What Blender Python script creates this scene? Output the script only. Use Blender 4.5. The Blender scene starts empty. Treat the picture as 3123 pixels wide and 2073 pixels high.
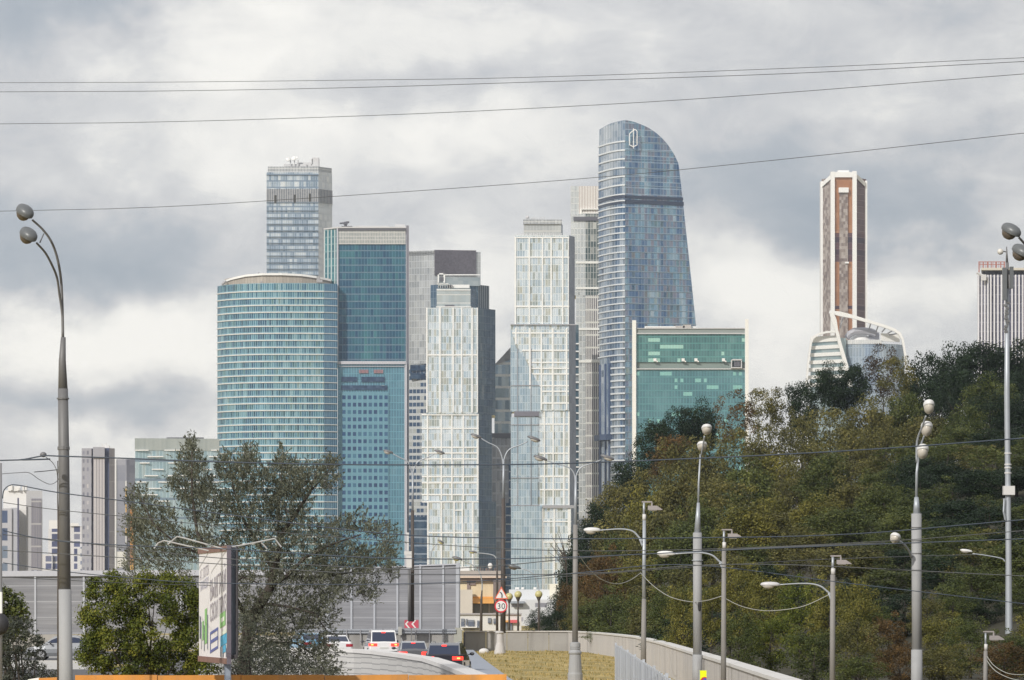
import bpy, math, random
import numpy as np
from mathutils import Vector, Matrix
R = math.radians
sc = bpy.context.scene
col = sc.collection
F, CX, HY, CH = 12700.0, 1561.5, 1850.0, 3.2      # focal length in photo pixels, centre column, horizon row, eye height

# ------------------------------------------------------------------ camera
cam_d = bpy.data.cameras.new('camera'); cam = bpy.data.objects.new('camera', cam_d); col.objects.link(cam)
cam.location = (0, 0, CH); cam.rotation_euler = (R(90), 0, 0)
cam_d.sensor_width = 36; cam_d.lens = 36 * F / 3123
cam_d.shift_y = (HY - 1036.5) / 3123
cam_d.clip_start = 1; cam_d.clip_end = 30000
sc.camera = cam
# ------------------------------------------------------------------ sun
SUN = Vector((-0.42, -0.74, 0.50)).normalized()
sl = bpy.data.lights.new('sun', 'SUN'); sl.energy = 3.1; sl.angle = R(0.5); sl.color = (1, .95, .87)
so = bpy.data.objects.new('sun', sl); col.objects.link(so)
so.rotation_euler = SUN.to_track_quat('Z', 'Y').to_euler(); so.location = (0, 0, 60)
# ------------------------------------------------------------------ view
sc.view_settings.view_transform = 'Standard'; sc.view_settings.look = 'None'
sc.view_settings.exposure = 0; sc.view_settings.gamma = 1
sc.cycles.max_bounces = 6; sc.cycles.volume_bounces = 0; sc.cycles.transparent_max_bounces = 8
sc.cycles.diffuse_bounces = 3; sc.cycles.glossy_bounces = 3

# ------------------------------------------------------------------ node helper
class NT:
    def __init__(s, tree): s.t = tree; s.t.nodes.clear()
    def n(s, typ, **kw):
        o = s.t.nodes.new(typ)
        for k, v in kw.items(): setattr(o, k, v)
        return o
    def l(s, a, b): s.t.links.new(a, b)
    def put(s, sock, v):
        if isinstance(v, bpy.types.NodeSocket): s.l(v, sock)
        elif v is not None: sock.default_value = v
    def m(s, op, a, b=None, c=None, clamp=False):
        o = s.n('ShaderNodeMath', operation=op, use_clamp=clamp)
        s.put(o.inputs[0], a); s.put(o.inputs[1], b); s.put(o.inputs[2], c)
        return o.outputs[0]
    def v(s, op, a, b=None, sc_=None):
        o = s.n('ShaderNodeVectorMath', operation=op)
        s.put(o.inputs[0], a); s.put(o.inputs[1], b)
        if sc_ is not None: s.put(o.inputs['Scale'], sc_)
        return o.outputs[0]
    def xyz(s, x, y, z=0.0):
        o = s.n('ShaderNodeCombineXYZ'); s.put(o.inputs[0], x); s.put(o.inputs[1], y); s.put(o.inputs[2], z); return o.outputs[0]
    def sep(s, a):
        o = s.n('ShaderNodeSeparateXYZ'); s.put(o.inputs[0], a); return o.outputs
    def mix(s, f, a, b, typ='MIX'):
        o = s.n('ShaderNodeMix', data_type='RGBA', blend_type=typ)
        s.put(o.inputs[0], f)
        for i, q in ((6, a), (7, b)):
            if isinstance(q, (tuple, list)): q = tuple(q) + (1,) if len(q) == 3 else q
            s.put(o.inputs[i], q)
        return o.outputs[2]
    def ramp(s, f, stops, interp='LINEAR'):
        o = s.n('ShaderNodeValToRGB'); cr = o.color_ramp; cr.interpolation = interp
        while len(cr.elements) < len(stops): cr.elements.new(.5)
        for e, (p, c) in zip(cr.elements, stops):
            e.position = p; e.color = tuple(c) + (1,) if len(c) == 3 else c
        s.put(o.inputs[0], f); return o.outputs[0]
    def noise(s, vec, scale=5, detail=3, rough=.5, dist=0):
        o = s.n('ShaderNodeTexNoise'); s.put(o.inputs['Vector'], vec)
        o.inputs['Scale'].default_value = scale; o.inputs['Detail'].default_value = detail
        o.inputs['Roughness'].default_value = rough; o.inputs['Distortion'].default_value = dist
        return o.outputs
    def wn(s, vec):
        o = s.n('ShaderNodeTexWhiteNoise', noise_dimensions='3D'); s.put(o.inputs['Vector'], vec); return o.outputs

# ------------------------------------------------------------------ sky: Nishita daylight behind a broken cloud deck
w = bpy.data.worlds.new('World'); sc.world = w; w.use_nodes = True
k = NT(w.node_tree)
sky = k.n('ShaderNodeTexSky', sky_type='NISHITA'); sky.sun_disc = False
sky.sun_elevation = math.asin(SUN.z); sky.sun_rotation = math.atan2(SUN.x, SUN.y)
tc = k.n('ShaderNodeTexCoord'); dx, dy, dz = k.sep(tc.outputs['Generated'])
az = k.m('ARCTAN2', dx, dy); el = k.m('ARCSINE', k.m('MINIMUM', k.m('MAXIMUM', dz, -1.0), 1.0))
U = k.m('MULTIPLY', az, F / 1000); V = k.m('MULTIPLY', el, F / 1000)       # one unit is about 4.5 degrees of sky
n1 = k.noise(k.xyz(U, k.m('MULTIPLY', V, 1.25), 3.7), 2.2, 6, .52)
n2 = k.noise(k.xyz(U, k.m('MULTIPLY', V, 1.6), 9.1), 1.0, 5, .55)
n3 = k.noise(k.xyz(U, k.m('MULTIPLY', V, 1.9), 21.0), 3.4, 9, .68, .5)
c1 = k.v('SUBTRACT', n1[1], (.5, .5, .5))
Uw = k.m('ADD', U, k.m('MULTIPLY', k.sep(c1)[0], .9)); Vw = k.m('ADD', V, k.m('MULTIPLY', k.sep(c1)[1], .55))
acc = None
# cloud banks as they lay that day: azimuth, elevation, widths, brighter or darker
for (px, py, sx, sy, a) in [(60, 90, 330, 170, -.36), (560, 170, 420, 150, .30), (1150, 110, 600, 120, .28), (130, 750, 560, 170, -.46),
        (800, 560, 300, 130, .24), (260, 1050, 420, 150, .62), (620, 1030, 200, 120, .15), (300, 1255, 520, 70, -.26), (380, 1390, 500, 60, .25),
        (1330, 420, 420, 80, .36), (1350, 250, 380, 60, -.12), (1050, 700, 260, 120, -.22), (1650, 640, 300, 100, -.10), (2500, 600, 460, 110, -.48), (2250, 450, 260, 90, -.15),
        (2250, 800, 300, 90, .15), (2330, 960, 300, 160, .45), (2850, 880, 260, 120, .50), (2800, 150, 500, 200, -.10), (2050, 120, 360, 130, -.06), (2950, 640, 240, 60, -.25), (2700, 440, 460, 60, -.18),
        (1520, 900, 260, 200, .30), (3050, 330, 260, 60, .12)]:
    ux, vy = (px - CX) / 1000, (HY - py) / 1000
    a1 = k.m('DIVIDE', k.m('SUBTRACT', Uw, ux), sx / 1000); b1 = k.m('DIVIDE', k.m('SUBTRACT', Vw, vy), sy / 1000)
    q = k.m('ADD', k.m('MULTIPLY', a1, a1), k.m('MULTIPLY', b1, b1))
    g = k.m('MULTIPLY', k.m('POWER', 2.718, k.m('MULTIPLY', q, -1.0)), a)
    acc = g if acc is None else k.m('ADD', acc, g)
base = k.m('ADD', k.m('MULTIPLY', k.m('SUBTRACT', n1[0], .5), .80), k.m('MULTIPLY', k.m('SUBTRACT', n3[0], .5), .58))
wide = k.m('MULTIPLY', k.m('SUBTRACT', n2[0], .5), k.m('ADD', .35, k.m('MULTIPLY', k.m('MAXIMUM', k.m('MULTIPLY', dy, -1.0), 0.0), 1.3)))
val = k.m('ADD', k.m('ADD', k.m('ADD', acc, base), wide), .57, clamp=True)
cl = k.ramp(val, [(0, (.35, .39, .44)), (.30, (.45, .475, .51)), (.48, (.585, .585, .595)), (.62, (.68, .675, .67)), (.74, (.80, .785, .755)), (1, (.93, .905, .855))])
# unseen sky to the east dimmed to darken right faces, brighter towards the sun
side = k.m('MULTIPLY', k.m('MAXIMUM', dx, 0.0), .38)
toward = k.m('MULTIPLY', k.m('MAXIMUM', k.v('DOT_PRODUCT', tc.outputs['Generated'], tuple(SUN)) if False else k.m('ADD', k.m('MULTIPLY', dx, SUN.x), k.m('MULTIPLY', dy, SUN.y)), 0.0), .15)
gain = k.m('ADD', k.m('SUBTRACT', 1.0, side), toward)
cl10 = k.v('SCALE', cl, None, k.m('MULTIPLY', gain, 11.6))
mixc = k.mix(.93, sky.outputs[0], cl10)
bg = k.n('ShaderNodeBackground'); k.l(mixc, bg.inputs[0]); bg.inputs[1].default_value = 0.1
wo = k.n('ShaderNodeOutputWorld'); k.l(bg.outputs[0], wo.inputs[0])

# ------------------------------------------------------------------ position helpers: a bearing and a height measured in the photo, at a surveyed distance
def X(px, d): return (px - CX) / F * d
def Z(py, d): return CH + (HY - py) / F * d
def P(px, py, d): return Vector((X(px, d), d, Z(py, d)))

OFF = {}
def tag(o, label=None, cat=None, group=None, kind=None):
    if label: o['label'] = label
    if cat: o['category'] = cat
    if group: o['group'] = group
    if kind: o['kind'] = kind
    return o
def thing(name, loc, label, cat, group=None):
    o = bpy.data.objects.new(name, None); col.objects.link(o); o.location = loc; o.empty_display_size = .5
    OFF[o.name] = Vector(loc); return tag(o, label, cat, group)

class MB:
    def __init__(s): s.v = []; s.f = []; s.u = []; s.mi = []
    def face(s, pts, uv=None, mi=0):
        b = len(s.v); s.v += [tuple(p) for p in pts]; s.f.append(tuple(range(b, b + len(pts))))
        s.u.append(uv if uv else [(p[0], p[2]) for p in pts]); s.mi.append(mi)
    def box(s, x0, x1, y0, y1, z0, z1, mi=0):
        c = [(x0, y0), (x1, y0), (x1, y1), (x0, y1)]
        s.prism(c, z0, z1, mi)
    def obox(s, p0, p1, w, z0, z1, mi=0):
        """a box along the ground line p0-p1, w thick"""
        a = Vector(p0[:2]); b = Vector(p1[:2]); t = (b - a).normalized(); n = Vector((-t.y, t.x)) * w / 2
        s.prism([a - n, b - n, b + n, a + n], z0, z1, mi)
    def prism(s, poly, z0, z1, mi=0, mis=None, top=True, mt=None):
        """poly counter-clockwise seen from above; z0/z1 numbers or lists"""
        n = len(poly); a0 = z0 if isinstance(z0, (list, tuple)) else [z0] * n; a1 = z1 if isinstance(z1, (list, tuple)) else [z1] * n
        u = 0
        for i in range(n):
            j = (i + 1) % n; p, q = poly[i], poly[j]; L = math.hypot(q[0] - p[0], q[1] - p[1])
            s.face([(p[0], p[1], a0[i]), (q[0], q[1], a0[j]), (q[0], q[1], a1[j]), (p[0], p[1], a1[i])],
                   [(u, a0[i]), (u + L, a0[j]), (u + L, a1[j]), (u, a1[i])], mis[i] if mis else mi)
            u += L
        if top:
            m_ = mi if mt is None else mt
            s.face([(p[0], p[1], a1[i]) for i, p in enumerate(poly)], [(p[0], p[1]) for p in poly], m_)
            s.face([(p[0], p[1], a0[i]) for i, p in reversed(list(enumerate(poly)))], None, m_)
    def tube(s, pts, rad, n=8, mi=0, sq=1.0, caps=True):
        pts = [Vector(p) for p in pts]; m_ = len(pts)
        if not isinstance(rad, (list, tuple)): rad = [rad] * m_
        rings = []; prev = None
        for i, p in enumerate(pts):
            t = (pts[min(i + 1, m_ - 1)] - pts[max(i - 1, 0)]).normalized()
            a = Vector((0, 1, 0)) if abs(t.y) < .9 else Vector((1, 0, 0))
            if prev is not None: a = prev
            e1 = (a - t * a.dot(t)).normalized(); e2 = t.cross(e1); prev = e1
            rings.append([p + (e1 * math.cos(2 * math.pi * j / n) + e2 * sq * math.sin(2 * math.pi * j / n)) * rad[i] for j in range(n)])
        b = len(s.v)
        for r in rings: s.v += [tuple(q) for q in r]
        for i in range(m_ - 1):
            for j in range(n):
                j2 = (j + 1) % n
                s.f.append((b + i * n + j, b + i * n + j2, b + (i + 1) * n + j2, b + (i + 1) * n + j))
                s.u.append([(j / n, i), ((j + 1) / n, i), ((j + 1) / n, i + 1), (j / n, i + 1)]); s.mi.append(mi)
        if caps:
            s.f.append(tuple(b + j for j in reversed(range(n)))); s.u.append([(0, 0)] * n); s.mi.append(mi)
            s.f.append(tuple(b + (m_ - 1) * n + j for j in range(n))); s.u.append([(0, 0)] * n); s.mi.append(mi)
    def lathe(s, cx, cy, prof, n=16, mi=0):
        s.tube([(cx, cy, z) for r, z in prof], [max(r, 1e-4) for r, z in prof], n, mi) if False else s._lathe(cx, cy, prof, n, mi)
    def _lathe(s, cx, cy, prof, n, mi):
        b = len(s.v)
        for r, z in prof:
            for j in range(n):
                a = 2 * math.pi * j / n; s.v.append((cx + r * math.cos(a), cy + r * math.sin(a), z))
        for i in range(len(prof) - 1):
            for j in range(n):
                j2 = (j + 1) % n
                s.f.append((b + i * n + j, b + i * n + j2, b + (i + 1) * n + j2, b + (i + 1) * n + j))
                s.u.append([(j / n, prof[i][1]), ((j + 1) / n, prof[i][1]), ((j + 1) / n, prof[i + 1][1]), (j / n, prof[i + 1][1])]); s.mi.append(mi)
        for q in (0, len(prof) - 1):
            if prof[q][0] > 1e-3:
                idx = [b + q * n + j for j in range(n)]
                s.f.append(tuple(idx if q else idx[::-1])); s.u.append([(0, 0)] * n); s.mi.append(mi)
    def blob(s, c, ax, ay, az_, rot=None, n=14, m=8, mi=0, lo=-1.0, hi=1.0, flat=1.0):
        """ellipsoid (part of one between lo..hi of its height)"""
        M3 = rot or Matrix.Identity(3); b = len(s.v); c = Vector(c)
        for i in range(m + 1):
            q = lo + (hi - lo) * (0.5 - 0.5 * math.cos(math.pi * i / m)); rr = max(0, 1 - abs(q) ** (2 * flat)) ** .5
            for j in range(n):
                a = 2 * math.pi * j / n
                s.v.append(tuple(c + M3 @ Vector((ax * rr * math.cos(a), ay * rr * math.sin(a), az_ * q))))
        for i in range(m):
            for j in range(n):
                j2 = (j + 1) % n; s.f.append((b + i * n + j, b + i * n + j2, b + (i + 1) * n + j2, b + (i + 1) * n + j)); s.u.append([(0, 0)] * 4); s.mi.append(mi)
        for q, o in ((0, -1), (m, 1)):
            idx = [b + q * n + j for j in range(n)]; s.f.append(tuple(idx if o > 0 else idx[::-1])); s.u.append([(0, 0)] * n); s.mi.append(mi)
    def build(s, name, mats, parent=None, smooth=False, loc=None, **t):
        me = bpy.data.meshes.new(name)
        off = OFF[parent.name] if parent is not None else (Vector(loc) if loc is not None else Vector((0, 0, 0)))
        me.from_pydata([(a - off.x, b - off.y, c - off.z) for a, b, c in s.v], [], s.f)
        uv = me.uv_layers.new(name='UVMap')
        flat = [x for f in s.u for q in f for x in q[:2]]
        uv.data.foreach_set('uv', flat)
        for m_ in (mats if isinstance(mats, (list, tuple)) else [mats]): me.materials.append(m_)
        me.polygons.foreach_set('material_index', s.mi)
        if smooth: me.polygons.foreach_set('use_smooth', [True] * len(s.f))
        me.update()
        o = bpy.data.objects.new(name, me); col.objects.link(o)
        OFF[o.name] = off
        if parent is not None: o.parent = parent
        else: o.location = off
        if t: tag(o, **t)
        return o

def text_mesh(body, size):
    cu = bpy.data.curves.new('t', 'FONT'); cu.body = body; cu.size = size; cu.resolution_u = 2
    o = bpy.data.objects.new('t', cu); col.objects.link(o)
    bpy.context.view_layer.update()
    me = bpy.data.meshes.new_from_object(o.evaluated_get(bpy.context.evaluated_depsgraph_get()))
    vs = [tuple(v.co) for v in me.vertices]; fs = [tuple(p.vertices) for p in me.polygons]
    bpy.data.objects.remove(o); bpy.data.curves.remove(cu); bpy.data.meshes.remove(me)
    return vs, fs
def put_text(mb, body, size, fn, mi=0, center=False):
    vs, fs = text_mesh(body, size)
    w_ = max(v[0] for v in vs) if vs else 0
    dx_ = -w_ / 2 if center else 0
    for f in fs: mb.face([fn(vs[i][0] + dx_, vs[i][1]) for i in f], [(0, 0)] * len(f), mi)

# ------------------------------------------------------------------ materials
def principled(k, color, rough=.5, metal=0., normal=None, spec=.5):
    b = k.n('ShaderNodeBsdfPrincipled')
    if isinstance(color, (tuple, list)): color = tuple(color)[:3] + (1,)
    k.put(b.inputs['Base Color'], color); k.put(b.inputs['Roughness'], rough); k.put(b.inputs['Metallic'], metal)
    b.inputs['Specular IOR Level'].default_value = spec
    if normal is not None: k.l(normal, b.inputs['Normal'])
    o = k.n('ShaderNodeOutputMaterial'); k.l(b.outputs[0], o.inputs[0]); return b
def newmat(name):
    m_ = bpy.data.materials.new(name); m_.use_nodes = True; return m_, NT(m_.node_tree)
def plain(name, c, rough=.6, metal=0., var=.12, scale=3.0, grime=None, emit=None, bump=0, stretch=(1, 1, 1)):
    """a weathered surface: the colour with soft blotches, streaks and a little bump"""
    m_, k = newmat(name)
    tc = k.n('ShaderNodeTexCoord'); vec = k.v('MULTIPLY', tc.outputs['Object'], stretch)
    n_ = k.noise(vec, scale, 5, .6)
    f = k.m('MULTIPLY', k.m('SUBTRACT', n_[0], .5), 2.0 * var)
    cc = k.v('SCALE', tuple(c), None, k.m('ADD', 1.0, f))
    if grime:
        st = k.noise(k.v('MULTIPLY', vec, (1, 1, .12)), scale * 2.3, 4, .6)
        cc = k.mix(k.m('MULTIPLY', k.m('SUBTRACT', st[0], .5, clamp=True), 2.2, clamp=True), cc, grime)
    nm = None
    if bump:
        bp = k.n('ShaderNodeBump'); bp.inputs['Strength'].default_value = bump; k.l(n_[0], bp.inputs['Height']); nm = bp.outputs[0]
    b = principled(k, cc, rough, metal, nm)
    if emit: b.inputs['Emission Color'].default_value = tuple(emit[0]) + (1,); b.inputs['Emission Strength'].default_value = emit[1]
    return m_
def facade(name, pw, ph, stops, mull=None, flr=None, rough=.22, metal=.55, wob=.03, big=.35, bscale=.03, bstretch=(1, 1, 1), row=0.0, blinds=None, seed=0.0, strip=None, spec=.5):
    """curtain wall: panes pw x ph metres, each with its own tint and tilt; mullions and slab edges; UV is in metres"""
    m_, k = newmat(name)
    uv = k.n('ShaderNodeUVMap'); u, v, _ = k.sep(uv.outputs[0])
    us = k.m('DIVIDE', u, pw); vs = k.m('DIVIDE', v, ph)
    cu, cv = k.m('FLOOR', us), k.m('FLOOR', vs); fu, fv = k.m('FRACT', us), k.m('FRACT', vs)
    w1 = k.wn(k.xyz(cu, cv, seed + .5)); wr = k.wn(k.xyz(cv, seed + 7.5, 3.5))
    bn = k.noise(k.v('MULTIPLY', k.xyz(u, v, seed), bstretch), bscale, 3, .55)
    bb = k.m('MULTIPLY', k.m('SUBTRACT', bn[0], .5), 2.4)
    f = k.m('ADD', k.m('MULTIPLY', w1[0], 1 - big - row), k.m('ADD', k.m('MULTIPLY', k.m('ADD', bb, .5, clamp=True), big), k.m('MULTIPLY', wr[0], row)))
    c = k.ramp(f, stops)
    if blinds:      # (chance, colour): panes with blinds drawn or lit rooms, in short runs along a floor
        runs = k.wn(k.xyz(k.m('FLOOR', k.m('DIVIDE', us, blinds[2] if len(blinds) > 2 else 3.0)), cv, seed + 31.5))
        on = k.m('LESS_THAN', k.m('ADD', k.m('MULTIPLY', runs[0], .8), k.m('MULTIPLY', w1[0], .2)), blinds[0])
        on = k.m('MULTIPLY', on, k.m('MULTIPLY', k.m('GREATER_THAN', fv, .3), k.m('LESS_THAN', fv, .85)))
        c = k.mix(on, c, blinds[1])
    if strip:       # dark window openings in a solid wall: (u fraction lo, hi, v fraction lo, hi, wall colour)
        inside = k.m('MULTIPLY', k.m('MULTIPLY', k.m('GREATER_THAN', fu, strip[0]), k.m('LESS_THAN', fu, strip[1])), k.m('MULTIPLY', k.m('GREATER_THAN', fv, strip[2]), k.m('LESS_THAN', fv, strip[3])))
        wallc = k.v('SCALE', tuple(strip[4]), None, k.m('ADD', .92, k.m('MULTIPLY', bn[0], .16)))
        c = k.mix(inside, wallc, c)
    rg = rough; mt = metal
    if mull: mk = k.m('LESS_THAN', fu, mull[1] / pw); c = k.mix(k.m('MULTIPLY', mk, mull[2] if len(mull) > 2 else 1.0), c, mull[0])
    if flr: fk = k.m('LESS_THAN', fv, flr[1] / ph); c = k.mix(k.m('MULTIPLY', fk, flr[2] if len(flr) > 2 else 1.0), c, flr[0])
    msk = None
    if mull: msk = mk
    if flr: msk = fk if msk is None else k.m('MAXIMUM', msk, fk)
    if strip: q = k.m('SUBTRACT', 1.0, inside); msk = q if msk is None else k.m('MAXIMUM', msk, q)
    if msk is not None:
        mt = k.m('MULTIPLY', k.m('SUBTRACT', 1.0, msk), metal); rg = k.m('ADD', rough, k.m('MULTIPLY', msk, .3))
    g = k.n('ShaderNodeNewGeometry')
    tilt = k.v('SCALE', k.v('SUBTRACT', w1[1], (.5, .5, .5)), None, wob * 2)
    wav = k.noise(k.xyz(u, v, seed + 3), .12, 2, .5)
    tilt = k.v('ADD', tilt, k.v('SCALE', k.v('SUBTRACT', wav[1], (.5, .5, .5)), None, wob * 1.5))
    nm = k.v('NORMALIZE', k.v('ADD', g.outputs['Normal'], tilt))
    principled(k, c, rg, mt, nm, spec)
    return m_
# ================================================================== the towers
def fp(pts, d, back=30):
    f = [(X(px, d + dy), d + dy) for px, dy in pts]
    l, r = pts[0], pts[-1]
    s_ = 1 if abs(r[0] - l[0]) < 12 else 2
    return f + [(X(r[0] - s_, d + r[1] + back), d + r[1] + back), (X(l[0] + s_, d + l[1] + back), d + l[1] + back)]
def blk(par, name, pts, ytop, ybot, d, mats, mis=None, back=30, mt=None, **kw):
    mb = MB(); poly = fp(pts, d, back); n = len(poly)
    mi_ = (list(mis) + [mis[-1]] * (n - len(mis))) if mis else None
    z0 = -1.0 if ybot is None else Z(ybot, d)
    mb.prism(poly, z0, Z(ytop, d), 0, mi_, mt=mt)
    return mb.build(name, mats, par, **kw)
def vst(mb, px, w_, y0, y1, d, t=.6):
    mb.box(X(px - w_ / 2, d), X(px + w_ / 2, d), d - t, d + .3, Z(y1, d), Z(y0, d))
def hst(mb, x0, x1, y, h_, d, t=.45):
    mb.box(X(x0, d), X(x1, d), d - t, d + .3, Z(y + h_ / 2, d), Z(y - h_ / 2, d))
def ledge(mb, path, z, h_, t=.5):
    """a slab edge running along a plan polyline, t proud of it"""
    n = len(path); out = []
    for i, p in enumerate(path):
        a = Vector(path[max(i - 1, 0)]); b = Vector(path[min(i + 1, n - 1)]); tt = (b - a).normalized(); nn = Vector((tt.y, -tt.x))
        out.append((p[0] + nn.x * t, p[1] + nn.y * t))
    inn = [(p[0] + (p[0] - q[0]) * .4, p[1] + (p[1] - q[1]) * .4) for p, q in zip(path, out)]
    for i in range(n - 1):
        a, b, c, e = out[i], out[i + 1], inn[i + 1], inn[i]
        mb.face([(a[0], a[1], z), (b[0], b[1], z), (b[0], b[1], z + h_), (a[0], a[1], z + h_)])
        mb.face([(a[0], a[1], z + h_), (b[0], b[1], z + h_), (c[0], c[1], z + h_), (e[0], e[1], z + h_)])
        mb.face([(e[0], e[1], z), (c[0], c[1], z), (b[0], b[1], z), (a[0], a[1], z)])
    for i in (0, n - 1):
        a, e = out[i], inn[i]; mb.face([(a[0], a[1], z), (a[0], a[1], z + h_), (e[0], e[1], z + h_), (e[0], e[1], z)])
def tower(label, px, d, group='skyscrapers of the business district', name='skyscraper', cat='skyscraper'):
    return thing(name, (X(px, d), d, 0), label, cat, group)

white_frame = plain('white_cladding', (.80, .80, .79), .45, var=.06, scale=.08)
pale_cladding = plain('pale_cladding', (.55, .55, .56), .5, var=.08, scale=.08)
grey_metal = plain('grey_cladding', (.33, .33, .35), .5, var=.1, scale=.1)
dark_metal = plain('dark_cladding', (.10, .10, .12), .5, var=.15, scale=.2)
roof_grey = plain('roof_surface', (.22, .22, .23), .8, scale=.2)
navy = facade('dark_blue_glazing', 1.4, 3.4, [(0, (.02, .04, .09)), (.6, (.04, .08, .15)), (1, (.09, .15, .24))], metal=.4, blinds=(.10, (.5, .55, .55)))

# ---- tall silver tower with rooftop dishes
t1 = tower('tall narrow silver glass tower with white dishes on its flat roof', 893, 2200)
m1 = facade('silver_blue_curtain_wall', 1.22, 3.4, [(0, (.13, .19, .26)), (.35, (.27, .35, .43)), (.6, (.48, .56, .62)), (.85, (.74, .78, .78)), (1, (.86, .87, .84))], mull=((.32, .36, .42), .26, .6), flr=((.14, .2, .28), .75, .9), metal=.6, wob=.05, big=.4, bscale=.035)
m1s = facade('pale_curtain_wall', 1.9, 3.4, [(0, (.52, .56, .60)), (.5, (.68, .71, .73)), (1, (.80, .81, .80))], mull=((.50, .53, .56), .3, .7), flr=((.40, .44, .48), .4, .6), metal=.2, wob=.02)
m1l = facade('grey_louvres', 1.22, .8, [(0, (.15, .16, .18)), (1, (.27, .28, .30))], mull=((.40, .41, .42), .35), metal=.2, wob=.0)
blk(t1, 'glass_facade', [(813, 0), (971, 0), (1013, 9)], 525, None, 2200, [m1, m1s], [0, 1, 1])
m1t = facade('roof_screen', 1.6, 1.7, [(0, (.36, .38, .4)), (1, (.55, .57, .58))], mull=((.2, .21, .23), .35), flr=((.62, .63, .62), .3), metal=.2, wob=0)
blk(t1, 'roof_screen', [(817, .6), (971, .6), (1012, 9.6)], 507, 525, 2200, [m1t], back=28)
blk(t1, 'louvre_band', [(812.6, -.5), (972, -.5), (1014, 8.6)], 576, 617, 2200, [m1l])
mb = MB()
for y in (533, 617, 642, 663, 683, 703, 722, 741, 760, 780, 800, 820, 838): mb.prism(fp([(812.4, -.8), (972, -.8)], 2200, 2), Z(y + 1.2, 2200), Z(y - 1.2, 2200))
mb.build('floor_lines', [plain('slate_trim', (.17, .22, .28), .5)], t1)
mb = MB(); d = 2212
mb.box(X(866, d), X(935, d), d, d + 14, Z(507, d), Z(500, d)); mb.box(X(905, d), X(962, d), d + 2, d + 12, Z(507, d), Z(494, d))
mb.box(X(952, d), X(972, d), d, d + 9, Z(507, d), Z(480, d)); mb.box(X(948, d), X(954, d), d, d + 4, Z(500, d), Z(484, d))
for x in (886, 898, 909): mb.tube([P(x, 506, d - 1), P(x, 488, d - 1)], .35, 6)
mb.build('roof_plant', [pale_cladding], t1)
for (x, y, r_, a) in ((880, 487, 7.5, .5), (897, 484, 8, -.3), (906, 482, 4.5, -.9)):
    mb = MB(); rr = r_ / F * d
    mb.blob((X(x, d), d - 2, Z(y, d)), rr, rr, rr * .45, Matrix.Rotation(a, 3, 'Y') @ Matrix.Rotation(1.1, 3, 'X'), 14, 6)
    mb.build('satellite_dish', [white_frame], t1, smooth=True)

# ---- curved teal tower with beige drum roof
D3 = 2000
t3 = tower('broad curved teal glass tower with white floor lines and a beige drum on its roof', 845, D3)
arc3 = [(663, 19), (675, 14.5), (692, 10.8), (715, 7.2), (742, 4.2), (775, 1.8), (810, .5), (850, 0), (900, .0), (945, .3), (988, 1.0)]
m3 = facade('teal_curtain_wall', 1.12, 3.37, [(0, (.018, .06, .13)), (.25, (.04, .13, .215)), (.5, (.085, .225, .305)), (.72, (.18, .35, .41)), (1, (.38, .53, .57))], mull=((.32, .45, .48), .26, .75), metal=.6, wob=.08, big=.42, bscale=.028, rough=.18, flr=((.22, .38, .46), .45, .5))
m3s = facade('blue_teal_curtain_wall', 1.12, 3.37, [(0, (.05, .14, .26)), (.5, (.10, .24, .38)), (1, (.2, .36, .46))], mull=((.3, .42, .5), .26, .6), metal=.55, wob=.02, big=.5, rough=.18)
front3 = [(X(a, D3 + b), D3 + b) for a, b in arc3]; side3 = [(X(988, D3 + 1.0), D3 + 1.0), (X(1029, D3 + 4.5), D3 + 4.5)]
poly3 = front3 + [side3[1], (X(1026, D3 + 40), D3 + 40), (X(668, D3 + 40), D3 + 40)]
mb = MB(); mb.prism(poly3, -1, Z(863, D3), 0, [0] * (len(front3) - 1) + [1, 1, 1, 1], mt=2); mb.build('glass_facade', [m3, m3s, roof_grey], t3)
mb = MB(); zz = Z(888, D3); kf = 0
while zz > 6:
    ledge(mb, front3, zz - .22, .50, .5); ledge(mb, side3, zz - .1, .34, .35); zz -= 3.37; kf += 1
mb.build('floor_bands', [plain('white_floor_band', (.62, .62, .60), .4, var=.05, scale=.05)], t3)
dr = [(685, 16), (712, 10), (750, 5.5), (800, 3.2), (860, 3), (920, 4.5), (965, 7), (1009, 12)]
drt = [851, 845, 839, 836, 836, 838, 843, 850]
bp_ = [(X(a, D3 + b), D3 + b) for a, b in dr] + [(X(1005, D3 + 30), D3 + 30), (X(690, D3 + 30), D3 + 30)]
mb = MB(); mb.prism(bp_, [Z(863, D3)] * 10, [Z(y, D3 + b) for y, (a, b) in zip(drt, dr)] + [Z(852, D3), Z(853, D3)])
drum3 = mb.build('roof_drum', [facade('beige_panels', 1.6, 9, [(0, (.34, .31, .27)), (1, (.44, .40, .35))], mull=((.3, .27, .23), .25), metal=.1, wob=0, rough=.5)], t3)
mb = MB(); path = [(X(a, D3 + b - 1), D3 + b - 1) for a, b in dr]
for i in range(7):
    a, b = path[i], path[i + 1]; za, zb = Z(drt[i], D3), Z(drt[i + 1], D3)
    mb.face([(a[0], a[1], za - .3), (b[0], b[1], zb - .3), (b[0], b[1], zb + .7), (a[0], a[1], za + .7)])
    mb.face([(a[0], a[1], za + .7), (b[0], b[1], zb + .7), (b[0], b[1] + 3, zb + .7), (a[0], a[1] + 3, za + .7)])
mb.build('white_rim', [white_frame], drum3)
mb = MB(); d = D3 + 2
mb.box(X(966, d), X(976, d), d - 2, d, Z(862, d), Z(843, d)); mb.box(X(976, d), X(984, d), d - 2, d, Z(862, d), Z(853, d)); mb.box(X(795, d), X(801, d), d - 1, d, Z(863, d), Z(858, d))
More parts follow.
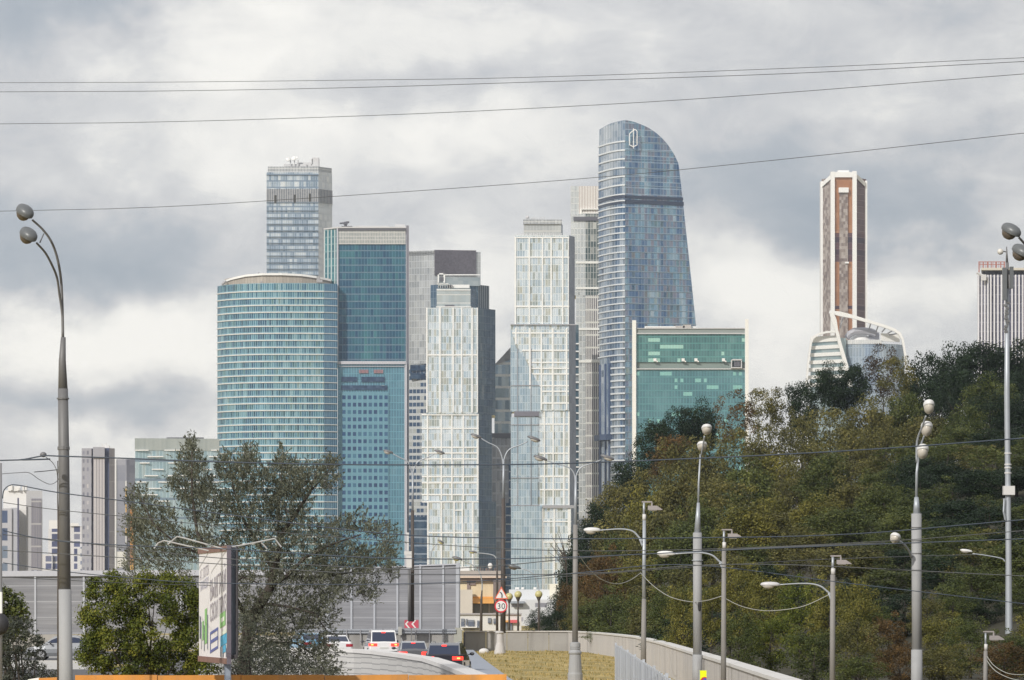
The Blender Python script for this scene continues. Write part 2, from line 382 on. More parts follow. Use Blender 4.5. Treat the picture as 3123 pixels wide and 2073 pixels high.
mb.tube([P(676, 868, D3 + 12), P(690, 856, D3 + 12)], .7, 6); mb.tube([P(789, 838, D3 + 8), P(789, 830, D3 + 8)], .3, 6)
mb.build('roof_machine', [grey_metal], t3)

# ---- dark teal slab tower
D4 = 2012
t4 = tower('dark teal slab tower with a louvred crown, stepping out to a lighter teal block below', 1137, D4)
m4 = facade('deep_teal_curtain_wall', 1.5, 3.5, [(0, (.012, .05, .11)), (.3, (.02, .085, .16)), (.6, (.035, .14, .20)), (.88, (.06, .21, .24)), (1, (.13, .34, .34))], mull=((.05, .12, .18), .3, .6), flr=((.16, .20, .24), .5, .65), metal=.45, wob=.03, big=.55, bscale=.05, bstretch=(1.6, .25, 1))
m4b = facade('light_teal_curtain_wall', 1.28, 3.5, [(0, (.08, .20, .28)), (.5, (.12, .26, .345)), (1, (.18, .33, .41))], mull=((.12, .30, .38), .25, .7), flr=((.10, .27, .35), .4, .6), metal=.5, wob=.015, big=.6)
m4w = facade('teal_wall_with_window_grid', 2.54, 3.53, [(0, (.02, .05, .13)), (.45, (.03, .09, .2)), (.8, (.06, .16, .27)), (1, (.10, .28, .36))], strip=(.18, .82, .25, .78, (.11, .255, .335)), mull=((.17, .38, .46), .2, .5), metal=.45, wob=.02, big=.2)
m4c = facade('louvred_crown', 1.3, 1.75, [(0, (.33, .34, .34)), (1, (.46, .46, .45))], mull=((.22, .27, .27), .3), flr=((.54, .54, .52), .35), metal=.2, wob=0, rough=.5)
m4l = facade('teal_side_wall', 2.4, 3.5, [(0, (.03, .13, .17)), (.6, (.06, .22, .25)), (1, (.12, .3, .32))], mull=((.50, .54, .54), .75), flr=((.3, .4, .4), .35, .6), metal=.4, wob=.02)
blk(t4, 'glass_facade', [(988, 7), (1032, 0), (1238, 0)], 695, 1112, D4, [m4l, m4], [0, 1, 1])
blk(t4, 'crown', [(1033, -.8), (1237, -.8)], 703, 745, D4, [m4c], back=2)
blk(t4, 'parapet', [(1031, -1.2), (1240, -1.2)], 696, 703, D4, [dark_metal], back=4)
blk(t4, 'coping', [(987, 7), (1031, -1.5), (1241, -1.5)], 692, 696, D4, [pale_cladding], back=34)
blk(t4, 'side_fin', [(1239, -2), (1247, -1)], 688, None, D4, [plain('mauve_grey_fin', (.32, .31, .36), .5, scale=.1)], back=30)
blk(t4, 'lower_block', [(1030, -3), (1236, -3)], 1112, None, D4, [m4b], back=36)
blk(t4, 'window_grid', [(1041, -3.6), (1185, -3.6)], 1196, None, D4, [m4w], back=1)
mb = MB(); hst(mb, 1028, 1238, 1106, 9, D4 - 3, 1.6); hst(mb, 1034, 1238, 1117, 2, D4 - 3, 1)
vst(mb, 1029.5, 5, 695, 1104, D4, 1.0); vst(mb, 1239, 5, 1104, 1900, D4 - 3, 1.2); vst(mb, 1235, 2.5, 1112, 1900, D4 - 3, 1.0)
mb.build('pale_trim', [plain('lilac_grey_trim', (.48, .48, .53), .45, scale=.1)], t4)
mb = MB()
for (a, b, y0, y1) in ((1042, 1090, 1150, 1165), (1103, 1174, 1150, 1166), (1041, 1182, 1176, 1190)): mb.box(X(a, D4), X(b, D4), D4 - 3.7, D4 - 2, Z(y1, D4), Z(y0, D4))
mb.build('ribbon_window', [navy], t4)
mb = MB()
for a, b in ((1096, 1124), (1141, 1170)):
    x = a
    while x < b: mb.box(X(x, D4), X(x + 2.6, D4), D4 - 3.7, D4 - 2, Z(1139, D4), Z(1128, D4)); x += 4.2
mb.build('red_louvre', [plain('faded_red_metal', (.38, .20, .22), .5)], t4)
mb = MB(); d = D4 + 8
mb.tube([P(1054, 693, d), P(1054, 676, d)], .8, 6); mb.box(X(1047, d), X(1060, d), d - 1, d + 1, Z(684, d), Z(679, d))
mb.tube([P(1036, 681, d), P(1064, 678, d)], .45, 6); mb.box(X(1056, d), X(1065, d), d - 1, d + 1, Z(679, d), Z(675, d)); mb.box(X(1042, d), X(1075, d), d - 2, d + 2, Z(695, d), Z(690, d))
mb.build('roof_crane', [dark_metal], t4)
mb = MB(); mb.box(X(1085, d), X(1185, d), d, d + 6, Z(694, d), Z(688, d)); mb.box(X(1205, d), X(1236, d), d, d + 5, Z(694, d), Z(684, d)); mb.build('roof_plant', [pale_cladding], t4)

# ---- grey tower with a dark rooftop screen
D5 = 2260
t5 = tower('pale grey tower with a big dark screen along its roof, half behind the stepped tower', 1355, D5)
m5 = facade('pale_grey_curtain_wall', 1.5, 3.6, [(0, (.34, .37, .40)), (.4, (.46, .48, .50)), (.8, (.58, .60, .60)), (1, (.80, .80, .77))], mull=((.36, .38, .4), .28, .7), flr=((.38, .4, .42), .35, .5), metal=.5, wob=.03, big=.45, row=.15)
m5d = facade('pale_wall_dark_openings', 2.1, 3.6, [(0, (.02, .05, .11)), (.7, (.05, .1, .18)), (.72, (.42, .44, .44)), (1, (.5, .52, .5))], strip=(.08, .94, .12, .72, (.45, .47, .48)), metal=.35, wob=.03, big=.0, row=.35)
blk(t5, 'glass_facade', [(1247, 5), (1325, 0), (1466, 4)], 766, 1108, D5, [m5])
blk(t5, 'lower_facade', [(1247, 5), (1298, 3), (1466, 4)], 1108, 1575, D5, [m5d])
blk(t5, 'podium', [(1247, 3), (1309, 3), (1466, 4)], 1575, None, D5, [facade('slate_glazing', 1.4, 4.5, [(0, (.03, .07, .14)), (.6, (.08, .14, .22)), (1, (.3, .34, .38))], flr=((.3, .35, .42), .8, .7), metal=.4, wob=.02, big=.2, row=.4)])
blk(t5, 'roof_screen', [(1325, -1.0), (1452, 2.4)], 762, 839, D5, [facade('dark_mesh_screen', .8, .8, [(0, (.06, .055, .07)), (1, (.13, .12, .145))], metal=.1, wob=0, rough=.6)], back=6)
blk(t5, 'parapet', [(1247, 5), (1325, 0), (1340, 0)], 763, 778, D5, [m1t], back=20)
mb = MB()
for i in range(8): yv = 1112 + i * 25.2; mb.prism(fp([(1251, 2.4), (1297, 2.4)], D5, 2), Z(yv + 17, D5), Z(yv, D5)) if i in (0, 1) else None
mb.build('dark_windows', [navy], t5)

# ---- stepped white gridded tower (centre)
D6 = 1985
t6 = tower('stepped tower gridded with white frames, shade painted into its flank glass, rooftop clutter', 1385, D6)
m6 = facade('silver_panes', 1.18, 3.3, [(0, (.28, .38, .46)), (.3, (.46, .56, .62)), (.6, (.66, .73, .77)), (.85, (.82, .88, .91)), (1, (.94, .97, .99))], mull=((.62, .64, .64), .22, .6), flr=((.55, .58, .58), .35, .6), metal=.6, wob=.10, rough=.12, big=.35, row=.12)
m6d = facade('slate_and_flank_shade', 1.5, 3.3, [(0, (.03, .07, .13)), (.4, (.07, .13, .20)), (.75, (.14, .21, .26)), (1, (.32, .35, .36))], mull=((.20, .23, .26), .2, .7), flr=((.15, .18, .22), .25, .6), metal=.5, wob=.04, big=.6, bscale=.04, bstretch=(2, .3, 1))  # shade of the right flanks put into darker panes; the top box shares them
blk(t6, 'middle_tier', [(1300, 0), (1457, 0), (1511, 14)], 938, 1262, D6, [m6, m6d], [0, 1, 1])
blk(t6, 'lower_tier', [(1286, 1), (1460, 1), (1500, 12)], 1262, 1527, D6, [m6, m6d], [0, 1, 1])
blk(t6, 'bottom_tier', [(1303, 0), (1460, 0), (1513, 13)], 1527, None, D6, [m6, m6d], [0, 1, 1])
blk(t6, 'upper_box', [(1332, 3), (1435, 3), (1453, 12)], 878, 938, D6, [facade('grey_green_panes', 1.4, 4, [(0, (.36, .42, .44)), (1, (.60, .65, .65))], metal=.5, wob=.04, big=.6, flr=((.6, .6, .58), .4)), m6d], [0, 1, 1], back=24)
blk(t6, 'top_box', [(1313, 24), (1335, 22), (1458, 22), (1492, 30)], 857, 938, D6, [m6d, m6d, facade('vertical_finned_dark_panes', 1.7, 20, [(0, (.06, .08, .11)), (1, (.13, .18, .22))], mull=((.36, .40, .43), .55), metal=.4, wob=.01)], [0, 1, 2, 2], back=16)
blk(t6, 'penthouse', [(1336, 19), (1464, 19)], 836, 862, D6, [facade('penthouse_panes', 2.4, 5, [(0, (.24, .29, .32)), (1, (.40, .44, .45))], metal=.4, wob=.02)], back=14)
mb = MB()
hst(mb, 1335, 1357, 835, 4, D6 + 19, 1); vst(mb, 1355, 5, 833, 862, D6 + 19, 1); vst(mb, 1337, 4, 833, 862, D6 + 19, 1); hst(mb, 1355, 1464, 838, 3, D6 + 19, .8)
for x in (1302, 1342, 1382, 1408, 1440): vst(mb, x, 4.6, 938, 1258, D6)
vst(mb, 1456, 3.4, 938, 1258, D6)
hst(mb, 1300, 1457, 1082, 4.6, D6)
hst(mb, 1286, 1460, 1264, 5, D6 + 1, .8)
for x in (1304, 1346, 1378, 1413, 1457): vst(mb, x, 4.8, 1266, 1525, D6 + 1)
for y in (1306, 1364, 1381, 1399, 1453, 1472, 1508): hst(mb, 1286, 1460, y, 4.4, D6 + 1)
for x in (1305, 1346, 1385, 1410, 1442): vst(mb, x, 4.8, 1530, 1900, D6)
hst(mb, 1303, 1460, 1624, 5, D6); hst(mb, 1286, 1460, 1530, 4, D6); hst(mb, 1386, 1408, 1556, 3.5, D6)
hst(mb, 1332, 1435, 884, 3, D6 + 3); hst(mb, 1330, 1437, 936, 3, D6 + 1, 1)
mb.build('white_frame', [white_frame], t6)
mb = MB(); d = D6 + 5; random.seed(4)
mb.box(X(1368, d), X(1432, d), d, d + 4, Z(878, d), Z(868, d))
for x in range(1336, 1434, 7): mb.box(X(x, d), X(x + 1.2, d), d - 3, d - 2.4, Z(879, d), Z(868, d))
hst(mb, 1333, 1368, 866, 2.4, D6 + 2, 1)
mb.build('roof_plant', [white_frame], t6)
mb = MB(); mb.box(X(1366, d), X(1380, d), d - 2, d, Z(877, d), Z(869, d)); mb.box(X(1357, D6 + 1), X(1386, D6 + 1), D6 + .5, D6 + 2.6, Z(938, D6), Z(929, D6)); mb.box(X(1340, d), X(1352, d), d + 13, d + 14.5, Z(850, d), Z(838, d)); mb.build('dark_vent', [dark_metal], t6)

# ---- stepped white gridded tower (right)
D7 = 1950
t7 = tower('tallest stepped tower gridded with white frames, blue-grey reflection painted low on its near corner', 1655, D7)
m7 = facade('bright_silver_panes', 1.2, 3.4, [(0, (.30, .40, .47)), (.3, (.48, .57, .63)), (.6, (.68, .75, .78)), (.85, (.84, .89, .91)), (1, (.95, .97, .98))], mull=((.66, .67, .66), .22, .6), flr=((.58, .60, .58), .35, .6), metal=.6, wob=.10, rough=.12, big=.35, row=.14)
m7b = facade('blue_grey_reflection', 1.2, 3.4, [(0, (.24, .34, .43)), (.5, (.38, .49, .57)), (1, (.58, .66, .71))], mull=((.42, .49, .54), .22, .6), flr=((.40, .46, .5), .3, .6), metal=.55, wob=.02, big=.4)
m7d = facade('shade_painted_flank', 1.6, 3.4, [(0, (.10, .12, .17)), (1, (.22, .25, .31))], mull=((.2, .21, .26), .2, .6), metal=.35, wob=.02)  # panes coloured darker to carry the shade of the right flank
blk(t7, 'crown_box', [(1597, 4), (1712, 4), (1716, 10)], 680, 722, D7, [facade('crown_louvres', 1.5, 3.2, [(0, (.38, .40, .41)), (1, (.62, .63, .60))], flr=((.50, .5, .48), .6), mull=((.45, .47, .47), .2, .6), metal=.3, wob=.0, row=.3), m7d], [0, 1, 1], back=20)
blk(t7, 'crown_box_upper', [(1596, 3), (1714, 3)], 667, 681, D7, [m1t], back=18)
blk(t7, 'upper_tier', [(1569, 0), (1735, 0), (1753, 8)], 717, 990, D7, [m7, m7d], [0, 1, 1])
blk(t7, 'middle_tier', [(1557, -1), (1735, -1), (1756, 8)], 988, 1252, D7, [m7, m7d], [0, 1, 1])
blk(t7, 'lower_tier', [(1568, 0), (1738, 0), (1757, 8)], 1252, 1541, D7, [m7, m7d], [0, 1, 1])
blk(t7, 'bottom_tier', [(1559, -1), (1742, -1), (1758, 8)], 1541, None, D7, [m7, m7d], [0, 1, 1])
mb = MB(); dd = D7 - 1.5  # bluish reflection laid over the facade as its own tinted shape
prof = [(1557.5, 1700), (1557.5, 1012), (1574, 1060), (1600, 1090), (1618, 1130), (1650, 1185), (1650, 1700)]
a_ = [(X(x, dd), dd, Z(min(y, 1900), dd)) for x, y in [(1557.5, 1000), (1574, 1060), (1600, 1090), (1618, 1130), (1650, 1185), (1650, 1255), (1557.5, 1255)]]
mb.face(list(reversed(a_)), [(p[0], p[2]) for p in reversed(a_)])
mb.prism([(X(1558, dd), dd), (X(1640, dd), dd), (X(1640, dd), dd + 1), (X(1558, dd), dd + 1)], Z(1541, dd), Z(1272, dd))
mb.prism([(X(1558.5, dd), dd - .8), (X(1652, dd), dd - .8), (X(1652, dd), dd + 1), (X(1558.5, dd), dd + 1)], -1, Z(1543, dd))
mb.build('painted_reflection', [m7b], t7)
mb = MB()
for x in (1572, 1614, 1654, 1681, 1716): vst(mb, x, 4.4, 722, 988, D7)
vst(mb, 1733, 3, 722, 988, D7)
for y, h_ in ((724, 4), (784, 4), (934, 5)): hst(mb, 1569, 1736, y, h_, D7)
for x, y0 in ((1573, 1000), (1616, 1000), (1651, 1015), (1686, 1000), (1728, 1000)): vst(mb, x, 4.6, y0, 1185 if x < 1640 and x > 1600 else (1050 if x < 1600 else 1250), D7 - 1)
for y, x0 in ((1015, 1559), (1068, 1592), (1105, 1610), (1123, 1615), (1140, 1622), (1176, 1645), (1193, 1650), (1229, 1652)): hst(mb, x0, 1735, y, 4.4, D7 - 1)
for x in (1660, 1687, 1720): vst(mb, x, 4, 1255, 1541, D7)
vst(mb, 1735, 3.6, 1255, 1541, D7)
for y in (1293, 1382, 1453, 1493): hst(mb, 1646, 1737, y, 4.4, D7)
for x in (1655, 1690): vst(mb, x, 4.8, 1550, 1900, D7 - 1)
vst(mb, 1736, 9, 1550, 1900, D7 - 1)
for y in (1590, 1653): hst(mb, 1650, 1742, y, 4, D7 - 1)
mb.build('white_frame', [white_frame], t7)
mb = MB()
for x in (1578, 1619): vst(mb, x, 1.6, 1060, 1850, D7 - 1.6, .5)
for y in (1175, 1295, 1457, 1541, 1590): hst(mb, 1558, 1645, y, 2, D7 - 1.6, .5)
mb.build('brown_grey_trim', [plain('brown_grey_trim', (.30, .29, .31), .5)], t7)
mb = MB(); hst(mb, 1557, 1757, 990, 3, D7 - 1, 1.2); hst(mb, 1655, 1757, 1545, 9, D7 - 1, 1.3)
mb.build('grey_step', [grey_metal], t7)
mb = MB(); hst(mb, 1568, 1644, 1262, 15, D7, 2.2); mb.build('louvre_band', [plain('plum_grey_louvre', (.15, .145, .18), .6)], t7)
mb = MB(); d = D7 + 8; random.seed(8)
for x in range(1604, 1664, 5): mb.box(X(x, d), X(x + random.uniform(1.5, 4), d), d, d + 2, Z(667, d), Z(667 - random.uniform(2, 7), d))
mb.blob((X(1609, d), d, Z(662, d)), .8, .8, .8, None, 8, 6)
for i, x in enumerate(range(1578, 1715, 6)): mb.box(X(x, D7 + 2), X(x + random.uniform(2, 5), D7 + 2), D7 + 1, D7 + 3, Z(718, D7), Z(714 - random.uniform(0, 5), D7))
mb.build('roof_plant', [pale_cladding], t7)

# ---- wedge-roofed building between the two stepped towers
D8 = 2330
t8 = tower('banded blue and white building with a slanting roof between the two stepped towers', 1535, D8)
m8 = facade('blue_banded_wall', 2.0, 6.6, [(0, (.14, .22, .30)), (.5, (.34, .44, .50)), (1, (.60, .66, .66))], flr=((.66, .68, .68), 1.4), metal=.5, wob=.04, big=.2, row=.2)
mb = MB(); mb.prism(fp([(1508, 0), (1560, 0)], D8, 30), -1, [Z(1112, D8), Z(1056, D8), Z(1056, D8), Z(1112, D8)]); mb.build('banded_wall', [m8], t8)
mb = MB(); mb.face([(X(1508, D8), D8 - .8, Z(1114, D8)), (X(1560, D8), D8 - .8, Z(1094, D8)), (X(1560, D8), D8 - .8, Z(1056, D8)), (X(1508, D8), D8 - .8, Z(1112, D8))]); mb.build('roof_truss', [facade('roof_lattice', 2, 2, [(0, (.14, .14, .15)), (1, (.32, .32, .32))], metal=.1, wob=0, rough=.6)], t8)
mb = MB(); hst(mb, 1500, 1572, 1328, 14, D8, 2); mb.build('louvre_band', [dark_metal], t8)
blk(t8, 'grey_wall', [(1500, -1), (1562, -1)], 1336, None, D8, [facade('lilac_grey_wall', 2.2, 6.6, [(0, (.26, .29, .33)), (.5, (.40, .41, .44)), (1, (.58, .57, .57))], flr=((.46, .48, .52), 1.2, .7), mull=((.3, .32, .36), .5, .5), metal=.4, wob=.03)], back=28)
mn = facade('navy_ribbon_windows', 2.5, 4.9, [(0, (.02, .06, .15)), (.7, (.05, .14, .25)), (1, (.1, .26, .34))], flr=((.52, .55, .57), .75), metal=.4, wob=.02, row=.2)
for (a, b, y0, y1) in ((1558, 1572, 1320, 1420), (1552, 1572, 1418, 1536), (1543, 1560, 1534, 1650), (1539, 1560, 1648, 1800)):
    blk(t8, 'ribbon_windows', [(a, -2), (b, -2)], y0, y1, D8, [mn], back=3)

# ---- thin tower behind, with brown slatted crown
D9 = 2250
t9 = tower('slender pale tower with a brown slatted crown, beside the curved tower', 1784, D9)
m9 = facade('cream_glazed_wall', 1.7, 3.4, [(0, (.40, .42, .43)), (.4, (.58, .61, .61)), (.75, (.77, .79, .77)), (1, (.93, .94, .90))], mull=((.50, .51, .51), .35, .7), flr=((.5, .5, .48), .45, .5), metal=.5, wob=.05, big=.35, row=.12)
m9d = facade('green_black_glazed_wall', 1.5, 3.4, [(0, (.03, .05, .06)), (.4, (.08, .12, .12)), (.62, (.22, .24, .23)), (.8, (.60, .60, .55)), (1, (.85, .85, .78))], mull=((.42, .42, .40), .38, .8), flr=((.4, .41, .4), .4, .5), metal=.4, wob=.05, big=.25, row=.25)
m9s = facade('slatted_dark_wall', 1.15, 6.8, [(0, (.08, .08, .10)), (.5, (.16, .15, .17)), (1, (.5, .5, .48))], mull=((.62, .61, .58), .5), flr=((.62, .62, .58), .9, .9), metal=.3, wob=.03, row=.3)
blk(t9, 'pale_wall', [(1741, 0), (1786, 0), (1832, 0)], 652, 900, D9, [m9, m9d], [0, 1, 1])
blk(t9, 'lower_wall', [(1756, 0), (1786, 0), (1832, 0)], 900, None, D9, [m9, m9s], [0, 1, 1])
blk(t9, 'crown', [(1740, 2), (1765, 2), (1832, 2)], 566, 652, D9, [m9, facade('brown_slatted_crown', .85, 30, [(0, (.32, .25, .22)), (1, (.50, .42, .37))], mull=((.80, .79, .76), .46), metal=.1, wob=0)], [0, 1, 1], back=20)
blk(t9, 'soffit_band', [(1749, -1), (1832, -1)], 661, 673, D9, [dark_metal], back=3)
mb = MB(); hst(mb, 1772, 1832, 638, 3, D9 + 2, 1.4); hst(mb, 1772, 1832, 650, 3, D9 + 2, 1.4); vst(mb, 1773, 3, 638, 652, D9 + 2, 1.2)
for y in (800, 878, 1003, 1102): hst(mb, 1756, 1832, y, 7, D9, .5)
mb.build('cream_trim', [plain('cream_trim', (.76, .76, .73), .5, scale=.1)], t9)
t9b = tower('strip of dark balconies edged in white beside the slender pale tower', 1752, 2210, name='apartment_tower')
blk(t9b, 'balcony_wall', [(1741, 0), (1765, 0)], 990, None, 2210, [facade('balcony_glass', 2.2, 4.5, [(0, (.02, .05, .08)), (.6, (.06, .12, .16)), (1, (.4, .42, .42))], metal=.4, wob=.03, flr=((.6, .6, .58), .0001))], back=20)
mb = MB(); y = 1048
while y < 1760: hst(mb, 1741, 1765, y, 4, 2210, 1.3); y += 23.5
mb.build('white_balcony_edge', [white_frame], t9b)

# ---- the curved, tapering tower with a sliced crown
D10 = 2100
t10 = tower('tallest curved tapering glass tower with a sliced crown and a white emblem', 1960, D10)
RP = [(366, 1912), (367.5, 1922), (370, 1936), (375, 1951), (382, 1970), (391, 1988), (403, 2005), (417, 2021), (431, 2034), (446, 2045), (468, 2059), (491, 2069), (520, 2073), (601, 2082), (748, 2098), (977, 2122), (1200, 2143), (1900, 2190)]
LP = [(366, 1900), (367.2, 1884), (369, 1862), (372, 1845), (377, 1828), (500, 1825), (900, 1826), (1100, 1829), (1400, 1832), (1900, 1833)]
def itp(tab, y):
    for (a, b), (c, e) in zip(tab, tab[1:]):
        if y <= c: return b + (e - b) * max(0, (y - a)) / (c - a)
    return tab[-1][1]
ys = [366, 367.5, 369, 371, 374, 377, 382, 388, 396, 405, 416, 430, 446, 468, 491, 520] + list(range(550, 1901, 50))
NL, NR = 10, 8
def ldy(t): return 27 * (1 - t) ** 1.7
def plan10(y, side):
    xl, xr = itp(LP, y), itp(RP, y)
    if side == 'L':
        return [((1826 + (1907 - 1826) * i / NL), i / NL) for i in range(NL + 1) if True], xl
    return xr
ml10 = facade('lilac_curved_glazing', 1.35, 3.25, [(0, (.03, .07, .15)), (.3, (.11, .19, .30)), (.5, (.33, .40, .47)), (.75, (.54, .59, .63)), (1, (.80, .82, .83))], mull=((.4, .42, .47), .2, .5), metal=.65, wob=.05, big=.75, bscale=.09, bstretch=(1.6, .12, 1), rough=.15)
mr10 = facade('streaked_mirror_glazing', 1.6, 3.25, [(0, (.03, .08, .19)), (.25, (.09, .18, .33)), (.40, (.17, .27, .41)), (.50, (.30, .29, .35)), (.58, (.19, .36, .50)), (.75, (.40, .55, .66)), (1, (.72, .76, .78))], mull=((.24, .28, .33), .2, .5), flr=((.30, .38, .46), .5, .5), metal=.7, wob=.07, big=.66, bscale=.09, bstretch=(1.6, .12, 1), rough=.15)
mb = MB()
rows = []
for y in ys:
    xl, xr = itp(LP, y), itp(RP, y); r_ = []
    for i in range(NL + 1):
        px = max(1826 + 81 * i / NL - 1, xl); px = min(px, 1907); t = (px - 1825) / 82; dd = D10 + ldy(min(1, max(0, t)))
        r_.append(((X(px, dd), dd, Z(y, D10)), (px - 1907) / 6.05))
    for i in range(1, NR + 1):
        t = i / NR; px = 1907 + (xr - 1907) * t; dd = D10 + 13 * t * (xr - 1907) / 180
        r_.append(((X(px, dd), dd, Z(y, D10)), (px - 1907) / 6.05))
    db = D10 + 26
    r_.append(((X((xl + xr) / 2 + 20, D10 + 40), D10 + 40, Z(y, D10)), 40)); rows.append(r_)
n = len(rows[0])
for a, b in zip(rows, rows[1:]):
    for i in range(n):
        j = (i + 1) % n
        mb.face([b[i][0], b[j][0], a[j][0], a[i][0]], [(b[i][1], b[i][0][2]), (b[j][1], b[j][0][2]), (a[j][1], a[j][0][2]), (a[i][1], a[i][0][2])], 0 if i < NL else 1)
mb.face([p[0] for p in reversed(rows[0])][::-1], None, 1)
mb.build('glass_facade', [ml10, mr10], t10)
def arcL(y, x0=1826, x1=1907, n_=10, off=0):
    return [(X(x0 + (x1 - x0) * i / n_, D10 + ldy((x0 + (x1 - x0) * i / n_ - 1825) / 82)), D10 + ldy((x0 + (x1 - x0) * i / n_ - 1825) / 82)) for i in range(n_ + 1)]
def arcR(y, n_=5):
    xr = itp(RP, y); return [(X(1907 + (xr - 1907) * i / n_, D10 + 13 * i / n_ * (xr - 1907) / 180), D10 + 13 * i / n_ * (xr - 1907) / 180) for i in range(n_ + 1)]
mb = MB(); y = 431
while y < 590: ledge(mb, arcL(y), Z(y, D10) - .3, .75, .6); y += 26.6
y = 592
while y < 1085: ledge(mb, arcL(y), Z(y, D10) - .25, .62, .6); y += 19.6
while y < 1700:
    ledge(mb, arcL(y, 1866, 1907), Z(y, D10) - .3, .8, .8); y += 19.6 if y < 1270 else 21
mb.build('floor_bands', [plain('blue_white_floor_band', (.66, .69, .72), .4, var=.05, scale=.05)], t10)
mb = MB(); y = 431
while y < 1700:
    if not 585 < y < 625: ledge(mb, arcR(y), Z(y, D10) - .1, .28, .22)
    y += 26.6 if y < 590 else 19.6
mb.build('slab_lines', [plain('slate_blue_line', (.27, .36, .44), .4)], t10)
mb = MB()
for y0, y1 in ((595, 604), (608, 620)):
    h_ = (y1 - y0) / F * D10; ledge(mb, arcR(y1), Z(y1, D10), h_, .5)
    ledge(mb, arcL(y1), Z(y1, D10), h_, .35)
mb.build('dark_band', [plain('dark_navy_band', (.035, .05, .09), .4)], t10)
ledge_mb = MB()
for a, b in ((1830, 1839), (1846, 1850), (1857, 1866)):
    ledge_mb.box(X(a, D10), X(b, D10), D10 + ldy((a - 1825) / 82) - 1, D10 + ldy((a - 1825) / 82) + 4, 0, Z(1104, D10))
ledge_mb.build('dark_blue_bay', [facade('deep_blue_bay', 1.2, 9, [(0, (.04, .07, .16)), (1, (.09, .14, .27))], metal=.4, wob=.01, big=.6)], t10)
mb = MB(); mb.box(X(1829, D10), X(1867, D10), D10 + 8, D10 + 20, Z(1340, D10), Z(1322, D10)); ledge(mb, arcL(0, 1829, 1867, 4), Z(1339, D10), 2.9, 3.0); mb.build('service_band', [plain('service_band_navy', (.05, .08, .15), .5)], t10)
# the emblem, a white outlined lozenge with a bar through it
mb = MB(); d = D10 - 1.2
for path, closed in (([(1926, 402), (1937, 394), (1943, 400), (1943, 442), (1932, 447), (1920, 442), (1920, 408), (1926, 402)], 1), ([(1932, 391), (1932, 452)], 0)):
    for a, b in zip(path, path[1:]): mb.tube([P(a[0], a[1], d + .5), P(b[0], b[1], d + .5)], .26, 6)
mb.build('emblem', [plain('white_sign', (.8, .8, .8), .4)], t10)

# ---- green glass office block with white end fins
D11 = 1850
t11 = tower('wide green glass office block with white end fins, rising behind the trees', 2105, D11)
m11 = facade('green_curtain_wall', 1.3, 3.0, [(0, (.05, .14, .145)), (.4, (.085, .20, .20)), (.75, (.13, .27, .26)), (1, (.20, .35, .33))], mull=((.08, .26, .25), .2, .5), flr=((.07, .24, .23), .5, .7), metal=.5, wob=.02, big=.5, blinds=(.30, (.40, .66, .56), 4.0), rough=.16)
m11b = facade('dark_green_curtain_wall', 1.3, 3.0, [(0, (.06, .16, .185)), (.5, (.10, .225, .25)), (1, (.16, .32, .34))], mull=((.08, .25, .27), .2, .5), flr=((.07, .22, .24), .5, .7), metal=.5, wob=.015, big=.7, blinds=(.22, (.28, .56, .50), 4.0), rough=.14)
blk(t11, 'upper_glass', [(1941, 0), (2272, 0)], 1018, 1104, D11, [m11], back=35)
blk(t11, 'lower_glass', [(1941, -.6), (2272, -.6)], 1126, None, D11, [m11b], back=35)
blk(t11, 'recessed_band', [(1941, .8), (2272, .8)], 1104, 1126, D11, [plain('grey_green_band', (.20, .25, .23), .5, scale=.1)], back=30)
blk(t11, 'parapet', [(1941, -.4), (2272, -.4)], 1002, 1016, D11, [plain('parapet_grey', (.24, .27, .26), .6, scale=.1)], back=2)
mb = MB(); hst(mb, 1941, 2272, 1017, 3, D11, 1.2); hst(mb, 1941, 2272, 1125, 3, D11 - .6, .9); hst(mb, 1941, 2272, 1001.5, 2, D11, 1.0)
for a in (2230, 2260): vst(mb, a, 3, 1098, 1124, D11, 3)
hst(mb, 2229, 2262, 1122, 3, D11, 3.2); hst(mb, 2232, 2262, 1098, 4, D11, 3)
mb.build('pale_trim', [pale_cladding], t11)
for a, b, y in ((1928, 1940, 977), (2272.5, 2283, 974)): blk(t11, 'end_fin', [(a, -2), (b, -2)], y, None, D11, [plain('ivory_fin', (.78, .77, .73), .5, scale=.1)], back=34)
blk(t11, 'roof_box', [(1966, 8), (2124, 8)], 991, 1003, D11, [white_frame], back=10)
mb = MB()
for a, b, y in ((1972, 2060, 995), (2085, 2110, 987), (2062, 2090, 990)): mb.box(X(a, D11), X(b, D11), D11 + 6.5, D11 + 9, Z(1000, D11), Z(y, D11))
for x in range(2130, 2268, 12): mb.box(X(x, D11), X(x + 5, D11), D11 + 3, D11 + 5, Z(1002, D11), Z(998, D11))
mb.build('roof_plant', [plain('beige_plant', (.5, .46, .43), .6)], t11)
for x in (1997, 2083, 2122, 2206):
    mb = MB(); mb.box(X(x - 4.5, D11), X(x + 4.5, D11), D11 - 1.6, D11 - .4, Z(1102, D11), Z(1093, D11)); mb.tube([P(x + 4, 1100, D11 - 1.2), P(x + 9, 1103, D11 - 1.2)], .35, 6); mb.build('white_bracket', [white_frame], t11)
mb = MB(); mb.box(X(2238, D11), X(2256, D11), D11 - 2.4, D11 - .5, Z(1118, D11), Z(1103, D11)); mb.build('cleaning_cradle', [dark_metal], t11)

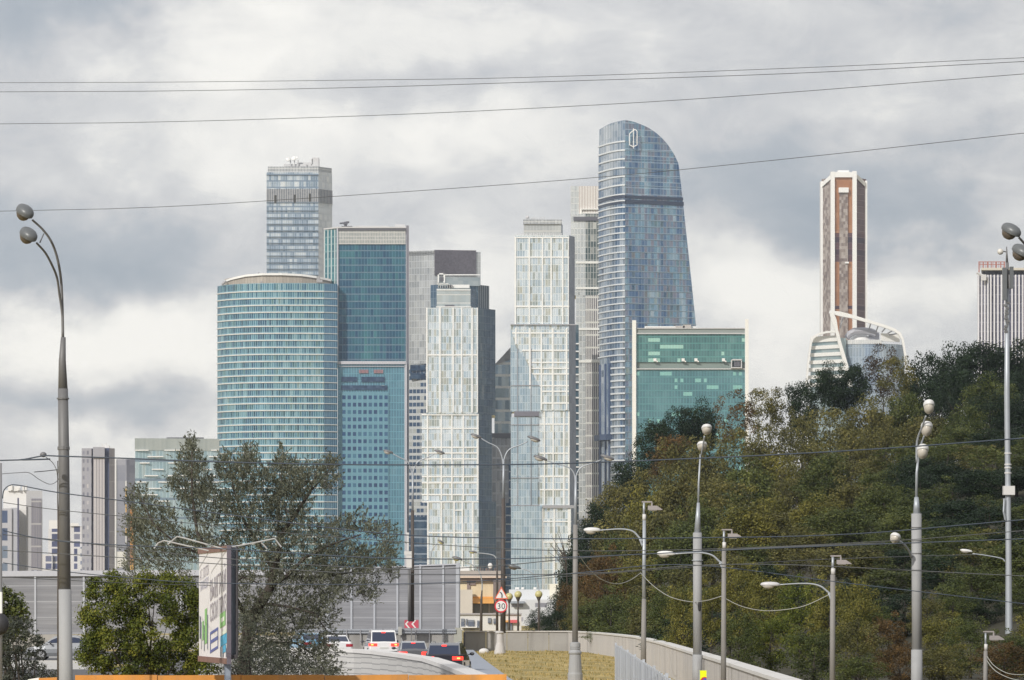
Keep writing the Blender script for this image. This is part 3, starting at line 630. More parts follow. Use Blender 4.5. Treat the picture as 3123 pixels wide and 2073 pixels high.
# ---- copper tower with white ribs
D12 = 2300
t12 = tower('copper-brown tower with white ribs and a white crown, standing alone', 2573, D12)
mc = facade('copper_panels', 1.5, 3.4, [(0, (.30, .13, .06)), (.5, (.42, .20, .10)), (1, (.52, .29, .16))], flr=((.32, .15, .08), .5, .6), mull=((.36, .18, .1), .25, .5), metal=.45, wob=.02, big=.3, row=.3, rough=.35)
mcd = facade('plum_glazing', 1.5, 3.4, [(0, (.04, .03, .05)), (.5, (.10, .055, .07)), (1, (.2, .10, .09))], flr=((.14, .08, .07), .4, .6), metal=.4, wob=.02, row=.5)
mct = facade('speckled_bays', 1.1, 1.7, [(0, (.16, .12, .11)), (.5, (.30, .25, .22)), (1, (.46, .41, .38))], metal=.15, wob=.01, big=.1)
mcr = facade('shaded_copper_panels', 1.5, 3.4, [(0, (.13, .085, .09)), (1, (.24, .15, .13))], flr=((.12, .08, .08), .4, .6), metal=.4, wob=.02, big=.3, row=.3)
P12 = [(2506, 9), (2538, 0), (2608, 0), (2642, 9)]
for y0, y1, mm in ((541, 710, [mct, mc, mcr]), (710, 798, [mct, mcd, mcd]), (798, 932, [mct, mc, mcr]), (932, 942, [mct, mcd, mcd]), (942, None, [mct, mc, mcr])):
    blk(t12, 'copper_wall', P12, y0, y1, D12, mm, [0, 1, 2, 2], back=24)
blk(t12, 'centre_bay', [(2560, -1.4), (2586, -1.4)], 586, None, D12, [mct], back=3)
mb = MB(); mb.box(X(2557, D12), X(2587, D12), D12 - 3, D12 + 2, Z(588, D12), Z(573, D12)); mb.box(X(2576, D12), X(2588, D12), D12 - 2.4, D12 - 1, Z(804, D12), Z(799, D12)); mb.build('white_canopy', [white_frame], t12)
mb = MB()
for a, b, dy, yt in ((2503, 2513, 8, 548), (2534, 2546, -2, 524), (2600, 2613, -2, 522), (2633, 2645, 8, 546)):
    mb.prism([(X(a, D12 + dy), D12 + dy), (X(b, D12 + dy), D12 + dy), (X(b, D12 + dy), D12 + dy + 7), (X(a, D12 + dy), D12 + dy + 7)], -1, Z(yt, D12))
mb.build('white_rib', [white_frame], t12)
mb = MB(); mb.prism([(X(2540, D12), D12 - 1.8), (X(2606, D12), D12 - 1.8), (X(2606, D12), D12 + 18), (X(2540, D12), D12 + 18)], Z(541, D12), Z(525, D12))
for (a, ya, da), (b, yb, db) in (((2507, 552, 7), (2541, 526, -1.6)), ((2606, 524, -1.6), (2640, 552, 7))):
    for dz_ in (0,): mb.prism([(X(a, D12 + da), D12 + da), (X(b, D12 + db), D12 + db), (X(b, D12 + db + 2), D12 + db + 2), (X(a, D12 + da + 2), D12 + da + 2)], [Z(ya + 14, D12), Z(yb + 14, D12)] * 1 + [Z(yb + 14, D12), Z(ya + 14, D12)], [Z(ya, D12), Z(yb, D12), Z(yb, D12), Z(ya, D12)])
mb.box(X(2556, D12), X(2590, D12), D12 + 2, D12 + 12, Z(526, D12), Z(518, D12))
mb.build('crown', [white_frame], t12)

# ---- white framed building below it
D13 = 2200
t13 = tower('low white building wrapped in a sweeping white frame, below the copper tower', 2610, D13, name='office_building', cat='building')
mb = MB(); mb.prism([(X(2472, D13), D13), (X(2580, D13), D13), (X(2576, D13 + 22), D13 + 22), (X(2478, D13 + 22), D13 + 22)], -1, Z(1030, D13))
mb.build('banded_wall', [facade('sea_green_bands', 6, 30, [(0, (.14, .22, .25)), (.5, (.30, .39, .41)), (1, (.52, .58, .57))], metal=.5, wob=.05, big=.7, bscale=.06)], t13)
mb = MB()
for i, y in enumerate([1034, 1059, 1081, 1103.5, 1126, 1149, 1172]):
    hh = 11 if i else 18; a = 2471 - i * 2
    mb.prism([(X(a, D13), D13 - 1), (X(2556 + i * 5, D13), D13 - 1), (X(2556 + i * 5, D13), D13 + 1), (X(a, D13), D13 + 1)], [Z(y + hh / 2 + 2, D13), Z(y + hh / 2 - 3, D13)] * 1 + [Z(y + hh / 2 - 3, D13), Z(y + hh / 2 + 2, D13)], [Z(y - hh / 2 + 2, D13), Z(y - hh / 2 - 3, D13), Z(y - hh / 2 - 3, D13), Z(y - hh / 2 + 2, D13)])
mb.build('white_slab', [white_frame], t13)
arc = [(2566, 0), (2600, -3), (2650, -4), (2700, -3), (2735, 1), (2757, 8)]
blk(t13, 'curved_glass', arc, 1049, None, D13 + 4, [facade('grey_blue_glass', 1.6, 5, [(0, (.16, .22, .34)), (.4, (.30, .38, .48)), (.75, (.44, .50, .55)), (1, (.6, .64, .65))], mull=((.3, .36, .44), .3, .5), flr=((.26, .34, .42), .4, .6), metal=.55, wob=.03, big=.75, bscale=.05, bstretch=(1, .4, 1))], back=20)
blk(t13, 'white_parapet', [(a, b - .4) for a, b in arc[:3]] + [(2690, -4)], 1037, 1050, D13 + 4, [facade('white_slatted_parapet', 1.2, 9, [(0, (.6, .62, .64)), (1, (.78, .78, .77))], mull=((.5, .52, .54), .4), metal=.1, wob=0)], back=16)
mb = MB(); mb.blob((X(2630, D13), D13 + 12, Z(1040, D13)), 6.3, 6, 4.6, None, 20, 8, lo=0.0); mb.build('roof_dome', [white_frame], t13, smooth=True)
mb = MB(); mb.tube([P(x, y, D13 + 6) for x, y in ((2582, 1030), (2592, 1018), (2605, 1011), (2630, 1009), (2655, 1011), (2672, 1018))], [1.4, 1.8, 2, 2, 2, 1.8], 8); mb.box(X(2654, D13), X(2686, D13), D13 + 8, D13 + 10, Z(1036, D13), Z(1009, D13)); mb.build('roof_ring', [plain('lilac_grey_ring', (.36, .36, .40), .5)], t13)
blk(t13, 'white_screen', [(2686, 3), (2744, 6)], 1015, 1040, D13, [white_frame], back=2)
def ribbon(path, w_, d, t=2.0):
    mb = MB(); q = [Vector((X(x, d), 0, Z(y, d))) for x, y in path]; L, Rr = [], []
    for i, p in enumerate(q):
        tt = (q[min(i + 1, len(q) - 1)] - q[max(i - 1, 0)]).normalized(); nn = Vector((-tt.z, 0, tt.x)); ww = (w_[i] if isinstance(w_, list) else w_) / F * d / 2
        L.append(p + nn * ww); Rr.append(p - nn * ww)
    for i in range(len(q) - 1):
        a, b, c, e = L[i], L[i + 1], Rr[i + 1], Rr[i]
        for y0 in (d - t, d):
            pts = [(v.x, y0, v.z) for v in (a, e, c, b)]; mb.face(pts if y0 < d else pts[::-1])
        mb.face([(a.x, d - t, a.z), (b.x, d - t, b.z), (b.x, d, b.z), (a.x, d, a.z)]); mb.face([(e.x, d, e.z), (c.x, d, c.z), (c.x, d - t, c.z), (e.x, d - t, e.z)])
    return mb
ribbon([(2529, 951), (2560, 957), (2600, 966), (2650, 981), (2700, 996), (2728, 1007), (2743, 1018), (2752, 1036), (2758, 1070), (2763, 1110), (2766, 1180)], [8, 14, 11, 9, 9, 9, 9, 7, 6, 6, 6], D13 - 2).build('sweeping_frame', [white_frame], t13)
ribbon([(2535, 952), (2543, 978), (2550, 1005), (2560, 1045), (2570, 1080), (2580, 1115), (2594, 1180)], [12, 16, 10, 10, 11, 12, 12], D13 - 4.2).build('sweeping_frame', [white_frame], t13)
ribbon([(2546, 1011), (2520, 1013), (2496, 1019), (2480, 1028), (2473, 1045), (2466, 1090), (2458, 1180)], 6, D13 - 2.5).build('sweeping_frame', [white_frame], t13)
mb = MB()
for (a, b, c, e) in ((2655, 988, 2650, 1005), (2678, 994, 2672, 1010), (2700, 1000, 2690, 1012), (2722, 1008, 2708, 1016), (2742, 1016, 2712, 1021), (2562, 1000, 2572, 965)): mb.tube([P(a, b, D13 - 1), P(c, e, D13 + 3)], .35, 6)
mb.build('strut', [grey_metal], t13)

# ---- finned tower at the right
D14 = 1500
t14 = tower('tower of closely spaced white vertical fins with red railings on its roof', 3080, D14)
blk(t14, 'dark_glazing', [(2984, 3), (3000, 1), (3040, 0), (3150, 0)], 838, None, D14, [facade('violet_grey_glazing', 1.3, 3.3, [(0, (.07, .07, .11)), (1, (.17, .17, .24))], flr=((.3, .3, .34), .3, .7), metal=.4, wob=.02)], back=20)
mb = MB(); x = 2984.5
while x < 3150:
    dy = max(0, (3012 - x)) * .11; mb.box(X(x, D14), X(x + 4.2, D14), D14 + dy - .9, D14 + dy + .4, -1, Z(838, D14)); x += 8.6 if x < 3012 else 10.8
mb.build('white_fin', [plain('lilac_white_fin', (.66, .66, .70), .5)], t14)
blk(t14, 'roof_slab', [(2992, -1), (3057, -1), (3160, -1)], 817, 824, D14, [plain('cream_slab', (.55, .52, .46), .6)], back=18)
blk(t14, 'setback', [(2998, 4), (3160, 4)], 824, 838, D14, [dark_metal], back=14)
mb = MB()
for y in (798, 806): mb.tube([P(2986, y, D14 + 1), P(3064, y, D14 + 1)], .14, 5)
for x in range(2986, 3066, 13): mb.tube([P(x, 797, D14 + 1), P(x, 836 if x < 2999 else 817, D14 + 1)], .22, 5)
for x in range(2990, 3066, 5): mb.tube([P(x, 797, D14 + 3), P(x, 817, D14 + 3)], .07, 4)
mb.build('red_railing', [plain('rust_red_paint', (.40, .16, .13), .6)], t14)
mb = MB(); mb.tube([P(2979, 831, D14 - 1), P(2992, 838, D14 - 1), P(3006, 842, D14 - 1)], .5, 6); mb.box(X(2990, D14), X(3006, D14), D14 - 2.2, D14 - 1.1, Z(856, D14), Z(838, D14)); mb.build('cleaning_cradle', [pale_cladding], t14)

# ================================================================== lower blocks at the left
G = 'apartment and office blocks beyond the noise barrier'
def block(label, px, d, name='apartment_block', cat='apartment block'): return thing(name, (X(px, d), d, 0), label, cat, G)
lil = plain('lilac_grey_render', (.42, .43, .48), .7, var=.06, scale=.05)
wht = plain('white_render', (.74, .73, .72), .7, var=.05, scale=.05)
def winwall(name, wall, pw=3.0, ph=3.0, a=.2, b=.75, c=.3, e=.8, dark=(.05, .07, .13), lite=(.25, .3, .36)):
    return facade(name, pw, ph, [(0, dark), (.7, tuple(x * 1.7 for x in dark)), (1, lite)], strip=(a, b, c, e, wall), metal=.3, wob=.02, big=.1, rough=.3)
b1 = block('white stepped apartment block with a grey windowed front block', 65, 1700)
blk(b1, 'white_wall', [(10, 10), (95, 10)], 1493, None, 1700, [wht], back=14); blk(b1, 'roof_box', [(24, 9), (62, 9)], 1480, 1495, 1700, [wht], back=8)
blk(b1, 'grey_wall', [(80, 6), (129, 6)], 1495, None, 1700, [plain('beige_grey_render', (.44, .44, .46), .7, scale=.05)], back=14)
blk(b1, 'window_screen', [(95, 5), (127, 5)], 1519, None, 1700, [facade('mauve_grid', 1.0, 9.2, [(0, (.14, .14, .17)), (1, (.24, .23, .27))], flr=((.4, .39, .4), .6), mull=((.26, .25, .28), .3), metal=.1, wob=0, rough=.6)], back=2)
blk(b1, 'front_block', [(-20, 0), (36, 0)], 1550, None, 1700, [winwall('lilac_windowed_wall', (.42, .42, .46), 7.2, 7.2, .1, .8, .2, .9, (.05, .07, .13))], back=8)
blk(b1, 'front_block', [(34, 1), (58, 1)], 1548, None, 1700, [lil], back=8); blk(b1, 'dark_joint', [(53, .5), (58, .5)], 1518, None, 1700, [plain('ink_joint', (.06, .06, .12), .6)], back=4)
mb = MB(); random.seed(5)
for x, y in ((30, 1478), (52, 1486), (66, 1482), (74, 1480)): mb.box(X(x, 1706), X(x + 6, 1706), 1708, 1710, Z(1494, 1706), Z(y, 1706))
mb.build('chimney', [wht], b1)
b2 = block('white block with dark window columns and a water tank, right behind the tall lamp', 200, 1800)
mw2 = winwall('white_wall_dark_columns', (.62, .61, .62), 5.2, 3.2, .3, .8, .1, .85, (.07, .08, .15), (.3, .3, .36))
blk(b2, 'wall', [(147, 0), (178, 0)], 1612, None, 1800, [mw2], back=12); blk(b2, 'roof_box', [(150, 0), (180, 0)], 1586, 1612, 1800, [wht], back=10); blk(b2, 'wall', [(178, 1), (250, 1)], 1604, None, 1800, [mw2], back=12)
blk(b2, 'roof_box', [(214, 0), (240, 0)], 1595, 1604, 1800, [wht], back=8); blk(b2, 'lower_wing', [(128, -2), (160, -2)], 1690, None, 1800, [mw2], back=8); blk(b2, 'lower_wing', [(236, -3), (322, -3)], 1668, None, 1800, [winwall('white_wall_small_windows', (.62, .62, .63), 4.4, 3.4, .3, .7, .3, .75, (.12, .14, .22))], back=8)
blk(b2, 'lower_wing', [(288, -4), (322, -4)], 1696, None, 1800, [wht], back=3)
b3 = block('tall grey-brown apartment tower with dark vertical recesses and a white antenna cluster', 300, 1600, name='apartment_tower')
tau = (.33, .33, .37)
blk(b3, 'windowed_wall', [(249, 2), (279, 2)], 1366, None, 1600, [winwall('taupe_windowed_wall', tau, 1.6, 3.2, .25, .7, .3, .75, (.16, .16, .2), (.62, .6, .6))], back=16)
blk(b3, 'recess', [(278, 4), (286, 4)], 1366, None, 1600, [plain('ink_blue_recess', (.05, .05, .1), .5)], back=12)
blk(b3, 'ribbed_wall', [(284, 0), (319, 0)], 1364, None, 1600, [facade('taupe_ribbed_wall', 1.1, 60, [(0, (.33, .31, .33)), (1, (.52, .50, .51))], mull=((.27, .25, .28), .35), metal=.1, wob=0, rough=.6, big=0)], back=16)
blk(b3, 'top_band', [(283.5, -.6), (319, -.6)], 1363, 1397, 1600, [plain('taupe_band', tau, .7, scale=.05)], back=3)
blk(b3, 'recess', [(319, 2), (334, 2)], 1366, None, 1600, [plain('navy_recess', (.06, .075, .15), .5)], back=14)
blk(b3, 'side_wall', [(333, 1), (350, 3)], 1366, None, 1600, [facade('mauve_side_wall', 1.6, 6.4, [(0, (.21, .20, .23)), (1, (.31, .30, .32))], flr=((.36, .35, .37), .3), metal=.1, wob=0, rough=.6)], back=14)
mb = MB(); d = 1606
for x, y in ((312, 1352), (318, 1356), (323, 1350), (330, 1356)): mb.tube([P(x, 1368, d), P(x, y, d)], .22, 5)
mb.box(X(314, d), X(334, d), d - .5, d + 2, Z(1366, d), Z(1360, d)); mb.build('antenna', [wht], b3)
b4 = block('slim grey tower with scattered white and yellow panels and an orange edge', 380, 1750, name='apartment_tower')
m4p = facade('grey_wall_coloured_panels', 4.2, 3.3, [(0, (.23, .24, .29)), (.55, (.31, .31, .35)), (.72, (.36, .36, .4)), (.73, (.72, .70, .66)), (.90, (.72, .70, .66)), (.91, (.62, .38, .10)), (1, (.62, .38, .10))], metal=.15, wob=.01, big=0, rough=.5)
blk(b4, 'panelled_wall', [(352, 0), (386, 0), (413, 2)], 1400, None, 1750, [m4p, facade('grey_side_wall', 3, 3.3, [(0, (.18, .18, .22)), (1, (.3, .3, .35))], metal=.2, wob=.01)], [0, 1, 1], back=16)
blk(b4, 'white_edge', [(348, -.5), (355, -.5)], 1400, None, 1750, [wht], back=3)
blk(b4, 'orange_edge', [(397, -.6), (407, -.6)], 1540, None, 1750, [facade('orange_panels', 1.4, 2.6, [(0, (.16, .10, .08)), (.4, (.50, .22, .06)), (1, (.80, .50, .14))], metal=.1, wob=.01, big=0, rough=.5)], back=3)
b5 = block('wide grey-green glass office block with staggered window bands, behind the airy willow', 538, 1700, name='office_building', cat='office building')
blk(b5, 'glass_facade', [(412, 0), (560, 3), (668, 6)], 1372, None, 1700, [facade('staggered_band_glass', 1.4, 7.8, [(0, (.24, .38, .44)), (.5, (.38, .50, .54)), (1, (.56, .64, .65))], metal=.5, wob=.03, big=.4, flr=((.16, .22, .28), 1.0), mull=((.34, .44, .47), .25, .5))], back=20)
blk(b5, 'parapet', [(411, -.3), (560, 2.7), (669, 5.7)], 1336, 1373, 1700, [facade('grey_green_parapet', .9, 12, [(0, (.33, .37, .36)), (1, (.44, .47, .45))], metal=.2, wob=0)], back=20)
blk(b5, 'roof_box', [(508, 8), (622, 8)], 1331, 1341, 1700, [dark_metal], back=8)
mb = MB(); random.seed(12)
for r_ in range(9):
    y = 1371 + r_ * 19.4; x = 412 + (r_ * 37) % 60
    while x < 662:
        L = random.uniform(24, 60); dd = 1700 + (x - 412) / 256 * 6 - .7
        mb.box(X(x, dd), X(min(x + L, 667), dd), dd - .1, dd + .9, Z(y + 3.2, dd), Z(y, dd)); x += L + random.uniform(26, 60)
mb.build('white_band', [wht], b5)
b6 = block('slate-grey slab block just left of the lamp shaft', 2, 1500)
blk(b6, 'wall', [(-40, 0), (5, 0)], 1520, None, 1500, [winwall('slate_windowed_wall', (.3, .3, .34), 3, 3.2)], back=12)

# ================================================================== low buildings under the towers
G2 = 'low buildings behind the concrete wall'
D20 = 620
c1_ = thing('corner_building', (X(1466, D20), D20, 0), 'cream building with a brown cornice, an orange awning and rooftop clutter', 'building', G2)
crm = plain('cream_render', (.70, .60, .42), .8, var=.06, scale=.3, grime=(.5, .42, .3))
blk(c1_, 'upper_wall', [(1380, 2), (1512, 2), (1530, 4)], 1768, 1862, D20, [crm, plain('brown_grey_render', (.30, .26, .25), .8, scale=.4)], [0, 1, 1], back=14)
blk(c1_, 'cornice', [(1380, .8), (1545, .8)], 1757, 1762, D20, [plain('pink_cream_cornice', (.62, .50, .42), .7)], back=14)
blk(c1_, 'cornice_underside', [(1380, 1.2), (1540, 1.2)], 1762, 1770, D20, [plain('brown_cornice', (.16, .12, .11), .8)], back=14)
blk(c1_, 'roof_parapet', [(1380, 2), (1530, 2)], 1740, 1757, D20, [plain('taupe_parapet', (.36, .33, .31), .8, scale=.4)], back=1)
mb = MB(); random.seed(3)
for x in range(1408, 1522, 9):
    h_ = random.uniform(4, 14); mb.box(X(x, D20), X(x + random.uniform(2, 7), D20), D20 + 4, D20 + 6, Z(1742, D20), Z(1742 - h_, D20))
mb.tube([P(1500, 1742, D20 + 3), P(1500, 1716, D20 + 3)], .05, 5); mb.build('roof_plant', [plain('rusty_brown_plant', (.18, .14, .13), .8)], c1_)
mb = MB(); mb.blob(P(1495, 1725, D20 + 2), .36, .2, .42, None, 12, 6); mb.box(X(1403, D20), X(1430, D20), D20 + 3, D20 + 4, Z(1742, D20), Z(1727, D20)); mb.build('white_dish', [wht], c1_)
mb = MB()
for a, b, y0, y1 in ((1424, 1434, 1768, 1797), (1431, 1450, 1768, 1784)): mb.box(X(a, D20), X(b, D20), D20 + 1.8, D20 + 3, Z(y1, D20), Z(y0, D20))
mb.build('brown_bay', [plain('brown_grey_bay', (.24, .19, .18), .8)], c1_)
blk(c1_, 'projecting_wing', [(1403, -3), (1441, -3)], 1798, 1876, D20, [plain('pale_beige_render', (.56, .52, .47), .8, scale=.4)], back=4)
mb = MB(); a, b = X(1441, D20), X(1506, D20)
mb.face([(a, D20 - 1.6, Z(1838, D20)), (b, D20 - 1.6, Z(1838, D20)), (b, D20 + 2, Z(1821, D20)), (a, D20 + 2, Z(1821, D20))]); mb.face([(a, D20 - 1.6, Z(1840, D20)), (b, D20 - 1.6, Z(1840, D20)), (b, D20 - 1.6, Z(1838, D20)), (a, D20 - 1.6, Z(1838, D20))])
mb.box(a, b, D20 + 1.5, D20 + 2.1, Z(1824, D20), Z(1819, D20)); mb.build('orange_awning', [plain('orange_canvas', (.72, .36, .10), .8, var=.2, scale=.6)], c1_)
blk(c1_, 'shopfront', [(1441, 1), (1506, 1)], 1839, 1876, D20, [facade('shopfront_glass', 1.2, 1.9, [(0, (.12, .12, .11)), (.5, (.30, .29, .26)), (1, (.55, .53, .48))], mull=((.4, .35, .3), .15), metal=.2, wob=.02, big=.2)], back=2)
blk(c1_, 'brown_pier', [(1504, .4), (1532, .4)], 1768, 1935, D20, [plain('dark_taupe_pier', (.20, .17, .17), .8)], back=4)
c2_ = thing('shop_row', (X(1470, 560), 560, 0), 'white ground-floor shops with small dark windows and coloured fascia strips', 'building', G2)
blk(c2_, 'wall', [(1395, 0), (1590, 0)], 1873, None, 560, [plain('white_shop_wall', (.66, .65, .63), .8, scale=.5, var=.08)], back=10)
blk(c2_, 'roof_edge', [(1393, -.3), (1592, -.3)], 1870, 1874, 560, [plain('grey_roof_edge', (.38, .36, .37), .8)], back=10)
mb = MB(); random.seed(9)
for a, b, y0, y1 in ((1406, 1416, 1886, 1912), (1428, 1446, 1890, 1910), (1421, 1425, 1887, 1905), (1488, 1498, 1884, 1900), (1505, 1512, 1886, 1902), (1455, 1462, 1892, 1915), (1538, 1546, 1898, 1920), (1552, 1562, 1900, 1922)): mb.box(X(a, 560), X(b, 560), 559.7, 560.2, Z(y1, 560), Z(y0, 560))
mb.build('window', [facade('shop_window_glass', .6, .6, [(0, (.08, .1, .15)), (1, (.32, .34, .38))], metal=.3, wob=.03)], c2_)
mb = MB(); mb.box(X(1530, 560), X(1557, 560), 559.5, 560.2, Z(1897, 560), Z(1891, 560)); mb.build('orange_fascia', [plain('orange_paint', (.75, .38, .12), .6)], c2_)
mb = MB(); mb.box(X(1556, 560), X(1578, 560), 559.4, 560.2, Z(1899, 560), Z(1890, 560)); mb.build('red_fascia', [plain('red_paint', (.65, .12, .14), .6)], c2_)
mb = MB(); mb.box(X(1407, 560), X(1455, 560), 558.6, 560.2, Z(1914, 560), Z(1911, 560)); mb.build('white_ledge', [wht], c2_)
c3_ = thing('pale_building', (X(1660, 700), 700, 0), 'long pale two-storey building with white roof units, beside the globe lamps', 'building', G2)
blk(c3_, 'upper_storey', [(1552, 6), (1700, 6), (1715, 10)], 1797, None, 700, [plain('blue_white_render', (.58, .60, .63), .8, scale=.2)], back=14)
blk(c3_, 'lower_storey', [(1545, 0), (1700, 0), (1760, 0)], 1828, None, 700, [winwall('white_wall_grey_band', (.62, .63, .65), 4, 2.4, .2, .7, .3, .6, (.28, .28, .32), (.4, .4, .44))], back=8)
blk(c3_, 'grey_canopy', [(1556, -1.5), (1600, -1.5)], 1833, 1840, 700, [plain('slate_canopy', (.30, .33, .38), .7)], back=3)
blk(c3_, 'cream_wing', [(1676, 2), (1745, 2)], 1780, None, 700, [plain('ivory_render', (.80, .77, .66), .8, scale=.2)], back=12)
for a, b in ((1571, 1584), (1590, 1599), (1628, 1637), (1745, 1752)):
    mb = MB(); mb.box(X(a, 700), X(b, 700), 708, 710, Z(1797, 700), Z(1790, 700)); mb.box(X(a + 1, 700), X(b - 1, 700), 707.8, 708.2, Z(1796, 700), Z(1791, 700)); mb.build('roof_unit', [wht], c3_)
# ================================================================== ground, roads, slope
def gx(px, d): return X(px, d)
def wallx(y):      # the foot of the concrete wall, nearest to farthest
    tab = [(40, 5.0), (101, 6.6), (135, 7.0), (166, 7.2), (205, 7.35), (244, 7.45), (290, 6.0), (321, 4.6)]
    if y <= 40: return 5.0
    for (a, b), (c, e) in zip(tab, tab[1:]):
        if y <= c: return b + (e - b) * (y - a) / (c - a)
    return 4.6
def hill(x, y):
    """height of the wooded slope east of the wall"""
    edge = wallx(y) + 1.2 if y < 321 else 4.6 - (y - 321) * .012 + 1.2
    t = x - edge
    if t <= 0: return 0.0
    n_ = math.sin(x * .21 + y * .037) * .5 + math.sin(x * .08 - y * .021) * .8
    far = min(1, max(0, (y - 150) / 200))
    return max(0.0, (t * (.10 + .30 * far)) * min(1, t / 5) + n_ * min(1, t / 12)) * (1 if t < 70 else 1) if t < 70 else 28.0 * far + 7 * (1 - far)
mb = MB(); mb.face([(-7000, -2000, 0), (7000, -2000, 0), (7000, 12000, 0), (-7000, 12000, 0)])
earth, k = newmat('dry_grass_ground')
tc = k.n('ShaderNodeTexCoord'); a_ = k.noise(tc.outputs['Object'], .22, 5, .6); b_ = k.noise(k.v('MULTIPLY', tc.outputs['Object'], (1, .25, 1)), 3.5, 4, .65); c_ = k.noise(k.v('MULTIPLY', tc.outputs['Object'], (1, .5, 1)), .55, 4, .6)
g1 = k.ramp(k.m('ADD', k.m('MULTIPLY', c_[0], .6), k.m('MULTIPLY', b_[0], .4)), [(.32, (.12, .12, .036)), (.42, (.24, .19, .065)), (.52, (.40, .30, .105)), (.68, (.50, .40, .18))])
principled(k, k.mix(k.m('MULTIPLY', k.m('SUBTRACT', a_[0], .5, clamp=True), 3, clamp=True), g1, (.10, .12, .035)), .95)
mb.build('ground', [earth], kind='structure')
# wooded slope as a sheet that rises east of the wall
mb = MB(); ysl = list(range(60, 760, 14)); xsl = [-2, 0, 1.5, 3, 5, 7, 9, 11, 14, 18, 23, 30, 38, 48, 60, 75, 95, 130]
def hz(x, y): return hill(x, y) - .08
for i in range(len(ysl) - 1):
    for j in range(len(xsl) - 1):
        y0, y1 = ysl[i], ysl[i + 1]; o0, o1 = wallx(y0) + .6 if y0 < 321 else 4.6 - (y0 - 321) * .012, wallx(y1) + .6 if y1 < 321 else 4.6 - (y1 - 321) * .012
        a, b, c, e = (o0 + xsl[j] + 1, y0), (o0 + xsl[j + 1] + 1, y0), (o1 + xsl[j + 1] + 1, y1), (o1 + xsl[j] + 1, y1)
        mb.face([(p[0], p[1], hz(*p)) for p in (a, b, c, e)])
mb.build('wooded_hillside', [plain('leaf_litter', (.035, .032, .016), .95, var=.4, scale=.4)], smooth=True, kind='structure')
asphalt = plain('asphalt', (.10, .10, .108), .85, var=.25, scale=.35, stretch=(1, .2, 1))
def sheet(name, pts, z, mat, **kw):
    mb = MB(); mb.face([(x, y, z) for x, y in pts]); return mb.build(name, [mat], **kw)
# main carriageway with the queue of cars, its edge line, and the far side road on the left
sheet('road', [(gx(1370, 60) - 14, 30), (gx(1720, 122) - 1.2, 60), (gx(1640, 136), 136), (gx(1555, 160), 160), (gx(1490, 190), 190), (gx(1440, 230), 230), (gx(1413, 290), 290), (gx(1405, 299), 299), (-70, 299), (-70, 235), (-11, 150), (-8, 60)], .004, asphalt, kind='structure')
def strip_path(pts, w_, z0, z1, mb=None):
    mb = mb or MB()
    for a, b in zip(pts, pts[1:]): mb.obox(a, b, w_, z0, z1)
    return mb
strip_path([(gx(1530, 120), 120), (gx(1470, 155), 155), (gx(1425, 185), 185), (gx(1408, 210), 210), (gx(1395, 250), 250)], .14, .006, .010).build('edge_line', [plain('road_paint', (.70, .70, .68), .7)], kind='structure')
curb = [(gx(1700, 112), 112), (gx(1640, 128), 128), (gx(1560, 150), 150), (gx(1497, 178), 178), (gx(1455, 215), 215), (gx(1425, 255), 255), (gx(1408, 296), 296)]
mb = MB()
for (a, b) in zip(curb, curb[1:]): mb.obox((a[0] + .25, a[1]), (b[0] + .25, b[1]), 1.15, 0.0, .14)
mb.build('kerb', [plain('blue_grey_concrete_kerb', (.30, .33, .39), .8, var=.12, scale=.8)], kind='structure')
sheet('side_road', [(-95, 232), (-22, 232), (-22, 262), (-95, 262)], .005, asphalt, kind='structure')
for yy in (262.3, 231.6, 213):
    mb = MB(); mb.box(-60, gx(330, yy), yy - .25, yy + .25, 0, .30 if yy < 220 else .22); mb.build('kerb', [plain('pale_kerb', (.50, .50, .50), .8)], kind='structure')
sheet('grass_verge', [(-60, 214), (gx(330, 214), 214), (gx(330, 214), 231), (-60, 231)], .012, earth, kind='structure')

# ================================================================== concrete walls and the noise barrier
conc = plain('weathered_concrete', (.32, .31, .30), .85, var=.25, scale=.7, grime=(.20, .19, .18), bump=.1)
conc2 = plain('pale_concrete', (.52, .50, .49), .85, var=.1, scale=.6, grime=(.24, .22, .21), bump=.2)
conc3 = plain('light_coping_concrete', (.62, .61, .60), .8, var=.08, scale=.6)
cw = thing('concrete_wall', (gx(1580, 301), 301, 0), 'low weathered grey concrete wall behind the Y-shaped lamp with the speed sign', 'wall')
mb = MB()
ja = 1418
while ja < 1738:
    jb = min(ja + 64, 1739); mb.box(gx(ja, 301) + .02, gx(jb, 301) - .02, 301 - .02 * ((ja // 64) % 2), 301.4, 0, Z(1927, 301)); ja = jb
mb.build('wall_panels', [conc], cw)
mb = MB(); mb.box(gx(1416, 301), gx(1739, 301), 300.9, 301.5, Z(1927, 301), Z(1923.5, 301)); mb.build('coping', [conc2], cw)
cw2 = thing('concrete_wall', (7.0, 200, 0), 'long pale curving concrete wall with a light coping at the foot of the wooded slope', 'wall')
wp = [(X(1740, 301) + .0, 301), (X(1800, 296), 289), (X(1862, 270), 268), (7.35, 244), (7.3, 205), (7.15, 166), (7.0, 135), (6.6, 101), (6.0, 75), (5.4, 50)]
wp = [(gx(1740, 301), 301), (gx(1795, 292), 292), (gx(1870, 270), 270), (gx(1945, 246), 246), (gx(2020, 207), 207), (gx(2112, 166), 166), (gx(2220, 135), 135), (gx(2400, 101), 101), (gx(2700, 70), 70)]
mb = MB()
for a, b in zip(wp, wp[1:]):
    L = math.hypot(b[0] - a[0], b[1] - a[1]); n_ = max(1, int(L / 6))
    for i in range(n_):
        p = Vector(a) + (Vector(b) - Vector(a)) * (i / n_); q = Vector(a) + (Vector(b) - Vector(a)) * ((i + 1) / n_); e = (q - p).normalized() * .02
        mb.obox(p + e, q - e, .34, 0, 1.36)
mb.build('wall_panels', [conc2], cw2)
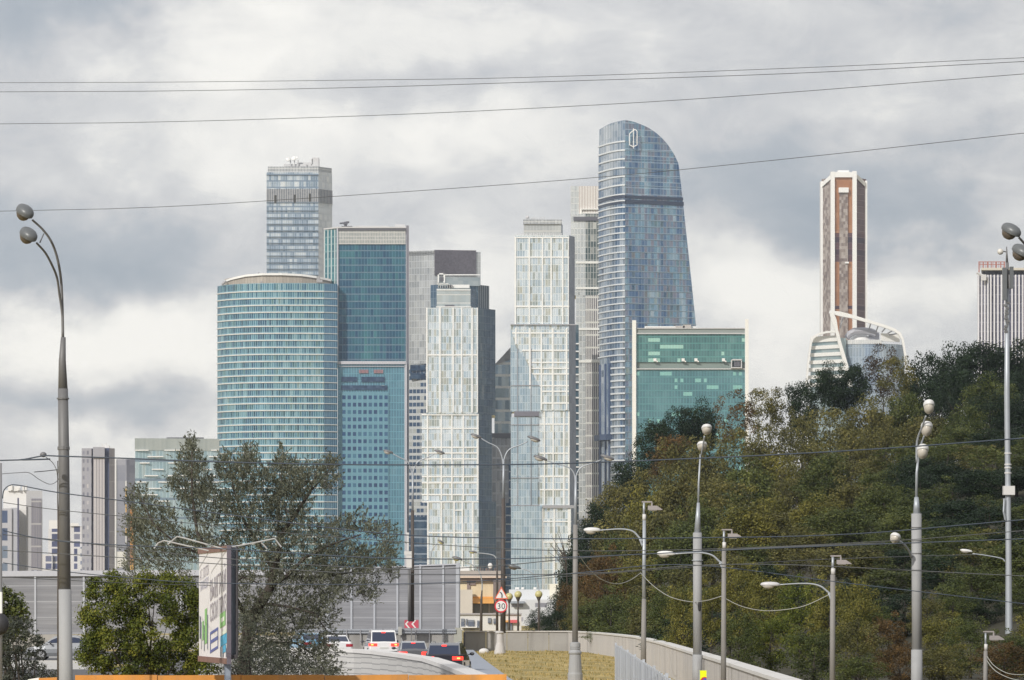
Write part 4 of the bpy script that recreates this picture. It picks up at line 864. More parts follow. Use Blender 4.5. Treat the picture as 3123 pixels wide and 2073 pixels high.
mb = MB()
for a, b in zip(wp, wp[1:]): mb.obox((a[0] + .02, a[1] + .05), (b[0] + .02, b[1]), .5, 1.362, 1.46)
mb.build('coping', [conc3], cw2)
# end pillar
pil = thing('concrete_pillar', (gx(1398, 296), 296, 0), 'squat olive-grey concrete pillar closing the end of the noise barrier', 'pillar')
mb = MB(); mb.box(gx(1384, 296), gx(1409, 296), 296, 298, 0, Z(1921, 296)); mb.box(gx(1387, 296), gx(1404, 296), 296.2, 297.8, Z(1921, 296), Z(1914, 296)); mb.build('pillar_body', [plain('olive_grey_concrete', (.36, .36, .32), .85, var=.1)], pil)
mb = MB(); mb.box(gx(1413, 299), gx(1418, 299), 299, 300.8, .3, Z(1928, 299)); mb.build('dark_gap_post', [dark_metal], pil)
# noise barrier: steel posts with ribbed panels on a concrete base
ribbed, k = newmat('ribbed_grey_panel')
uv = k.n('ShaderNodeUVMap'); u, v, _ = k.sep(uv.outputs[0]); rb = k.m('FRACT', k.m('DIVIDE', v, .30)); fr = k.m('FRACT', k.m('DIVIDE', v, 1.19))
nn = k.noise(k.xyz(k.m('MULTIPLY', u, .12), k.m('MULTIPLY', v, 2.2), 0), 1.6, 4, .6); n2_ = k.noise(k.xyz(u, v, 4), .3, 3, .5)
c = k.ramp(k.m('ADD', k.m('MULTIPLY', nn[0], .6), k.m('MULTIPLY', n2_[0], .4)), [(.3, (.165, .17, .195)), (.5, (.215, .22, .245)), (.7, (.275, .28, .305))])
c = k.mix(k.m('LESS_THAN', fr, .045), c, (.40, .41, .45)); c = k.mix(k.m('MULTIPLY', k.m('LESS_THAN', rb, .2), .35), c, (.16, .16, .18))
principled(k, c, .55, .1)
def nbarrier(label, px0, px1, d0, d1, ytop0, ytop1, step, cap, base_y0, base_y1):
    t = thing('noise_barrier', (gx((px0 + px1) / 2, d0), (d0 + d1) / 2, 0), label, 'noise barrier', 'noise barriers along the road')
    mb = MB(); posts = []; px = px0
    def at_(px):
        f = (px - px0) / (px1 - px0); d = d0 + (d1 - d0) * f; return f, d
    xs_ = []
    while px < px1 - 8: xs_.append(px); px += step
    xs_.append(px1)
    for a, b in zip(xs_, xs_[1:]):
        fa, da = at_(a); fb, db = at_(b); za, zb = Z(ytop0 + (ytop1 - ytop0) * fa, da), Z(ytop0 + (ytop1 - ytop0) * fb, db)
        ba, bb = Z(base_y0 + (base_y1 - base_y0) * fa, da), Z(base_y0 + (base_y1 - base_y0) * fb, db)
        L = abs(X(b, db) - X(a, da)); p, q = (X(a, da), da), (X(b, db), db)
        mb.face([(p[0], p[1], ba), (q[0], q[1], bb), (q[0], q[1], zb), (p[0], p[1], za)], [(X(a, da), ba), (X(b, db), bb), (X(b, db), zb), (X(a, da), za)])
        mb.face([(p[0], p[1] + .15, za), (q[0], q[1] + .15, zb), (q[0], q[1] + .15, bb), (p[0], p[1] + .15, ba)]); mb.face([(p[0], p[1], za), (q[0], q[1], zb), (q[0], q[1] + .15, zb), (p[0], p[1] + .15, za)])
    mb.build('ribbed_panels', [ribbed], t)
    steel = plain('pale_steel', (.44, .46, .51), .5, .2, scale=2)
    for px in xs_:
        f, d = at_(px); m2 = MB(); w_ = 6 if px != px1 else 13
        m2.box(X(px - w_ / 2, d), X(px + w_ / 2, d), d - .12, d + .2, 0, Z(ytop0 + (ytop1 - ytop0) * f - 1.5, d)); m2.build('post', [steel], t)
    m3 = MB(); (fa, da), (fb, db) = at_(px0), at_(px1)
    m3.face([(X(px0, da), da - .14, Z(ytop0 + cap, da)), (X(px1, db), db - .14, Z(ytop1 + cap, db)), (X(px1, db), db - .14, Z(ytop1, db)), (X(px0, da), da - .14, Z(ytop0, da))])
    m3.face([(X(px0, da), da - .14, Z(ytop0, da)), (X(px1, db), db - .14, Z(ytop1, db)), (X(px1, db), db + .2, Z(ytop1, db)), (X(px0, da), da + .2, Z(ytop0, da))])
    m3.build('top_cap', [plain('pale_lilac_cap', (.42, .43, .48), .5)], t)
    m4 = MB(); m4.obox((X(px0, da), da + .1), (X(px1, db), db + .1), .6, 0, min(Z(base_y0, da), Z(base_y1, db)) + .05); m4.build('concrete_base', [conc], t)
    return t
nbarrier('long grey ribbed noise barrier panelled between pale steel posts, far side of the left road', -40, 1010, 318, 303, 1741, 1736, 148, 17, 1936, 1927)
nbarrier('ribbed grey noise barrier behind the queue of cars, ending beside the cream building', 1002, 1397, 301, 298, 1734, 1718, 70, 4, 1926, 1918)
# crash barrier along the top of the base
gr_ = thing('guard_rail', (gx(1150, 295), 295, 0), 'grey corrugated steel crash barrier running behind the queue of cars', 'guard rail')
mb = MB(); d = 296
for y0, y1 in ((1919, 1923), (1926, 1931)): mb.box(gx(900, d), gx(1391, d), d - .12, d, Z(y1, d), Z(y0, d))
mb.box(gx(900, d), gx(1391, d), d + .001, d + .06, Z(1932, d), Z(1918, d)); mb.build('rail', [plain('galvanised_steel', (.36, .38, .42), .45, .4, scale=3)], gr_)
mb = MB(); mb.box(gx(900, d), gx(1391, d), d + .062, d + 1.6, 0, Z(1932, d)); mb.build('concrete_plinth', [conc], gr_)
for x in range(930, 1390, 42):
    mb = MB(); mb.box(gx(x, d), gx(x + 2.6, d), d - .2, d - .121, .6, Z(1920, d)); mb.build('post', [grey_metal], gr_)
mb = MB(); mb.box(gx(1215, d), gx(1226, d), d - .5, d - .21, Z(1936, d), Z(1911, d)); mb.build('control_box', [plain('beige_grey_box', (.40, .40, .38), .6)], gr_)

# near parapet: pale stacked-block wall that swings towards the viewer, with a broad ledge on top
pp_y = [(600, 1974, 184), (800, 1974, 185), (1000, 1977, 185), (1080, 1980, 183), (1135, 1984, 180), (1215, 1994, 174), (1290, 2005, 165), (1340, 2021, 155), (1385, 2038, 144), (1425, 2055, 134), (1480, 2080, 120), (1560, 2120, 104)]
pw_ = thing('parapet_wall', (gx(1100, 200), 200, 0), 'pale curving parapet of stacked split-face blocks with a broad light ledge', 'wall')
blockm, k = newmat('split_face_blocks')
uv = k.n('ShaderNodeUVMap'); u, v, _ = k.sep(uv.outputs[0]); su = k.m('DIVIDE', u, 1.9); cu = k.m('FLOOR', su)
off_ = k.m('MULTIPLY', k.m('FRACT', k.m('MULTIPLY', cu, .5)), .42); sv = k.m('DIVIDE', k.m('ADD', v, off_), .235); cv = k.m('FLOOR', sv); fv = k.m('FRACT', sv)
w1 = k.wn(k.xyz(cu, cv, 2.5)); nz = k.noise(k.xyz(u, v, 0), 5, 4, .6)
c = k.v('SCALE', k.mix(k.m('MULTIPLY', k.m('LESS_THAN', fv, .22), .85), (.56, .555, .55), (.30, .30, .31)), None, k.m('ADD', .86, k.m('ADD', k.m('MULTIPLY', w1[0], .12), k.m('MULTIPLY', nz[0], .12))))
bp = k.n('ShaderNodeBump'); bp.inputs['Strength'].default_value = .5; bp.inputs['Distance'].default_value = .04; k.l(fv, bp.inputs['Height'])
principled(k, c, .85, 0, bp.outputs[0])
mb = MB(); mt_ = MB(); u_ = 0
front = [(gx(a, c_), c_ + .0, Z(b, c_)) for a, b, c_ in pp_y]
for p, q in zip(front, front[1:]):
    L = math.hypot(q[0] - p[0], q[1] - p[1])
    mb.face([(p[0], p[1], -.2), (q[0], q[1], -.2), (q[0], q[1], q[2] - .14), (p[0], p[1], p[2] - .14)], [(u_, -.2), (u_ + L, -.2), (u_ + L, q[2] - .14), (u_, p[2] - .14)]); u_ += L
for i in range(len(front) - 1):
    p, q = Vector(front[i]), Vector(front[i + 1])
    def nrm(i):
        a = Vector(front[max(i - 1, 0)][:2]); b = Vector(front[min(i + 1, len(front) - 1)][:2]); t = (b - a).normalized(); return Vector((-t.y, t.x, 0))
    n0, n1_ = nrm(i), nrm(i + 1); p0, q0 = p - n0 * .06, q - n1_ * .06; p1, q1 = p + n0 * .62, q + n1_ * .62; dn = Vector((0, 0, -.15))
    mt_.face([p0 + dn, q0 + dn, q0, p0]); mt_.face([p0, q0, q1, p1]); mt_.face([q1 + dn, p1 + dn, p1, q1][::1]); mt_.face([p1 + dn * 8, q1 + dn * 8, q1, p1][::-1])
mb.build('block_face', [blockm], pw_); mt_.build('ledge', [plain('light_ledge', (.66, .65, .65), .7, var=.06, scale=.8)], pw_)

# orange boards in front
ob = thing('orange_barrier', (gx(800, 122), 122, 0), 'long orange boarded road barrier low in front of the bushes and the parapet', 'barrier')
d = 122; xs_ = [228, 480, 735, 990, 1245, 1546]
orange = plain('orange_paint_boards', (.62, .26, .045), .5, var=.3, scale=1.3, grime=(.36, .20, .09))
for i, (a, b) in enumerate(zip(xs_, xs_[1:])):
    ya, yb = 2060.5 + (i % 2), 2060 + (a - 228) * -.002
    mb = MB(); mb.prism([(gx(a, d) + .01, d), (gx(b, d) - .01, d), (gx(b, d) - .01, d + .35), (gx(a, d) + .01, d + .35)], 0, [Z(ya - 2, d), Z(yb - 2, d), Z(yb, d), Z(ya, d)]); mb.build('board', [orange], ob)
ob2 = thing('orange_barrier', (gx(120, 121), 121, 0), 'short orange and white barrier end, left of the tall lamp shaft', 'barrier')
mb = MB(); mb.prism([(gx(118, 121), 121), (gx(212, 121), 121), (gx(212, 121), 121.4), (gx(118, 121), 121.4)], 0, [Z(2068, 121), Z(2064, 121), Z(2064, 121), Z(2068, 121)]); mb.build('board', [orange], ob2)
mb = MB(); mb.prism([(gx(84, 121), 121 + .05), (gx(118, 121), 121 + .05), (gx(118, 121), 121.35), (gx(84, 121), 121.35)], 0, [Z(2072, 121), Z(2066, 121), Z(2066, 121), Z(2072, 121)]); mb.build('white_end', [white_frame], ob2)

# ================================================================== picket fence
pf = thing('metal_fence', (gx(1960, 130), 130, 0), 'pale grey metal panel fence running towards the viewer beside the dry grass', 'fence')
pm = plain('pale_blue_grey_paint', (.42, .45, .50), .5, .1, var=.15, scale=2); pmd = plain('slate_gap', (.14, .16, .22), .6)
fa, fb = Vector((gx(1878, 172), 172)), Vector((gx(2082, 92), 92)); N = 74
random.seed(21)
pick = MB(); gaps = MB()
for i in range(N):
    t = i / N; p = fa + (fb - fa) * t; dr_ = (fb - fa) / N
    zt = 1.63 + (1.42 - 1.63) * t
    if i % 3 == 2 or i % 7 == 4: gaps.obox(p + dr_ * .60, p + dr_ * 1.02, .04, .05, zt - .06)
    pick.obox(p + dr_ * .04, p + dr_ * (.62 + .16 * (i % 2)), .05, .06, zt + (.02 if i % 2 else 0))
pick.build('pickets', [pm], pf, kind='stuff'); gaps.build('dark_slats', [pmd], pf, kind='stuff')
mb = MB()
for z in (.35, 1.25): mb.obox(fa + Vector((.05, 0)), fb + Vector((.05, 0)), .04, z, z + .05)
mb.build('rail', [pm], pf)
for i in range(0, 8):
    p = fa + (fb - fa) * (i / 7.0); mb = MB(); mb.box(p.x - .04, p.x + .04, p.y - .04, p.y + .04, 0, 1.72 - .2 * i / 7 + (.0)); mb.build('post', [pm], pf)
mb = MB(); mb.blob((fa.x + .10, fa.y - .06, Z(2000, 172)), .055, .03, .06, None, 10, 6); mb.build('red_reflector', [plain('red_reflector', (.75, .12, .14), .4)], pf)
for (x, y, dd) in ((1992, 2052, 126), (2004, 2056, 121), (2035, 2056, 109), (2049, 2061, 104)):
    pass

# grass clump strip, white stone
st = MB(); d = 285; st.blob((gx(1476, d), d, .14), .36, .25, .22, None, 10, 6); st.build('white_stone', [plain('whitewashed_stone', (.62, .61, .60), .8)], smooth=True, label='small whitewashed boulder on the grass by the kerb', cat='stone')

# ================================================================== lamps
steel_l = plain('galvanised_lamp_steel', (.40, .43, .47), .45, .35, var=.12, scale=2)
steel_d = plain('dark_grey_lamp_steel', (.165, .165, .17), .55, .15, var=.15, scale=1.5)
brown_d = plain('brown_black_shaft', (.085, .072, .066), .6, .1, var=.15, scale=1.5)
mid_c = plain('grey_concrete_shaft', (.33, .335, .345), .7, var=.1, scale=1.2, grime=(.22, .22, .23))
taupe_s = plain('taupe_shaft', (.235, .225, .215), .65, var=.12, scale=1.2)
shell_g = plain('grey_lamp_shell', (.13, .14, .15), .4, .1, var=.1, scale=4)
shell_d = plain('charcoal_lamp_shell', (.16, .16, .17), .45, .1, var=.1, scale=4)
shell_w = plain('white_lamp_shell', (.66, .66, .66), .4, var=.06, scale=4)
lens_m = plain('milky_lamp_lens', (.50, .47, .42), .25, var=.08, scale=8)
lens_d = plain('smoky_lamp_lens', (.12, .10, .085), .2, var=.15, scale=8)
lens_y = plain('yellowed_lamp_lens', (.50, .46, .22), .25, var=.1, scale=8)
def shaft(par, d, pts, mat, name='pole', n=12):
    """pts: (px, py, width in photo px)"""
    mb = MB(); z = lambda y: min(Z(y, d), 1e9)
    mb.tube([(X(a, d), d, Z(b, d) if b < 2400 else 0) for a, b, c in pts], [c / 2 / F * d for a, b, c in pts], n); return mb.build(name, [mat], par, smooth=True)
def arm(par, d, pts, w0, w1, mat, dy=None, name='arm'):
    mb = MB(); m_ = len(pts)
    q = [(X(a, d), d + (dy[i] if dy else 0), Z(b, d)) for i, (a, b) in enumerate(pts)]
    # smooth the bend
    def cr(i, t):
        P0, P1, P2, P3 = (Vector(q[max(0, min(m_ - 1, j))]) for j in (i - 1, i, i + 1, i + 2))
        return .5 * ((2 * P1) + (P2 - P0) * t + (2 * P0 - 5 * P1 + 4 * P2 - P3) * t * t + (3 * P1 - P0 - 3 * P2 + P3) * t ** 3)
    path = [cr(i, t / 4) for i in range(m_ - 1) for t in range(4)] + [Vector(q[-1])]
    L = len(path); mb.tube(path, [(w0 + (w1 - w0) * i / (L - 1)) / 2 / F * d for i in range(L)], 8); return mb.build(name, [mat], par, smooth=True)
def head(par, d, px, py, ang, ln, wd, shell, lens, yaw=0.0, dy=0.0, lens_f=.8, ht=1.0, name='lamp_head'):
    """cobra head: centre (px,py), ln long, wd wide (photo px); ang = slope of its axis, yaw = turned towards the viewer"""
    s_ = d / F; L, W = ln * s_ / 2, wd * s_ / 2
    Rm = Matrix.Rotation(R(yaw), 3, 'Z') @ Matrix.Rotation(-R(ang), 3, 'Y')
    c = Vector((X(px, d), d + dy, Z(py, d)))
    mb = MB(); mb.blob(c, L, W * .8, W * .62 * ht, Rm, 14, 6, lo=0.0, flat=1.5); mb.blob(c, L, W * .8, W * .28, Rm, 14, 4, lo=-1, hi=0.0, flat=2.0)
    h_ = mb.build(name, [shell], par, smooth=True)
    mb = MB(); mb.blob(c + Rm @ Vector((L * (1 - lens_f) * -.8, 0, -W * .16)), L * lens_f * .82, W * .7, W * .66 * ht, Rm, 14, 5, lo=-1, hi=0.05); mb.build('lens', [lens], h_, smooth=True)
    return h_
def lamp(px, d, label, name='street_lamp', group='street lamps along the roads', cat='street lamp'): return thing(name, (X(px, d), d, 0), label, cat, group)

# tall near lamp, left
d = 110; L1 = lamp(201, d, 'tallest dark grey street lamp with two rounded heads on curved arms, left of the bushes')
shaft(L1, d, [(192, 1185, 31), (195, 1400, 33.5), (198, 1800, 36)], steel_d); shaft(L1, d, [(198, 1797, 39), (201, 2073, 43), (202, 2500, 46)], mid_c, 'lower_pole')
shaft(L1, d, [(193, 1028, 15), (190, 1100, 22), (192, 1186, 29)], steel_d, 'cone'); mb = MB(); mb._lathe(X(192, d), d, [(16 / F * d, Z(1218, d)), (19 / F * d, Z(1217, d)), (19 / F * d, Z(1213, d)), (16 / F * d, Z(1212, d))], 12, 0); mb.build('collar', [steel_d], L1)
mb = MB(); mb._lathe(X(194, d), d, [(17.5 / F * d, Z(1372, d)), (18.8 / F * d, Z(1371, d)), (18.8 / F * d, Z(1362, d)), (17.5 / F * d, Z(1361, d))], 12, 0); mb.build('collar', [steel_d], L1)
arm(L1, d, [(112, 681), (140, 707), (163, 740), (178, 785), (187, 850), (190, 930), (192, 1030)], 6.5, 9, steel_d, [-1.0, -.8, -.6, -.35, -.1, 0, 0])
arm(L1, d, [(133, 757), (153, 781), (168, 812), (180, 850), (184, 900), (190, 960), (191, 1030)], 6.5, 8, steel_d, [-1.6, -1.2, -.9, -.5, -.2, 0, 0])
arm(L1, d, [(145, 722), (139, 752)], 4, 4, steel_d, [-.9, -1.3], 'brace')
for (x, y, dy) in ((89, 658, -1.0), (109, 735, -1.7)): head(L1, d, x, y, -32, 68, 62, shell_g, lens_d, -50, dy, .85, 1.15)
# right edge lamp, its shaft stands outside the frame
d = 108; L2 = lamp(3190, d, 'pair of big rounded lamp heads reaching in from the frame edge above the antenna mast')
shaft(L2, d, [(3205, 1200, 30), (3200, 1900, 38), (3200, 2500, 46)], steel_d)
arm(L2, d, [(3094, 735), (3122, 760), (3160, 810), (3190, 900), (3205, 1210)], 7, 10, steel_d, [-1, -.7, -.4, 0, 0]); arm(L2, d, [(3116, 800), (3145, 830), (3175, 880), (3200, 960), (3205, 1210)], 7, 10, steel_d, [-1.6, -1.1, -.5, 0, 0])
for (x, y, dy) in ((3069, 715, -1.0), (3091, 786, -1.7)): head(L2, d, x, y, -28, 70, 62, shell_g, lens_d, -45, dy, .85, 1.15)

# twin-armed (Y) lamps
def ylamp(px, d, ysplit, heads, ybase, wtop, wmid, wbot, label, ycol, base=None, lower=brown_d, upper=steel_l, shell=shell_d, lens=lens_m):
    t = lamp(px, d, label, group='lamps with two spreading arms')
    shaft(t, d, [(px + 1, ysplit, wtop), (px, ycol, wmid)], upper); shaft(t, d, [(px, ycol, wmid + 3), (px - 1, ybase if ybase else 2500, wbot)], lower, 'lower_pole')
    for (hx, hy, ang, ln, wd, side) in heads:
        ex = hx + side * ln * .42; ey = hy + ln * .42 * abs(math.tan(R(ang))) + 1
        arm(t, d, [(ex, ey), (ex + (px - ex) * .35, ey + (ysplit - ey) * .22), (ex + (px - ex) * .72, ey + (ysplit - ey) * .42), (px - side * 8, ey + (ysplit - ey) * .72), (px - side * 1.5, ysplit + 8), (px, ysplit + 40)], 3, 5, upper)
        head(t, d, hx, hy, -ang if side > 0 else ang, ln, wd, shell, lens, 180 if side < 0 else 0, 0, .8)
    return t
LJ = ylamp(1535, 280, 1400, [(1452, 1330, 20, 36, 20, 1), (1628, 1338, 20, 42, 22, -1)], 1930, 6, 8, 17, 'Y-shaped lamp carrying the round 30 sign, on a tapered concrete base', 1520)
LK = ylamp(1755, 172, 1450, [(1648, 1397, 18, 44, 24, 1), (1852, 1395, 18, 44, 22, -1)], 1962, 7, 11, 18, 'Y-shaped lamp on a moulded concrete pedestal in the dry grass', 1600, lower=taupe_s)
LL = ylamp(1258, 292, 1437, [(1184, 1378, 16, 32, 19, 1), (1340, 1378, 18, 34, 18, -1)], 1895, 5, 7, 13, 'Y-shaped lamp before the noise barrier, with pale boxes strapped to it', 1556)
def pedestal(par, px, d, prof, mat, bottom=0):
    mb = MB(); mb._lathe(X(px, d), d, [(w_ / 2 / F * d, (Z(y, d) if y < 2300 else bottom)) for w_, y in prof][::-1], 20, 0); mb.build('concrete_base', [mat], par, smooth=False)
pedestal(LJ, 1525, 280, [(16, 1924), (28, 1926), (28, 1930), (20, 1932), (22, 1960), (30, 1975), (36, 1990), (36, 2400)], conc2)
pedestal(LK, 1754, 172, [(22, 1958), (32, 1961), (33, 1972), (30, 1975), (34, 1977), (30, 1981), (40, 1988), (40, 1992), (34, 1996), (38, 2020), (42, 2050), (46, 2056), (46, 2073), (52, 2500)], mid_c)
mb = MB(); d = 291
for x0, x1, y0, y1 in ((1233, 1256, 1681, 1692), (1240, 1256, 1693, 1731), (1239, 1248, 1624, 1634), (1242, 1247, 1634, 1680)): mb.box(X(x0, d), X(x1, d), d - .5, d - .2, Z(y1, d), Z(y0, d))
mb.build('strapped_box', [conc3], LL)
shaft(LL, 291.5, [(1247, 1735, 7), (1247, 1895, 7)], steel_d, 'cable_pipe')

# slim dark post beside the Y lamp, small single lamps further off
def single(px, d, label, pole_pts, arm_pts, hd, shell=shell_d, lens=lens_y, pole_mat=brown_d, arm_w=(2.6, 4), group='small single-arm lamps down the road'):
    t = lamp(px, d, label, group=group); shaft(t, d, pole_pts, pole_mat, n=10); arm(t, d, arm_pts, arm_w[0], arm_w[1], steel_l); head(t, d, *hd[:5], shell, lens, *(hd[5:] if len(hd) > 5 else ())); return t
single(1312, 345, 'small dark lamp leaning right, rising from behind the noise barrier', [(1312, 1735, 3), (1311, 1800, 4), (1311, 2400, 6)], [(1334, 1657), (1320, 1672), (1313, 1700), (1312, 1740)], (1344, 1652, 30, 22, 15, 180))
single(1468, 335, 'dark single lamp before the cream building, arm reaching left', [(1470, 1800, 4), (1468, 1830, 8), (1467, 2400, 10)], [(1406, 1708), (1440, 1722), (1462, 1745), (1470, 1775), (1470, 1802)], (1394, 1703, -14, 32, 20))
single(1516, 350, 'single lamp whose dark post stands close behind the speed sign lamp', [(1516, 1705, 4), (1516, 1760, 7), (1516, 2400, 9)], [(1450, 1686), (1480, 1688), (1506, 1694), (1516, 1708)], (1442, 1683, -6, 26, 13))
single(1644, 325, 'single lamp with a hooked arm reaching left, standing amid the globe lamps', [(1643, 1790, 4), (1645, 1840, 6), (1643, 2400, 8)], [(1590, 1733), (1622, 1746), (1637, 1768), (1642, 1794)], (1568, 1729, -14, 42, 22), lens=lens_d, shell=shell_g, pole_mat=steel_l)
# globe lamps
glb = plain('yellow_frosted_globe', (.50, .46, .22), .3, var=.25, scale=6)
def globe(px, py, d, label):
    t = lamp(px, d, label, name='globe_lamp', group='globe lamps behind the concrete wall', cat='globe lamp')
    shaft(t, d, [(px, py + 17, 5), (px, py + 45, 5), (px, 2400, 8)], brown_d, n=8)
    mb = MB(); mb.blob((X(px, d), d, Z(py, d)), 11.5 / F * d, 11.5 / F * d, 11.5 / F * d, None, 16, 10); mb.build('globe', [glb], t, smooth=True)
    mb = MB(); mb._lathe(X(px, d), d, [(3 / F * d, Z(py + 20, d)), (7 / F * d, Z(py + 10, d)), (8.5 / F * d, Z(py + 8, d))], 12, 0); mb.build('holder', [brown_d], t)
globe(1553, 1819, 336, 'yellow globe lamp half hidden by the triangular warning sign')
globe(1580, 1813, 332, 'yellow globe lamp on a dark post, the middle one of three')
globe(1643, 1812, 322.5, 'yellow globe lamp nearest the dark shrubs, against the hooked street lamp')

# double and triple headed near lamps
d = 150; LD = lamp(2127, d, 'grey lamp with two white bulbous heads stacked above a long cone, amid the tree slope')
shaft(LD, d, [(2136, 1385, 5), (2131, 1470, 6), (2130, 1535, 7)], steel_l, 'upper_pole'); shaft(LD, d, [(2130, 1533, 9), (2127, 1628, 21)], steel_l, 'cone'); shaft(LD, d, [(2127, 1624, 27), (2127, 2000, 26.5)], mid_c); shaft(LD, d, [(2127, 1996, 30), (2127, 2500, 31)], mid_c, 'lower_pole')
arm(LD, d, [(2146, 1332), (2144, 1352), (2138, 1390)], 5, 5, steel_l, [-.6, -.4, 0])
mb = MB()
for y in (1682, 1708): mb._lathe(X(2127, d), d, [(13.5 / F * d, Z(y + 2, d)), (17 / F * d, Z(y + 2, d)), (17 / F * d, Z(y - 1, d)), (13.5 / F * d, Z(y - 1, d))], 14, 0)
mb.build('clamp', [steel_l], LD)
mb = MB(); mb.blob((X(2133, d), d - .17, Z(1848, d)), .06, .04, .19, None, 10, 8, flat=2); mb.build('black_hatch', [plain('black_rubber', (.02, .02, .02), .5)], LD)
def bulb(par, d, px, py, w_, h_, shell=shell_w, lens=lens_m, dy=0, tilt=0):
    s_ = d / F; c = Vector((X(px, d), d + dy, Z(py, d))); Rm = Matrix.Rotation(R(tilt), 3, 'Y') @ Matrix.Rotation(R(-14), 3, 'X')
    mb = MB(); mb.blob(c, w_ / 2 * s_, w_ * .8 * s_, h_ * .42 * s_, Rm, 16, 6, lo=0, flat=1.6); mb.blob(c, w_ / 2 * s_, w_ * .8 * s_, h_ * .10 * s_, Rm, 16, 3, lo=-1, hi=0, flat=2); hh = mb.build('lamp_head', [shell], par, smooth=True)
    mb = MB(); mb.blob(c + Vector((0, 0, -h_ * .06 * s_)), w_ * .45 * s_, w_ * .7 * s_, h_ * .55 * s_, Rm, 16, 6, lo=-1, hi=0, flat=1.35); mb.build('lens', [lens], hh, smooth=True)
bulb(LD, d, 2153, 1309, 32, 30, dy=-.6); bulb(LD, d, 2141, 1358, 31, 28)
d = 128; LE = lamp(2796, d, 'grey lamp with three stacked heads and a small side lamp before the trees')
shaft(LE, d, [(2800, 1400, 7), (2796, 1440, 8), (2795, 1518, 9)], steel_l, 'upper_pole'); shaft(LE, d, [(2795, 1516, 13), (2796, 1568, 23)], steel_l, 'cone'); shaft(LE, d, [(2795, 1566, 31), (2796, 1985, 30)], mid_c); shaft(LE, d, [(2796, 1981, 34), (2796, 2500, 36)], mid_c, 'lower_pole')
arm(LE, d, [(2815, 1272), (2808, 1300), (2796, 1345), (2796, 1410)], 5, 7, steel_l, [-.9, -.6, -.1, 0]); arm(LE, d, [(2815, 1330), (2809, 1350), (2801, 1380), (2799, 1412)], 5, 7, steel_l, [-.4, -.2, 0, 0])
bulb(LE, d, 2824, 1241, 34, 42, dy=-.9); bulb(LE, d, 2822, 1305, 36, 44, dy=-.4, tilt=6); bulb(LE, d, 2811, 1374, 36, 44, dy=-.3, tilt=6)
arm(LE, d, [(2738, 1652), (2755, 1664), (2770, 1681), (2779, 1698)], 6, 7, steel_l, [-.8, -.6, -.3, -.05], 'side_arm'); bulb(LE, d, 2721, 1640, 32, 30, dy=-1.0, tilt=25)
mb = MB()
for y in (1608, 1648, 1687, 1738): mb._lathe(X(2795, d), d, [(15.4 / F * d, Z(y + 1.5, d)), (17 / F * d, Z(y + 1.5, d)), (17 / F * d, Z(y - 1, d)), (15.4 / F * d, Z(y - 1, d))], 14, 0)
mb.build('clamp', [steel_d], LE)

# poles with a floodlight on top and a long side lamp
flood = plain('taupe_floodlight_shell', (.33, .30, .30), .5, var=.1, scale=6)
def floodpole(px, d, ytop, w0, w1, arm_y, hx, hy, hl, hw, label, shell, low=taupe_s, arm_on=True, ysw=None):
    t = lamp(px, d, label, group='poles with a floodlight and a side lamp')
    shaft(t, d, [(px - 1, ytop, w0 * .55), (px - 1, ytop + 40, w0 * .6)], steel_l, 'upper_pole'); shaft(t, d, [(px, ytop + 36, w0 * .95), (px, ytop + 54, w0 * .95)], conc3, 'collar')
    shaft(t, d, [(px, ytop + 54, w0 * .85), (px - 1, ysw, w0)], steel_l if ysw > ytop + 120 else low); shaft(t, d, [(px - 1, ysw, w0 * 1.08), (px - 3, 2500, w1 + 3)], low, 'lower_pole')
    mb = MB(); mb.box(X(px - 8, d), X(px + 24, d), d - .05, d + .05, Z(ytop, d), Z(ytop - 4, d)); mb.box(X(px + 21, d), X(px + 25, d), d - .04, d + .04, Z(ytop + 14, d), Z(ytop, d)); mb.build('bracket', [flood], t)
    mb = MB(); s_ = d / F; c = Vector((X(px + 30, d), d, Z(ytop + 17, d)))
    mb.prism([(c.x - 19 * s_, c.y - 12 * s_), (c.x + 8 * s_, c.y - 12 * s_), (c.x + 25 * s_, c.y - 10 * s_), (c.x + 25 * s_, c.y + 10 * s_), (c.x + 8 * s_, c.y + 12 * s_), (c.x - 19 * s_, c.y + 12 * s_)], c.z - 6 * s_, [c.z + 7 * s_, c.z + 7 * s_, c.z - 4 * s_, c.z - 4 * s_, c.z + 7 * s_, c.z + 7 * s_]); fl = mb.build('floodlight', [flood], t)
    mb = MB(); mb.box(c.x - 15 * s_, c.x + 8 * s_, c.y - 9 * s_, c.y + 9 * s_, c.z - 8.5 * s_, c.z - 6 * s_); mb.build('lens', [lens_m], fl)
    if arm_on:
        arm(t, d, [(hx + hl * .42, hy), (hx + (px - hx) * .55, hy - 4), (hx + (px - hx) * .78, hy + 3), (px - 16, hy + 22), (px - 5, arm_y)], 3.5, 7, steel_l); arm(t, d, [(px - 14, hy + 26), (px - 5, arm_y + 16)], 6, 7, steel_l, name='gusset')
        h_ = head(t, d, hx, hy, -1, hl, hw, shell, lens_m, 0, 0, .78)
    return t
floodpole(1965, 195, 1532, 12, 15, 1650, 1806, 1617, 52, 30, 'floodlight pole whose side lamp reaches over the rusty foliage', shell_w, ysw=1826)
floodpole(2209, 128, 1617, 12, 15, 1718, 2031, 1689, 56, 30, 'floodlight pole beside the two-headed lamp, bright white side lamp', plain('bright_white_lamp_shell', (.80, .80, .79), .4), ysw=1672)
floodpole(2541, 128, 1697, 14, 15, 1815, 2349, 1783, 60, 30, 'floodlight pole standing before the yellow-green bushes, side lamp over them', plain('lilac_white_lamp_shell', (.56, .55, .57), .4), ysw=1752)
